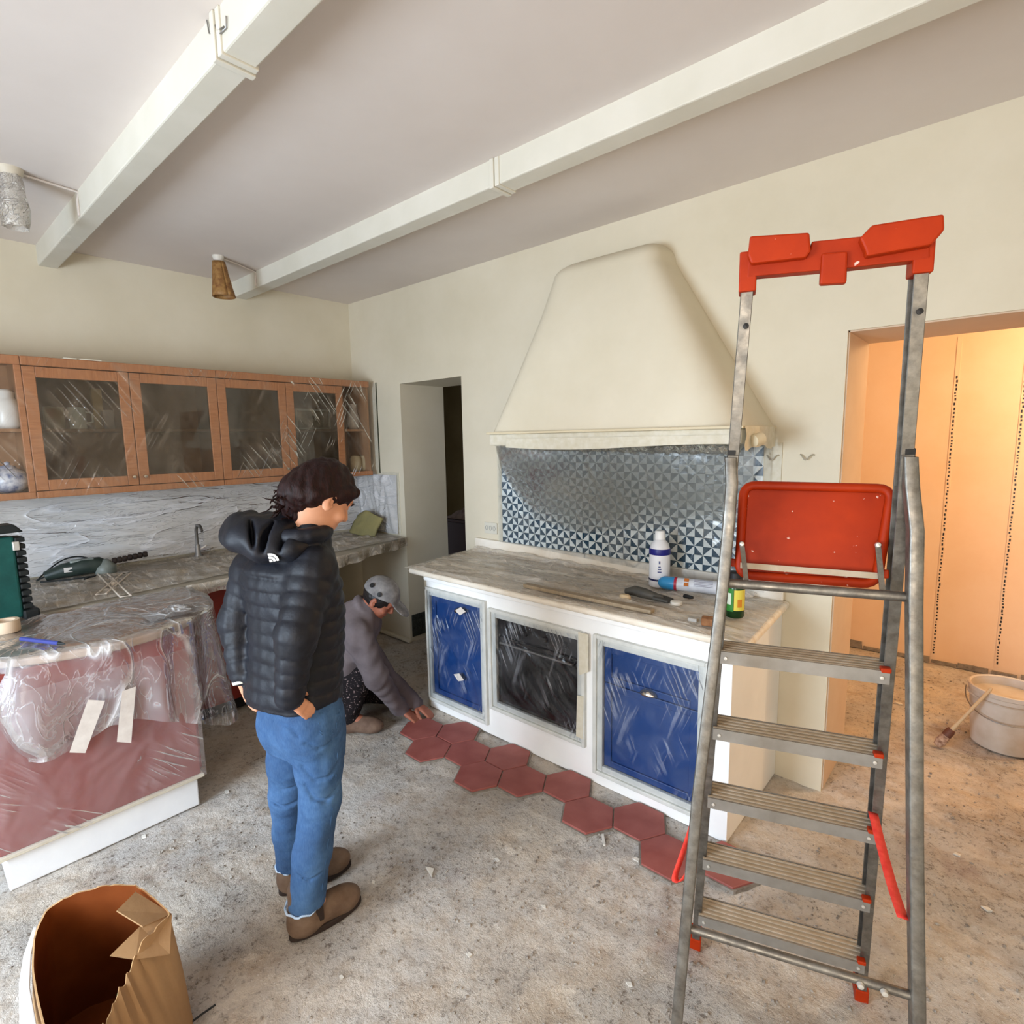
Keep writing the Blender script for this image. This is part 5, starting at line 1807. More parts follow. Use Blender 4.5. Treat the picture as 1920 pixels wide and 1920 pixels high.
# ================================================================== white bucket with brush
bc = np.array([0.095, 3.90, 0.0])
BK = thing('white_bucket', 'dirty white plastic bucket on the floor beyond the doorway', 'bucket', tuple(bc))
bm_ = simple('dirty_white_plastic', (206, 200, 194), 0.5, c2=(176, 160, 142), nscale=5, bump=0.1)
obj('bucket_body', MB().lathe([(0.0, 0.0), (0.135, 0.0), (0.142, 0.006), (0.165, 0.30), (0.172, 0.305), (0.172, 0.325), (0.166, 0.328), (0.158, 0.322), (0.136, 0.02), (0, 0.016)], bc, 40), bm_, BK, smooth=40)
obj('bucket_rib', MB().lathe([(0.164, 0.268), (0.171, 0.27), (0.172, 0.276), (0.165, 0.278)], bc, 40), bm_, BK, smooth=40)
dv = -bc[:2] / np.linalg.norm(bc[:2])
dr = np.array([-dv[1], dv[0]])
pts = []
for s in np.linspace(-1, 1, 25):
    an = s * math.pi / 2
    r_ = 0.178 + 0.01 * (1 - s * s)
    xy = bc[:2] + r_ * (math.cos(an) * dv + math.sin(an) * dr)
    pts.append((xy[0], xy[1], 0.285 - 0.10 * (1 - s * s)))
obj('wire_handle', MB().tube(pts, 0.003, 8), MAT['steel'], BK, smooth=60)
a = Zp(1852, 1298, 0.335)
c = Zp(1757, 1397, 0.012)
BR = thing('paint_brush', 'long-handled paint brush leaning on the white bucket', 'brush', tuple(c))
axx = (c - a) / np.linalg.norm(c - a)
L = np.linalg.norm(c - a)
obj('brush_handle', MB().lathe([(0.004, -0.03), (0.008, -0.02), (0.009, 0.2), (0.012, L * 0.72)], a, 10, axis=axx), simple('pale_wood_stick', (196, 172, 138), 0.6), BR, smooth=50)
obj('brush_ferrule', MB().lathe([(0.018, L * 0.70), (0.022, L * 0.74), (0.022, L * 0.82)], a, 12, axis=axx), simple('rust_ferrule', (96, 58, 46), 0.6), BR, smooth=50)
obj('bristles', MB().lathe([(0.021, L * 0.82), (0.026, L * 0.93), (0.018, L), (0.0, L + 0.005)], a, 14, axis=axx), simple('dried_bristles', (206, 176, 154), 0.9, c2=(120, 84, 66), nscale=50), BR, smooth=50)

# ================================================================== torn cardboard box
BXc = np.array([-1.72, 0.17, 0.0])
CB = thing('cardboard_box', 'torn open cardboard box standing in the foreground', 'cardboard box', tuple(BXc))
t = NT('brown_cardboard')
f = t.noise(5, 5, 0.6, t.mapping((1, 1, 0.35)))
t.col(t.ramp(f, [(0.3, lin(146, 112, 78)), (0.7, lin(170, 136, 98))]))
t.set(rough=0.8, spec=0.2)
t.bump(t.noise(24, 4), 0.25, 0.006)
card = t.m
cardin = simple('shaded_card_inside', (112, 54, 20), 0.85, c2=(132, 68, 28), nscale=6, spec=0.15)  # inside coloured darker than the card, for the shade within the box
rimz = {'a': 0.40}
# outline stations: rim seen in the photograph (pixel, height) and the foot below it, going round
st = []
for (px, py, z, ox, oy) in [(88, 1702, 0.40, -0.02, -0.01), (140, 1676, 0.41, -0.04, 0.0), (200, 1660, 0.415, -0.04, 0.02), (252, 1657, 0.41, -0.04, 0.04), (270, 1670, 0.40, -0.03, 0.05), (322, 1713, 0.365, 0.0, 0.03), (290, 1745, 0.365, 0.03, 0.05), (252, 1790, 0.345, 0.10, 0.07), (236, 1840, 0.31, 0.13, 0.05), (214, 1890, 0.29, 0.13, 0.02), (186, 1940, 0.29, 0.12, -0.02), (140, 2010, 0.31, 0.08, -0.06), (95, 1990, 0.34, 0.02, -0.06), (72, 1900, 0.36, -0.02, -0.04), (60, 1820, 0.375, -0.03, -0.03), (64, 1752, 0.39, -0.03, -0.02)]:
    q = Zp(px, py, z)
    st.append(((q[0], q[1], z), (q[0] + ox, q[1] + oy)))
n = len(st)
m_ = 110
ss = np.linspace(0, n, m_ + 1)
R_, F_ = np.array([q[0] for q in st] + [st[0][0]]), np.array([q[1] for q in st] + [st[0][1]])
rim = np.c_[[np.interp(ss, range(n + 1), R_[:, i]) for i in range(3)]].T
foot = np.c_[[np.interp(ss, range(n + 1), F_[:, i]) for i in range(2)]].T
for _ in range(2):
    rim[:-1, :2] = (np.roll(rim[:-1, :2], 1, 0) + 2 * rim[:-1, :2] + np.roll(rim[:-1, :2], -1, 0)) / 4
    foot[:-1] = (np.roll(foot[:-1], 1, 0) + 2 * foot[:-1] + np.roll(foot[:-1], -1, 0)) / 4
rim[-1], foot[-1] = rim[0], foot[0]
jag = np.interp(ss, [0, 5.6, 6.4, 11, 12, n], [0.12, 0.12, 1, 1, 0.12, 0.12])
rim[:, 2] += 0.035 * jag * vnoise(ss * 5, 0 * ss, 14)
rim[-1] = rim[0]
P = []
for v in np.linspace(0, 1, 12):
    xy = rim[:, :2] * (1 - v) + foot * v + 0.006 * np.c_[vnoise(ss * 1.4, 0 * ss + v * 2, 2), vnoise(ss * 1.4, 0 * ss + v * 2, 3)]
    xy[-1] = xy[0]
    P.append(np.c_[xy, rim[:, 2] * (1 - v) + 0.002])
P = np.array(P)
obj('box_wall', MB().grid(P, flip=True), card, CB, smooth=40)
Pin = P.copy()
cen = (rim[:-1, :2].mean(0) + foot[:-1].mean(0)) / 2
Pin[..., :2] = cen + (Pin[..., :2] - cen) * 0.975
obj('box_lining', MB().grid(Pin, flip=False), cardin, CB, smooth=40)
obj('box_floor', MB().prism([tuple(q) for q in (cen + (foot[:-1] - cen) * 0.97)], 0.004, 0.01), cardin, CB)
# top edge joining wall and lining
E_ = np.stack([P[0], Pin[0]], 0)
obj('cut_edge', MB().grid(E_), simple('cut_card_edge', (190, 152, 108), 0.85), CB)
# folded flap at the upper right and torn tongue
q = [Zp(a, c, z) for a, c, z in ((254, 1672, 0.405), (322, 1713, 0.362), (268, 1737, 0.385), (219, 1707, 0.41))]
nn = np.cross(q[1] - q[0], q[3] - q[0])
nn /= np.linalg.norm(nn)
obj('box_flap', MB().extr(q, nn * 0.004), card, CB, label='flat folded cardboard flap')
q = [Zp(a, c, z) for a, c, z in ((322, 1716, 0.36), (262, 1738, 0.37), (206, 1793, 0.355), (254, 1800, 0.33), (318, 1790, 0.30))]
nn = np.cross(q[1] - q[0], q[3] - q[0])
nn /= np.linalg.norm(nn)
obj('torn_tongue', MB().extr(q, nn * 0.004), card, CB, label='torn cardboard tongue folded over the rim')
# white paper liner hanging down the left-hand outside
P = []
oe = [(64, 1737), (45, 1790), (36, 1845), (37, 1930)]
ie = [(69, 1738), (58, 1790), (55, 1850), (70, 1930)]
for i in range(16):
    s_ = i / 15 * 3
    a = [np.interp(s_, range(4), [q[j] for q in oe]) for j in (0, 1)]
    c = [np.interp(s_, range(4), [q[j] for q in ie]) for j in (0, 1)]
    row = []
    for j in range(5):
        v = j / 4
        row.append(Zp(a[0] * (1 - v) + c[0] * v, a[1] * (1 - v) + c[1] * v, 0.385 - 0.01 * s_ - 0.02 * (1 - v)))
    P.append(row)
obj('paper_liner', MB().grid(np.array(P)), simple('white_paper', (188, 180, 174), 0.8), CB, smooth=50, solid=0.002, label='white paper liner strip')
b = MB().tube([Zp(222, 1862, 0.25), Zp(226, 1890, 0.22), Zp(232, 1925, 0.16)], 0.004, 8)
obj('green_stripe', b, simple('green_print', (76, 104, 66), 0.7), CB, smooth=60)
b = MB().tube([Zp(348, 1925, 0.006), Zp(378, 1902, 0.010), Zp(404, 1884, 0.012)], 0.003, 8)
obj('black_cable_end', b, MAT['black'], smooth=60, label='short black cable end on the floor beside the cardboard box', cat='cable')

# ================================================================== crate with cloths in the passage
ch = np.array([-3.87, 3.95, 0.0])
CH = thing('wooden_chest', 'dark reddish chest in the passage beyond the narrow doorway', 'chest', tuple(ch))
dk = simple('dark_red_wood', (58, 26, 18), 0.6)
obj('chest_body', MB().box(ch[0] - 0.45, ch[0] + 0.45, ch[1] - 0.2, ch[1] + 0.2, 0, 0.88), dk, CH, bevel=0.006)
obj('chest_lid', MB().box(ch[0] - 0.47, ch[0] + 0.47, ch[1] - 0.22, ch[1] + 0.22, 0.88, 0.91), dk, CH, bevel=0.006)
P = []
for i in range(24):
    row = []
    for j in range(18):
        u, v = i / 23 - 0.5, j / 17 - 0.5
        hgt_ = max(0.0, 0.20 * (1 - (2 * u) ** 2) * (1 - (2 * v) ** 2)) * (0.7 + 0.8 * float(vnoise(i * 0.4, j * 0.4, 5)) + 0.5 * float(vnoise(i * 0.9, j * 0.9, 7)))
        row.append((ch[0] + u * 0.8, ch[1] - 0.02 + v * 0.36, 0.914 + hgt_))
    P.append(row)
obj('cloth_bundle', MB().grid(np.array(P)), simple('grey_pink_cloth', (142, 120, 108), 0.9, c2=(96, 74, 62), nscale=9), smooth=50, label='crumpled cloths heaped on the chest in the passage', cat='cloth')

# ================================================================== loose grit and plaster chips on the floor
rg = np.random.default_rng(5)
for (nm, n_, xr_, yr_, lab) in (('loose_grit', 8200, (-2.6, 1.25), (0.1, YC - 0.02), 'loose grit and crumbs scattered over the kitchen screed'), ('loose_rubble', 1800, (D2[0] + 0.03, D2[1] - 0.02), (YC, 4.9), 'loose grit and crumbs scattered through the wide doorway')):
    b = MB()
    cnt = 0
    while cnt < n_:
        x, y = rg.uniform(*xr_), rg.uniform(*yr_)
        dens = float(vnoise(x * 2.2, y * 2.2, 4)) + 0.5
        if rg.uniform() > dens:
            continue
        s = 0.0018 + 0.006 * rg.uniform() ** 4
        z = fz(x, y)
        a = rg.uniform(0, 6.3)
        ca, sa = math.cos(a), math.sin(a)
        k1, k2, k3 = rg.uniform(0.6, 1.4, 3) * s
        V = [(k1 * ca, k1 * sa, 0), (-k2 * sa, k2 * ca, 0.1 * s), (-k3 * ca, -k3 * sa, 0), (k2 * sa, -k1 * ca, 0.1 * s), (0.2 * s, 0.1 * s, s * 0.8), (0, 0, -s * 0.6)]
        b.add([(x + p_[0], y + p_[1], z + 0.3 * s + p_[2]) for p_ in V], [(0, 1, 4), (1, 2, 4), (2, 3, 4), (3, 0, 4), (1, 0, 5), (2, 1, 5), (3, 2, 5), (0, 3, 5)])
        cnt += 1
    obj(nm, b, MAT['pebble'], kind='stuff', label=lab, cat='grit', origin=(0, 0, 0))
chips = [(805, 1638, 0.030), (1193, 1612, 0.016), (425, 1482, 0.016), (932, 1612, 0.012), (270, 1566, 0.014), (700, 1650, 0.010), (1020, 1700, 0.010), (880, 1790, 0.012), (1180, 1840, 0.012), (640, 1830, 0.010), (1685, 1320, 0.022), (1840, 1190, 0.018), (1795, 1600, 0.014), (1850, 1700, 0.016)]
CHIPL = ['large triangular white plaster chip on the open floor', 'white plaster chip below the red tiles near the ladder', 'white plaster chip beside the peninsula plinth corner', 'small white chip midway between person and red tiles', 'white chip at the foot of the peninsula plinth', 'small white chip beside the standing person\'s boots', 'small white chip below the middle of the tile row', 'white chip in the open floor at bottom centre', 'white chip in the open floor left of the ladder', 'small white chip in front of the standing person', 'white chip in the wide doorway left of the bucket', 'white chip at the foot of the ochre wall', 'white chip on the floor right of the ladder', 'larger white chip low on the right of the ladder']
for k, (px, py, s) in enumerate(chips):
    c = Zp(px, py, 0)
    if c[1] > 4.9:
        continue
    a = rg.uniform(0, 6.3)
    tri = [(c[0] + s * math.cos(a + q), c[1] + s * math.sin(a + q) * 0.7) for q in (0, 1.9, 3.3, 4.6)][:3 if k == 0 else 4]
    zz_ = fz(c[0], c[1]) + 0.001
    obj('plaster_chip', MB().prism(tri, zz_, zz_ + s * 0.35), MAT['chip'], label=CHIPL[k], cat='chip', group='plaster chips on the floor')
# spacer stick beside the tiles
a, c = Zp(1130, 1565, 0.008), Zp(1133, 1585, 0.006)
obj('tile_spacer', MB().bar(a, c, 0.010, 0.008, side=(1, 0, 0)), MAT['chip'], label='little white spacer stick beside the red tiles', cat='spacer')
# ================================================================== people: smooth implicit bodies turned into meshes
class Field:
    """signed distance grid; primitives are blended in, then meshed with surface nets"""

    def __init__(self, lo, hi, h):
        self.lo, self.h = np.array(lo, float), h
        self.n = np.ceil((np.array(hi, float) - self.lo) / h).astype(int) + 1
        self.D = np.full(self.n, 0.15, np.float32)
        self.ax = [(self.lo[i] + h * np.arange(self.n[i])).astype(np.float32) for i in range(3)]

    def _sub(self, lo, hi):
        a = np.clip(np.floor((np.asarray(lo) - self.lo) / self.h).astype(int), 0, self.n - 1)
        c = np.clip(np.ceil((np.asarray(hi) - self.lo) / self.h).astype(int) + 1, 1, self.n)
        sl = tuple(slice(a[i], max(c[i], a[i] + 1)) for i in range(3))
        X, Y, Z = np.meshgrid(*[self.ax[i][sl[i]] for i in range(3)], indexing='ij', sparse=True)
        return sl, X, Y, Z

    def _blend(self, sl, d, k):
        o = self.D[sl]
        if k <= 0:
            self.D[sl] = np.minimum(o, d)
        else:
            h = np.clip(0.5 + 0.5 * (o - d) / k, 0, 1)
            self.D[sl] = o * (1 - h) + d * h - k * h * (1 - h)

    def cap(self, a, b, ra, rb=None, k=0.02, bump=None):
        rb = ra if rb is None else rb
        a, b = np.asarray(a, float), np.asarray(b, float)
        m_ = max(ra, rb) + k + 0.05
        sl, X, Y, Z = self._sub(np.minimum(a, b) - m_, np.maximum(a, b) + m_)
        d = b - a
        L2 = max(float(d @ d), 1e-9)
        t_ = np.clip(((X - a[0]) * d[0] + (Y - a[1]) * d[1] + (Z - a[2]) * d[2]) / L2, 0, 1)
        q = np.sqrt((X - a[0] - t_ * d[0]) ** 2 + (Y - a[1] - t_ * d[1]) ** 2 + (Z - a[2] - t_ * d[2]) ** 2) - (ra + t_ * (rb - ra))
        if bump is not None:
            q = q - bump(t_ * math.sqrt(L2))
        self._blend(sl, q.astype(np.float32), k)
        return self

    def groove(self, pts, r, k=0.006):
        """press a crease along a polyline"""
        for a, b in zip(pts[:-1], pts[1:]):
            a, b = np.asarray(a, float), np.asarray(b, float)
            sl, X, Y, Z = self._sub(np.minimum(a, b) - r - 0.03, np.maximum(a, b) + r + 0.03)
            d = b - a
            t_ = np.clip(((X - a[0]) * d[0] + (Y - a[1]) * d[1] + (Z - a[2]) * d[2]) / max(float(d @ d), 1e-9), 0, 1)
            q = r - np.sqrt((X - a[0] - t_ * d[0]) ** 2 + (Y - a[1] - t_ * d[1]) ** 2 + (Z - a[2] - t_ * d[2]) ** 2)
            o = self.D[sl]
            h = np.clip(0.5 - 0.5 * (o - q) / k, 0, 1)
            self.D[sl] = (o * (1 - h) + q * h + k * h * (1 - h)).astype(np.float32)
        return self

    def on_surface(self, px, py, d0, d1, fn):
        """walk along the sight line through a pixel to the surface"""
        for dd in np.linspace(d0, d1, 120):
            p = fn(px, py, dd)
            i = np.round((p - self.lo) / self.h).astype(int)
            if (i >= 0).all() and (i < self.n).all() and self.D[tuple(i)] < 0:
                return p
        return fn(px, py, (d0 + d1) / 2)

    def chain(self, pts, rs, k=0.02, bump=None):
        off = 0.0
        for i in range(len(pts) - 1):
            o0 = off
            self.cap(pts[i], pts[i + 1], rs[i], rs[i + 1], k, None if bump is None else (lambda s, o0=o0: bump(s + o0)))
            off += float(np.linalg.norm(np.asarray(pts[i + 1]) - np.asarray(pts[i])))
        return self

    def ell(self, c, axes, rad, k=0.02, sub=False):
        c, A, rad = np.asarray(c, float), np.asarray(axes, float), np.asarray(rad, float)
        m_ = rad.max() + k + 0.05
        sl, X, Y, Z = self._sub(c - m_, c + m_)
        dx, dy, dz = X - c[0], Y - c[1], Z - c[2]
        k0 = k1 = 0
        for i in range(3):
            q = dx * A[i][0] + dy * A[i][1] + dz * A[i][2]
            k0 = k0 + (q / rad[i]) ** 2
            k1 = k1 + (q / rad[i] ** 2) ** 2
        k0, k1 = np.sqrt(k0), np.sqrt(k1) + 1e-6
        d = (k0 * (k0 - 1) / k1).astype(np.float32)
        if sub:
            o = self.D[sl]
            d = -d
            h = np.clip(0.5 - 0.5 * (o - d) / k, 0, 1)
            self.D[sl] = o * (1 - h) + d * h + k * h * (1 - h)
        else:
            self._blend(sl, d, k)
        return self

    def stack(self, levels, right, fwd, k=0.02, bump=None, pw=2.3):
        """stack of super-ellipses: levels = (z, cx, cy, half width, half depth)"""
        lv = np.array(levels, float)
        z0, z1 = lv[:, 0].min(), lv[:, 0].max()
        m_ = lv[:, 3:].max() + 0.06
        lo = np.array([lv[:, 1].min() - m_, lv[:, 2].min() - m_, z0 - 0.06])
        hi = np.array([lv[:, 1].max() + m_, lv[:, 2].max() + m_, z1 + 0.06])
        sl, X, Y, Z = self._sub(lo, hi)
        zz_ = np.clip(Z, z0, z1)
        f_ = [np.interp(zz_.ravel(), lv[:, 0], lv[:, i]).reshape(zz_.shape) for i in (1, 2, 3, 4)]
        u = (X - f_[0]) * right[0] + (Y - f_[1]) * right[1]
        v = (X - f_[0]) * fwd[0] + (Y - f_[1]) * fwd[1]
        d = ((np.abs(u / f_[2]) ** pw + np.abs(v / f_[3]) ** pw) ** (1 / pw) - 1) * np.minimum(f_[2], f_[3])
        if bump is not None:
            d = d - bump(Z + 0.10 * v)
        d = np.maximum(d, np.maximum(z0 - Z, Z - z1))
        self._blend(sl, d.astype(np.float32), k)
        return self

    def cut(self, p, n_, keep_k=0.0):
        """remove what lies on the side n_ of plane p"""
        X, Y, Z = np.meshgrid(*self.ax, indexing='ij', sparse=True)
        d = (X - p[0]) * n_[0] + (Y - p[1]) * n_[1] + (Z - p[2]) * n_[2]
        self.D = np.maximum(self.D, d.astype(np.float32))
        return self

    def wrinkle(self, amp, scale, seed=0, vec=(1, 1, 1)):
        X, Y, Z = np.meshgrid(*self.ax, indexing='ij', sparse=True)
        s = scale
        w_ = np.sin((X * 1.3 * vec[0] + Z * 0.9 * vec[2]) * s + 2.0 * np.sin(Y * s * 0.7 * vec[1] + seed)) * np.sin((Y * 1.1 * vec[1] - Z * 1.2 * vec[2]) * s * 0.8 + 1.7 * np.sin(X * s * 0.6 + seed * 2))
        self.D = self.D + (amp * w_).astype(np.float32)
        return self

    def mesh(self):
        D = self.D
        nx_, ny_, nz_ = D.shape
        S = D < 0
        cs = [D[i:nx_ - 1 + i, j:ny_ - 1 + j, k:nz_ - 1 + k] for i in (0, 1) for j in (0, 1) for k in (0, 1)]
        sc = sum((c < 0).astype(np.int8) for c in cs)
        I = np.argwhere((sc > 0) & (sc < 8))
        idx = np.full((nx_ - 1, ny_ - 1, nz_ - 1), -1, np.int64)
        idx[I[:, 0], I[:, 1], I[:, 2]] = np.arange(len(I))
        co = np.array([(i, j, k) for i in (0, 1) for j in (0, 1) for k in (0, 1)])
        val = np.stack([c[I[:, 0], I[:, 1], I[:, 2]] for c in cs], 1)
        acc = np.zeros((len(I), 3))
        cnt_ = np.zeros(len(I))
        for a in range(8):
            for b_ in range(a + 1, 8):
                if np.abs(co[a] - co[b_]).sum() != 1:
                    continue
                m_ = (val[:, a] < 0) != (val[:, b_] < 0)
                t_ = val[m_, a] / (val[m_, a] - val[m_, b_])
                acc[m_] += co[a] + t_[:, None] * (co[b_] - co[a])
                cnt_[m_] += 1
        V = self.lo + self.h * (I + acc / cnt_[:, None])
        Fs = []
        for ax_ in range(3):
            sh = [slice(None)] * 3
            s0, s1 = list(sh), list(sh)
            s0[ax_], s1[ax_] = slice(0, -1), slice(1, None)
            E_ = np.argwhere(S[tuple(s0)] != S[tuple(s1)])
            o1, o2 = (ax_ + 1) % 3, (ax_ + 2) % 3
            E_ = E_[(E_[:, o1] > 0) & (E_[:, o2] > 0) & (E_[:, o1] < D.shape[o1] - 1) & (E_[:, o2] < D.shape[o2] - 1)]
            e1, e2 = np.eye(3, dtype=int)[o1], np.eye(3, dtype=int)[o2]
            q = [E_ - e1 - e2, E_ - e2, E_, E_ - e1]
            q = np.stack([idx[c[:, 0], c[:, 1], c[:, 2]] for c in q], 1)
            ins = S[E_[:, 0], E_[:, 1], E_[:, 2]]
            q[~ins] = q[~ins][:, ::-1]
            Fs.append(q)
        F_ = np.concatenate(Fs)
        F_ = F_[(F_ >= 0).all(1)]
        mb = MB()
        mb.v = V.tolist()
        mb.f = [tuple(q) for q in F_.tolist()]
        return mb


def unit(v):
    v = np.asarray(v, float)
    return v / np.linalg.norm(v)


def heading(deg):
    """facing direction measured from +y towards +x"""
    a = math.radians(deg)
    return np.array([math.sin(a), math.cos(a), 0.0])


def puff(pitch, amp):
    return lambda s: amp * (np.sqrt(np.abs(np.sin(np.pi * s / pitch))) - 0.75)


def head_prims(F, c, fw, dn_deg, R=1.0, ears=True):
    """skull, jaw, nose, lips, brow and ears; c = centre of the skull, fw = level facing, looking down by dn_deg. Returns local axes."""
    rt = np.array([fw[1], -fw[0], 0.0])
    a = math.radians(dn_deg)
    f_ = fw * math.cos(a) - UPV * math.sin(a)
    u_ = fw * math.sin(a) + UPV * math.cos(a)
    A = [rt, f_, u_]

    def L(x, y, z):
        return c + R * (rt * x + f_ * y + u_ * z)
    F.ell(L(0, -0.005, 0.015), A, np.array([0.074, 0.092, 0.098]) * R, 0.01)
    F.ell(L(0, 0.025, -0.055), A, np.array([0.056, 0.062, 0.068]) * R, 0.02)
    F.ell(L(0, 0.055, -0.098), A, np.array([0.026, 0.024, 0.02]) * R, 0.02)
    F.ell(L(0, 0.078, 0.03), A, np.array([0.045, 0.016, 0.02]) * R, 0.015)
    F.chain([L(0, 0.088, 0.012), L(0, 0.104, -0.022)], [0.008 * R, 0.0125 * R], 0.01)
    for s in (-1, 1):
        F.ell(L(0.012 * s, 0.094, -0.028), A, np.array([0.008, 0.009, 0.007]) * R, 0.006)
        F.ell(L(0.03 * s, 0.088, 0.006), A, np.array([0.014, 0.009, 0.009]) * R, 0.006, sub=True)
        F.ell(L(0.031 * s, 0.074, 0.004), A, np.array([0.012, 0.011, 0.010]) * R, 0.004)
        F.ell(L(0.042 * s, 0.06, -0.03), A, np.array([0.022, 0.022, 0.022]) * R, 0.015)
        if ears:
            F.ell(L(0.081 * s, -0.010, -0.012), [unit(rt * s + f_ * -0.4), unit(f_ + rt * s * 0.4), u_], np.array([0.009, 0.02, 0.033]) * R, 0.006)
            F.ell(L(0.089 * s, -0.001, -0.008), [unit(rt * s + f_ * -0.4), unit(f_ + rt * s * 0.4), u_], np.array([0.007, 0.01, 0.017]) * R, 0.004, sub=True)
    F.ell(L(0, 0.082, -0.056), A, np.array([0.022, 0.009, 0.006]) * R, 0.005)
    F.ell(L(0, 0.081, -0.067), A, np.array([0.019, 0.009, 0.006]) * R, 0.005)
    return A, L


def hand_prims(F, wrist, dirv, nrm, side, curl=0.3, R=1.0):
    """palm, four fingers and a thumb. dirv = towards the fingertips, nrm = back of the hand, side = +1 thumb along cross(nrm, dirv)"""
    d_, n_ = unit(dirv), unit(nrm)
    n_ = unit(n_ - d_ * np.dot(n_, d_))
    s_ = np.cross(n_, d_) * side
    P0 = np.asarray(wrist, float)
    for q in (-0.022, -0.007, 0.008, 0.022):
        F.cap(P0 + d_ * 0.012 + s_ * q * 0.7 * R, P0 + d_ * 0.078 * R + s_ * q * R, 0.013 * R, 0.011 * R, 0.012)
    for i, (q, L) in enumerate([(0.025, 0.070), (0.009, 0.080), (-0.008, 0.074), (-0.024, 0.058)]):
        p = P0 + d_ * 0.080 * R + s_ * q * R
        dd = d_
        pts, rs = [p], [0.0092 * R]
        for j, fr_ in enumerate((0.45, 0.32, 0.23)):
            a = curl * (0.6 + 0.5 * j)
            dd = unit(dd * math.cos(a) - n_ * math.sin(a))
            p = p + dd * L * fr_ * R
            pts.append(p)
            rs.append((0.0086, 0.0078, 0.0066)[j] * R)
        F.chain(pts, rs, 0.003)
    t0 = P0 + d_ * 0.022 * R + s_ * 0.020 * R
    F.chain([t0, t0 + (d_ * 0.6 + s_ * 0.75) * 0.034 * R - n_ * 0.006, t0 + (d_ * 0.85 + s_ * 0.62) * 0.062 * R - n_ * 0.014, t0 + (d_ * 1.0 + s_ * 0.55) * 0.082 * R - n_ * 0.020], [0.0135 * R, 0.0112 * R, 0.0098 * R, 0.0078 * R], 0.008)


def shoe(F, heel, toe, w_, k=0.012, hgt=0.062):
    d_ = unit(toe - heel)
    L = np.linalg.norm(toe - heel)
    r_ = np.array([d_[1], -d_[0], 0])
    A = [d_, r_, UPV]
    F.ell(heel + d_ * L * 0.22 + UPV * hgt * 0.62, A, (L * 0.24, w_ * 0.78, hgt * 0.75), k)
    F.ell(heel + d_ * L * 0.55 + UPV * hgt * 0.55, A, (L * 0.34, w_ * 0.92, hgt * 0.58), k)
    F.ell(heel + d_ * L * 0.76 + UPV * hgt * 0.46, A, (L * 0.25, w_, hgt * 0.52), k)
    return A


skin = simple('skin', (206, 150, 118), 0.5, c2=(196, 138, 106), nscale=14, spec=0.35)
skin_worker = simple('tanned_skin', (168, 104, 80), 0.5, c2=(150, 88, 66), nscale=14, spec=0.35)
t = NT('navy_puffer_nylon')
t.col(t.ramp(t.noise(9, 4), [(0.3, lin(11, 13, 21)), (0.7, lin(16, 19, 30))]))
t.set(rough=0.55, spec=0.35)
t.bump(t.noise(55, 4, 0.6), 0.25, 0.006)
M_puff = t.m
t = NT('blue_denim')
f = t.noise(6, 5, 0.6)
f2 = t.noise(260, 2, 0.5, t.mapping((1, 1, 0.25)))
cc = t.ramp(f, [(0.28, lin(24, 52, 90)), (0.5, lin(38, 72, 114)), (0.74, lin(72, 108, 150))])
t.col(t.mix(t.math('MULTIPLY', f2, 0.16), cc, lin(150, 180, 212)))
t.set(rough=0.85, spec=0.2)
t.bump(f2, 0.25, 0.001)
M_denim = t.m
M_fray = simple('frayed_hem', (160, 190, 220), 0.9, c2=(210, 222, 236), nscale=60)
t = NT('dark_auburn_hair')
hv = t.mapping((26, 26, 5))
f = t.noise(6, 5, 0.6, hv, 0.4)
t.col(t.ramp(f, [(0.3, lin(12, 4, 4)), (0.7, lin(40, 13, 10))]))
t.set(rough=0.55, spec=0.22)
t.bump(f, 0.6, 0.004)
M_hair = t.m
M_boot = simple('dusty_brown_leather', (88, 66, 50), 0.7, c2=(122, 100, 82), nscale=14, bump=0.2, bscale=60)
M_sole = simple('dark_sole', (46, 34, 28), 0.8)

# ------------------------------------------------------------------ the woman
WD = 1.95


def Wp(px, py, dd=0.0):
    return At(px, py, WD + dd)


ft, fh, ff = heading(-14), heading(4), heading(8)
rt_ = np.array([ft[1], -ft[0], 0.0])
W0 = np.array([-1.80, 0.88, 0.0])
PW = thing('person', 'standing person in navy puffer jacket and jeans, hands in pockets', 'person', tuple(W0))
# joints
sh_l, sh_r = Wp(474, 1066, 0.12), Wp(588, 1064, -0.11)
el_l, el_r = Wp(443, 1165, 0.13), Wp(556, 1190, -0.20)
wr_l, wr_r = Wp(454, 1266, 0.06), Wp(543, 1308, -0.195)
hip_l, hip_r = Wp(546, 1345, 0.065), Wp(596, 1350, -0.075)
kn_l, kn_r = Wp(541, 1490, 0.10), Wp(601, 1500, -0.075)
hl_r, to_r = np.array([-1.725, 0.755, 0.0]), np.array([-1.695, 1.01, 0.0])
hl_l, to_l = np.array([-1.945, 0.825, 0.0]), np.array([-1.878, 1.085, 0.0])
an_r, an_l = hl_r + unit(to_r - hl_r) * 0.055 + UPV * 0.10, hl_l + unit(to_l - hl_l) * 0.055 + UPV * 0.10
neck0 = Wp(566, 1036, 0.0)
head_c = Wp(604, 934, -0.02)

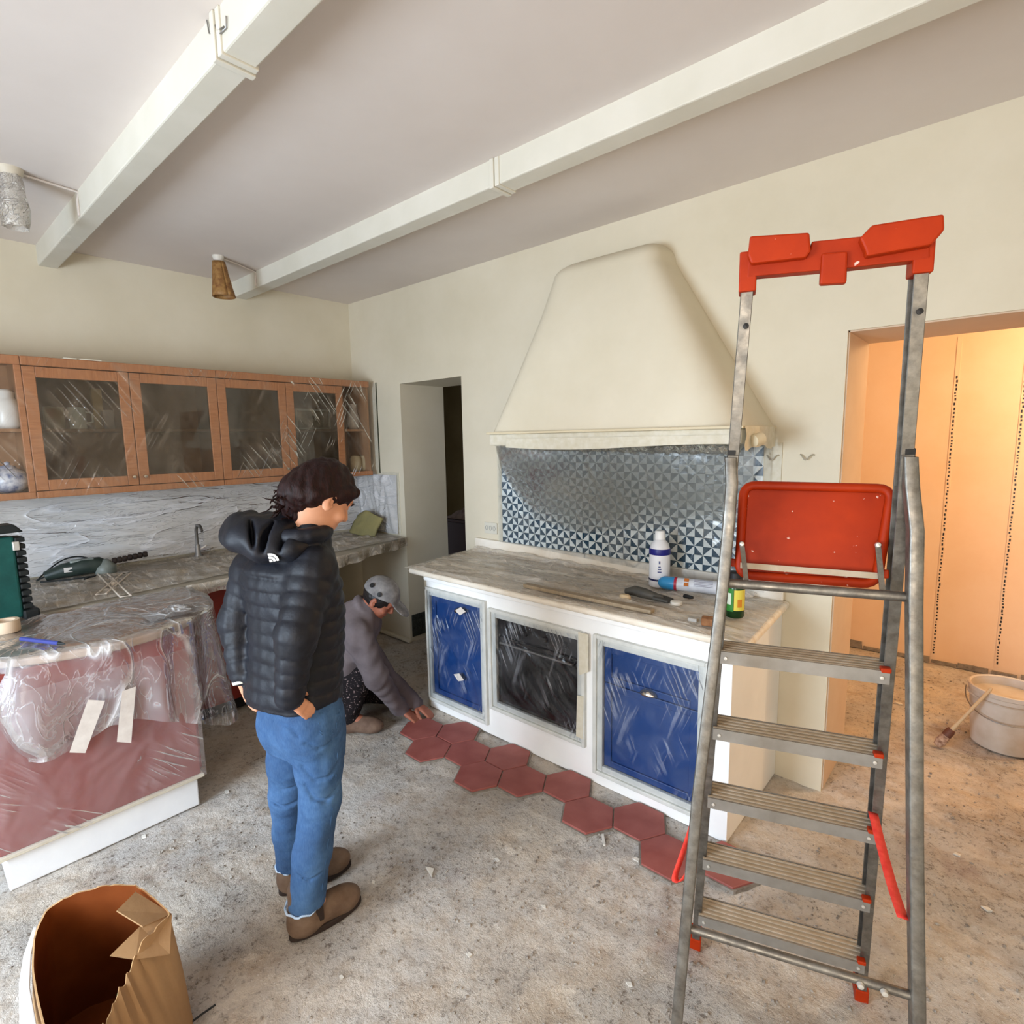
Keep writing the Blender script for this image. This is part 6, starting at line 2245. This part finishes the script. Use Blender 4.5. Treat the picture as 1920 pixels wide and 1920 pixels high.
F = Field((-2.15, 0.55, 0.0), (-1.45, 1.22, 1.72), 0.0055)
A_h, HL = head_prims(F, head_c, fh, 34)
F.chain([HL(0, -0.02, -0.06), neck0 + UPV * 0.02, neck0 - UPV * 0.06], [0.05, 0.052, 0.07], 0.03)
F.chain([neck0 - UPV * 0.08, Wp(552, 1150), Wp(556, 1300)], [0.08, 0.085, 0.09], 0.03)
F.chain([sh_l, el_l, wr_l], [0.045, 0.038, 0.026], 0.02)
F.chain([sh_r, el_r, wr_r], [0.045, 0.038, 0.026], 0.02)
F.chain([neck0 - UPV * 0.07, sh_l], [0.06, 0.045], 0.03)
F.chain([neck0 - UPV * 0.07, sh_r], [0.06, 0.045], 0.03)
hd_r = unit(Wp(594, 1345, -0.165) - wr_r)
hand_prims(F, wr_r, hd_r, unit(heading(95) + UPV * 0.3), 1, 0.16, 0.74)
hd_l = unit(Wp(478, 1312, 0.03) - wr_l)
hand_prims(F, wr_l, hd_l, unit(-rt_ + UPV * 0.2), -1, 0.3, 0.95)
F.chain([hip_l, kn_l, an_l], [0.075, 0.05, 0.036], 0.03)
F.chain([hip_r, kn_r, an_r], [0.075, 0.05, 0.036], 0.03)
F.cap(an_r, hl_r + unit(to_r - hl_r) * 0.19 + UPV * 0.035, 0.036, 0.025, 0.02)
F.cap(an_l, hl_l + unit(to_l - hl_l) * 0.19 + UPV * 0.035, 0.036, 0.025, 0.02)
body = obj('body', F.mesh(), skin, PW, smooth=180)

# jacket
F = Field((-2.15, 0.52, 0.70), (-1.45, 1.22, 1.56), 0.0058)
cz = {y: Wp(x, y) for x, y in ((552, 1330), (550, 1290), (556, 1220), (556, 1150), (545, 1090), (540, 1062), (556, 1030), (566, 1005))}
lev = [(cz[1330][2], *cz[1330][:2], 0.168, 0.128), (cz[1290][2], *cz[1290][:2], 0.172, 0.132), (cz[1220][2], *cz[1220][:2], 0.166, 0.130), (cz[1150][2], *cz[1150][:2], 0.172, 0.126), (cz[1090][2], *cz[1090][:2], 0.188, 0.120), (cz[1062][2], *cz[1062][:2], 0.178, 0.110), (cz[1030][2], *cz[1030][:2], 0.125, 0.095), (cz[1005][2], *cz[1005][:2], 0.085, 0.085)]
lev = sorted(lev)
F.stack(lev, rt_, ft, 0.02, puff(0.047, 0.006))
F.chain([sh_l * 1.0, el_l, wr_l + (wr_l - el_l) * -0.02], [0.066, 0.056, 0.042], 0.022, puff(0.046, 0.006))
F.chain([sh_r * 1.0, el_r, wr_r + (wr_r - el_r) * -0.02], [0.072, 0.060, 0.044], 0.022, puff(0.046, 0.0065))
F.cap(cz[1030] - UPV * 0.02, sh_l, 0.07, 0.06, 0.03)
F.cap(cz[1030] - UPV * 0.02, sh_r, 0.07, 0.062, 0.03)
# stand collar
ring = [HL(0, -0.02, -0.10) - UPV * 0.035 + (rt_ * math.cos(a) * 0.066 + ft * math.sin(a) * 0.072) for a in np.linspace(0, 2 * math.pi, 17)]
for a, c in zip(ring[:-1], ring[1:]):
    F.cap(a, c, 0.020, 0.020, 0.018)
F.cut(Wp(552, 1312), unit(-UPV - ft * 0.12), 0)
F.wrinkle(0.0016, 62, 1)
jk = obj('jacket', F.mesh(), M_puff, PW, smooth=180)
# hood lying on the back
F = Field((-2.05, 0.50, 1.10), (-1.50, 1.05, 1.62), 0.0056)
bk = -ft
hb_ = Wp(497, 1003, -0.01)
F.ell(hb_, [unit(Wp(560, 1010, -0.05) - Wp(440, 990, 0.0)), unit(np.cross(UPV, Wp(560, 1010, -0.05) - Wp(440, 990, 0.0))), UPV], (0.125, 0.120, 0.062), 0.02)
F.ell(Wp(458, 996, 0.0), [rt_, ft, UPV], (0.085, 0.055, 0.05), 0.03)
F.chain([Wp(470, 972, 0.10), Wp(448, 985, 0.02), Wp(452, 1005, -0.05), Wp(490, 1030, -0.10), Wp(545, 1030, -0.12), Wp(592, 1012, -0.08)], [0.030, 0.034, 0.034, 0.036, 0.034, 0.026], 0.022)
F.chain([Wp(500, 975, 0.06), Wp(540, 985, -0.02), Wp(586, 992, -0.07)], [0.030, 0.034, 0.026], 0.025)
F.chain([Wp(522, 1000, -0.06), Wp(500, 1042, -0.10)], [0.03, 0.018], 0.025)
for (p_, q_) in (((515, 985, -0.07), (490, 1028, -0.135)), ((470, 975, -0.06), (474, 1020, -0.125)), ((555, 985, -0.08), (520, 1030, -0.15))):
    a, c = Wp(*p_), Wp(*q_)
    F.ell((a + c) / 2, [unit(c - a), unit(np.cross(c - a, UPV)), unit(np.cross(c - a, np.cross(c - a, UPV)))], (0.06, 0.008, 0.03), 0.012, sub=True)
F.wrinkle(0.0022, 46, 3)
obj('jacket_hood', F.mesh(), M_puff, PW, smooth=180)
# small white chest-of-back emblem, printed on the yoke
ec = Wp(514, 1046, -0.155)
ev = unit(ec - CP)
er = unit(np.cross(ev, UPV))
eu = np.cross(er, ev)
t_em = simple('white_emblem', (236, 240, 244), 0.6)
b = MB()
for k, (ox, oy, r_, ang0, ang1) in enumerate([(-0.012, -0.006, 0.026, 0, 90)]):
    for rr in ((0.0, 0.0085), (0.0105, 0.0175), (0.0195, 0.0265)):
        pts = [ec + er * (-0.013 + rr[0] * math.cos(a)) + eu * (-0.012 + rr[0] * math.sin(a)) for a in np.linspace(1.75, 0.1, 9)] if rr[0] > 0 else [ec + er * -0.013 + eu * -0.012]
        pts += [ec + er * (-0.013 + rr[1] * math.cos(a)) + eu * (-0.012 + rr[1] * math.sin(a)) for a in np.linspace(0.1, 1.75, 9)]
        b.extr(pts, ev * 0.03)
obj('emblem', b, t_em, jk, label='small white quarter-dome emblem below the hood')
# watch
wx = unit(wr_l - el_l)
obj('wrist_watch', MB().lathe([(0.030, -0.012), (0.033, -0.008), (0.033, 0.008), (0.030, 0.012)], wr_l + wx * 0.016, 20, axis=wx), simple('pale_watch_strap', (206, 204, 190), 0.4), PW, smooth=40)

# jeans
F = Field((-2.12, 0.60, 0.02), (-1.48, 1.20, 0.98), 0.0058)
pel = (hip_l + hip_r) / 2
F.stack(sorted([(pel[2] + 0.14, *(pel + ft * -0.005)[:2], 0.138, 0.098), (pel[2] + 0.05, *(pel - ft * 0.010)[:2], 0.150, 0.110), (pel[2] - 0.04, *(pel - ft * 0.010)[:2], 0.152, 0.108), (pel[2] - 0.10, *(pel - ft * 0.006)[:2], 0.146, 0.092)]), rt_, ft, 0.03)
for (hp, kn, an, heel, toe) in ((hip_l, kn_l, an_l, hl_l, to_l), (hip_r, kn_r, an_r, hl_r, to_r)):
    cuff = an + UPV * 0.01
    F.chain([hp - ft * 0.005, hp * 0.45 + kn * 0.55, kn, kn * 0.5 + cuff * 0.5, cuff - UPV * 0.05], [0.084, 0.074, 0.064, 0.060, 0.061], 0.03)
    F.ell(hp - ft * 0.05 + UPV * 0.0, [rt_, ft, UPV], (0.068, 0.062, 0.08), 0.04)
F.wrinkle(0.0022, 24, 5, (1.2, 1.2, 0.8))
F.wrinkle(0.0010, 70, 8, (1.0, 1.0, 1.0))
for crease, rr in (([(566, 1438), (590, 1464), (618, 1458), (636, 1430)], 0.007), ([(572, 1474), (588, 1498), (612, 1502), (632, 1478)], 0.007), ([(572, 1395), (600, 1402), (636, 1380)], 0.004), ([(512, 1470), (528, 1482), (552, 1476)], 0.005), ([(508, 1500), (530, 1514), (556, 1504)], 0.006), ([(556, 1640), (580, 1650), (604, 1636)], 0.004), ([(560, 1380), (540, 1362), (512, 1350)], 0.005)):
    F.groove([F.on_surface(a, c, -0.3, 0.2, Wp) for a, c in crease], rr)
def seam_pts(poly, n=14):
    out = []
    for (a, c) in zip(poly[:-1], poly[1:]):
        for s_ in np.linspace(0, 1, n, endpoint=False):
            out.append(F.on_surface(a[0] * (1 - s_) + c[0] * s_, a[1] * (1 - s_) + c[1] * s_, -0.3, 0.25, Wp))
    return out


seams = [seam_pts(q) for q in ([(600, 1332), (596, 1374), (614, 1382), (634, 1368), (636, 1326)], [(604, 1336), (600, 1371), (614, 1377), (631, 1365), (632, 1330)], [(634, 1390), (630, 1460), (618, 1560), (602, 1680)])]
# cut each leg at its hem
X, Y, Z = np.meshgrid(*F.ax, indexing='ij', sparse=True)
near = ((X - an_r[0]) ** 2 + (Y - an_r[1]) ** 2) < ((X - an_l[0]) ** 2 + (Y - an_l[1]) ** 2)
hemz = np.where(near, 0.112, 0.112)
F.D = np.maximum(F.D, (hemz - Z).astype(np.float32))
jn = obj('jeans', F.mesh(), M_denim, PW, smooth=180)
M_seam = simple('denim_stitching', (58, 92, 132), 0.85)
for q in seams:
    obj('seam', MB().tube(q, 0.0016, 5), M_seam, jn, smooth=60)
# frayed hems
for (an, z_) in ((an_r, 0.112), (an_l, 0.112)):
    pts = [np.array([an[0] + 0.0615 * math.cos(a), an[1] + 0.0615 * math.sin(a), z_ + 0.004 * math.sin(a * 9)]) for a in np.linspace(0, 2 * math.pi, 33)[:-1]]
    obj('frayed_hem', MB().tube(pts, 0.004, 6, closed=True), M_fray, jn, smooth=60)
# boots
for (heel, toe) in ((hl_r, to_r), (hl_l, to_l)):
    lo = np.minimum(heel, toe) - 0.09
    hi = np.maximum(heel, toe) + 0.09
    lo[2], hi[2] = -0.012, 0.20
    F = Field(lo, hi, 0.0045)
    A_ = shoe(F, heel, toe, 0.048, 0.02, 0.088)
    d_ = unit(toe - heel)
    F.cap(heel + d_ * 0.055 + UPV * 0.05, heel + d_ * 0.052 + UPV * 0.165, 0.050, 0.050, 0.03)
    F.cut((0, 0, 0.012), -UPV)
    bt = obj('boot', F.mesh(), M_boot, PW, smooth=180)
    r_ = np.array([d_[1], -d_[0], 0])
    L = np.linalg.norm(toe - heel)
    ol = []
    for a in np.linspace(0, 2 * math.pi, 37)[:-1]:
        c_, s_ = math.cos(a), math.sin(a)
        y_ = L * 0.5 + c_ * L * 0.515
        w_ = 0.043 + 0.009 * (y_ / L - 0.3)
        ol.append(heel + d_ * y_ + r_ * s_ * w_ * (abs(s_) ** -0.15 if abs(s_) > 1e-3 else 1))
    obj('boot_sole', MB().prism([tuple(q[:2]) for q in ol], 0.0, 0.022), M_sole, bt, bevel=0.004)
    gp = heel + d_ * 0.085 + r_ * 0.043 + UPV * 0.075
    obj('elastic_gusset', MB().obox(gp, d_ * 0.020, r_ * 0.004, UPV * 0.028), M_sole, bt, bevel=0.006, seg=3)
# hair
F = Field((-1.98, 0.62, 1.28), (-1.42, 1.20, 1.72), 0.0050)
F.ell(HL(0, -0.012, 0.032), A_h, (0.081, 0.101, 0.102), 0.015)
F.ell(HL(0, -0.062, -0.002), A_h, (0.074, 0.060, 0.082), 0.025)
F.chain([HL(0.052, 0.066, 0.060), HL(0.068, 0.038, 0.042), HL(0.066, -0.055, -0.012)], [0.020, 0.019, 0.024], 0.02)
F.chain([HL(-0.052, 0.066, 0.060), HL(-0.068, 0.038, 0.042), HL(-0.066, -0.055, -0.012)], [0.020, 0.019, 0.024], 0.02)
bun = Wp(552, 938, -0.03)
F.chain([HL(0, -0.09, -0.02), bun], [0.05, 0.045], 0.03)
F.ell(bun, [rt_, ft, UPV], (0.046, 0.040, 0.050), 0.02)
F.ell(Wp(560, 966, -0.03), [rt_, ft, UPV], (0.05, 0.04, 0.045), 0.025)
F.ell(HL(0.0, 0.092, -0.055), A_h, (0.058, 0.05, 0.066), 0.012, sub=True)
F.wrinkle(0.0034, 80, 2, (1.0, 1.0, 0.45))
F.wrinkle(0.0022, 170, 4, (0.6, 0.6, 0.5))
hr = obj('hair', F.mesh(), M_hair, PW, smooth=180)
rs_ = np.random.default_rng(12)
b = MB()
for k in range(46):
    s0 = bun + rs_.normal(0, 0.022, 3)
    pts = [s0]
    ph = rs_.uniform(0, 6.3)
    dirn = unit(rs_.normal(0, 1, 3) * np.array([0.7, 0.7, 0.9]) - fh * 0.8)
    for q in range(7):
        pts.append(pts[-1] + dirn * 0.009 + 0.006 * np.array([math.sin(ph + q * 1.3), math.cos(ph + q * 1.1), math.sin(ph * 2 + q)]))
    b.tube(pts, [0.0042] * 4 + [0.0034, 0.0026, 0.0018, 0.001], 5)
obj('loose_curls', b, M_hair, hr, smooth=60, kind='stuff')
b = MB().tube([Wp(545, 925, -0.075), Wp(552, 920, -0.08), Wp(560, 926, -0.078)], [0.004, 0.008, 0.004], 8)
obj('hair_clip', b, simple('cream_clip', (214, 190, 150), 0.4), hr, smooth=60)
# eyes and brows
eye_m = simple('eye_white', (225, 220, 212), 0.25)
for s in (-1, 1):
    obj('eye', MB().lathe([(0, -0.011), (0.008, -0.007), (0.011, 0), (0.008, 0.007), (0, 0.011)], HL(0.030 * s, 0.074, 0.003), 14), eye_m, body, smooth=180)
    obj('eyebrow', MB().tube([HL(0.012 * s, 0.099, 0.026), HL(0.03 * s, 0.094, 0.032), HL(0.048 * s, 0.080, 0.026)], [0.003, 0.0036, 0.002], 6), M_hair, body, smooth=60)

# ------------------------------------------------------------------ the kneeling tiler
KD = 3.30


def Kp(px, py, dd=0.0):
    return At(px, py, KD + dd)


fk = heading(52)
rk = np.array([fk[1], -fk[0], 0.0])
K0 = np.array([-2.88, 1.72, 0.0])
PK = thing('person', 'kneeling person in grey cap and grey sweatshirt laying floor tiles', 'person', tuple(K0))
hc = Kp(712, 1122, -0.02)
nk = Kp(676, 1152, 0.0)
ksr, ksl = Kp(672, 1190, -0.13), Kp(668, 1182, 0.14)
ker = Kp(704, 1268, -0.16)
kwr = np.array([-2.655, 1.935, 0.075])
kel, kwl = Kp(716, 1262, 0.06), np.array([-2.66, 2.05, 0.07])
khip = Kp(612, 1292, 0.10)
kkr, kkl = np.array([-2.76, 1.72, 0.34]), np.array([-2.90, 2.02, 0.10])
kar, kal = np.array([-2.80, 1.66, 0.09]), np.array([-3.16, 1.80, 0.07])
tor_r = kar + fk * 0.20 - UPV * 0.075
F = Field((-3.45, 1.40, -0.01), (-2.40, 2.30, 1.05), 0.0068)
A_k, KL = head_prims(F, hc, fk, 40)
F.chain([KL(0, -0.02, -0.06), nk], [0.052, 0.058], 0.03)
F.chain([nk - UPV * 0.12, khip], [0.08, 0.10], 0.03)
F.chain([ksr, ker, kwr], [0.05, 0.042, 0.03], 0.02)
F.chain([ksl, kel, kwl], [0.05, 0.042, 0.03], 0.02)
F.chain([nk - UPV * 0.04, ksr], [0.055, 0.045], 0.02)
F.chain([nk - UPV * 0.04, ksl], [0.055, 0.045], 0.02)
F.chain([nk, nk - UPV * 0.12], [0.058, 0.07], 0.02)
hand_prims(F, kwr, unit(heading(60) * 0.8 - UPV * 0.45), unit(UPV + heading(60) * 0.5), 1, 0.25)
hand_prims(F, kwl, unit(heading(70) * 0.8 - UPV * 0.4), unit(UPV + heading(70) * 0.5), -1, 0.25)
F.chain([khip + rk * 0.10, kkr, kar], [0.085, 0.06, 0.04], 0.03)
F.chain([khip - rk * 0.10, kkl, kal], [0.085, 0.06, 0.04], 0.03)
F.cap(kar, kar + fk * 0.15 - UPV * 0.05, 0.04, 0.03, 0.02)
F.cap(kal, kal - fk * 0.06 - UPV * 0.02, 0.04, 0.03, 0.02)
kb = obj('body', F.mesh(), skin_worker, PK, smooth=180)
for s in (-1, 1):
    obj('eye', MB().lathe([(0, -0.011), (0.008, -0.007), (0.011, 0), (0.008, 0.007), (0, 0.011)], KL(0.030 * s, 0.073, 0.003), 12), eye_m, kb, smooth=180)
# sweatshirt
t = NT('grey_sweatshirt')
f = t.noise(8, 5, 0.6)
t.col(t.ramp(f, [(0.3, lin(92, 82, 84)), (0.7, lin(118, 108, 110))]))
t.set(rough=0.9, spec=0.15)
t.bump(t.noise(150, 3), 0.2, 0.002)
F = Field((-3.45, 1.40, 0.05), (-2.40, 2.35, 1.00), 0.0072)
F.chain([nk - UPV * 0.05 - fk * 0.03, nk * 0.5 + khip * 0.5, khip], [0.135, 0.165, 0.17], 0.05)
F.chain([ksl, nk - UPV * 0.05, ksr], [0.085, 0.10, 0.085], 0.05)
F.chain([ksr, ker, kwr], [0.082, 0.066, 0.046], 0.03)
F.chain([ksl, kel, kwl], [0.082, 0.066, 0.046], 0.03)
F.chain([nk - unit(hc - nk) * 0.02, nk + unit(hc - nk) * 0.035], [0.085, 0.070], 0.02)
ring = [nk + unit(hc - nk) * 0.05 + (rk * math.cos(a) * 0.072 + unit(np.cross(rk, hc - nk)) * math.sin(a) * 0.078) for a in np.linspace(0, 2 * math.pi, 17)]
for a, c in zip(ring[:-1], ring[1:]):
    F.cap(a, c, 0.016, 0.016, 0.016)
F.wrinkle(0.0055, 30, 4, (1, 1, 1.2))
obj('sweatshirt', F.mesh(), t.m, PK, smooth=180)
# trousers
t = NT('paint_flecked_trousers')
f = t.noise(90, 3, 0.5)
t.col(t.ramp(f, [(0.60, lin(30, 26, 28)), (0.68, lin(150, 130, 128))]))
t.set(rough=0.9, spec=0.15)
F = Field((-3.45, 1.35, -0.01), (-2.40, 2.35, 0.75), 0.0072)
F.chain([khip + rk * 0.09, kkr], [0.125, 0.085], 0.04)
F.chain([kkr, kar + UPV * 0.02], [0.085, 0.066], 0.03)
F.chain([khip - rk * 0.09, kkl], [0.125, 0.085], 0.04)
F.chain([kkl, kal], [0.080, 0.062], 0.03)
F.ell(khip, [rk, fk, UPV], (0.17, 0.14, 0.13), 0.04)
F.wrinkle(0.004, 34, 7)
F.cut((0, 0, 0.004), -UPV)
obj('trousers', F.mesh(), t.m, PK, smooth=180)
# boots
for (an, dv_) in ((kar, fk), (kal, -fk)):
    h_ = np.array([an[0], an[1], 0]) - dv_ * 0.07
    t_ = h_ + dv_ * 0.28
    lo, hi = np.minimum(h_, t_) - 0.09, np.maximum(h_, t_) + 0.09
    lo[2], hi[2] = -0.012, 0.2
    F = Field(lo, hi, 0.006)
    shoe(F, h_, t_, 0.05, 0.02, 0.085)
    F.cap(h_ + dv_ * 0.07 + UPV * 0.05, h_ + dv_ * 0.07 + UPV * 0.14, 0.052, 0.05, 0.03)
    F.cut((0, 0, 0.003), -UPV)
    obj('boot', F.mesh(), simple('work_boot', (96, 72, 58), 0.8, c2=(120, 96, 80), nscale=20), PK, smooth=180)
# hair and cap
F = Field(hc - 0.2, hc + 0.2, 0.0055)
F.ell(KL(0, -0.012, 0.018), A_k, (0.080, 0.098, 0.098), 0.01)
F.ell(KL(0.0, 0.085, -0.05), A_k, (0.07, 0.07, 0.075), 0.01, sub=True)
F.ell(KL(0.0, 0.06, -0.09), A_k, (0.12, 0.09, 0.06), 0.01, sub=True)
F.wrinkle(0.002, 120, 2)
obj('hair', F.mesh(), simple('black_hair', (22, 16, 15), 0.5), PK, smooth=180)
F = Field(hc - 0.24, hc + 0.26, 0.005)
F.ell(KL(0, -0.010, 0.034), A_k, (0.092, 0.112, 0.100), 0.01)
p_, n_ = KL(0, 0, 0.030), -(A_k[2] * 0.97 + A_k[1] * -0.18)
F.cut(p_, unit(n_))
F.ell(KL(0, 0.125, 0.035), [A_k[0], unit(A_k[1] - A_k[2] * 0.15), unit(A_k[2] + A_k[1] * 0.15)], (0.072, 0.075, 0.008), 0.008)
t = NT('dusty_grey_cap')
f = t.noise(18, 5, 0.6)
t.col(t.ramp(f, [(0.3, lin(104, 100, 100)), (0.6, lin(140, 136, 134)), (0.78, lin(176, 172, 168))]))
t.set(rough=0.9, spec=0.15)
cp = obj('cap', F.mesh(), t.m, PK, smooth=180)
for (x_, y_, z_) in ((0.088, -0.01, 0.055), (0.075, -0.075, 0.065)):
    q = KL(x_, y_, z_)
    nv = unit(q - KL(0, -0.01, 0.03))
    obj('cap_badge', MB().lathe([(0.0, -0.004), (0.014, -0.003), (0.014, 0.003), (0, 0.004)], q + nv * 0.004, 12, axis=nv), MAT['black'], cp, smooth=60)
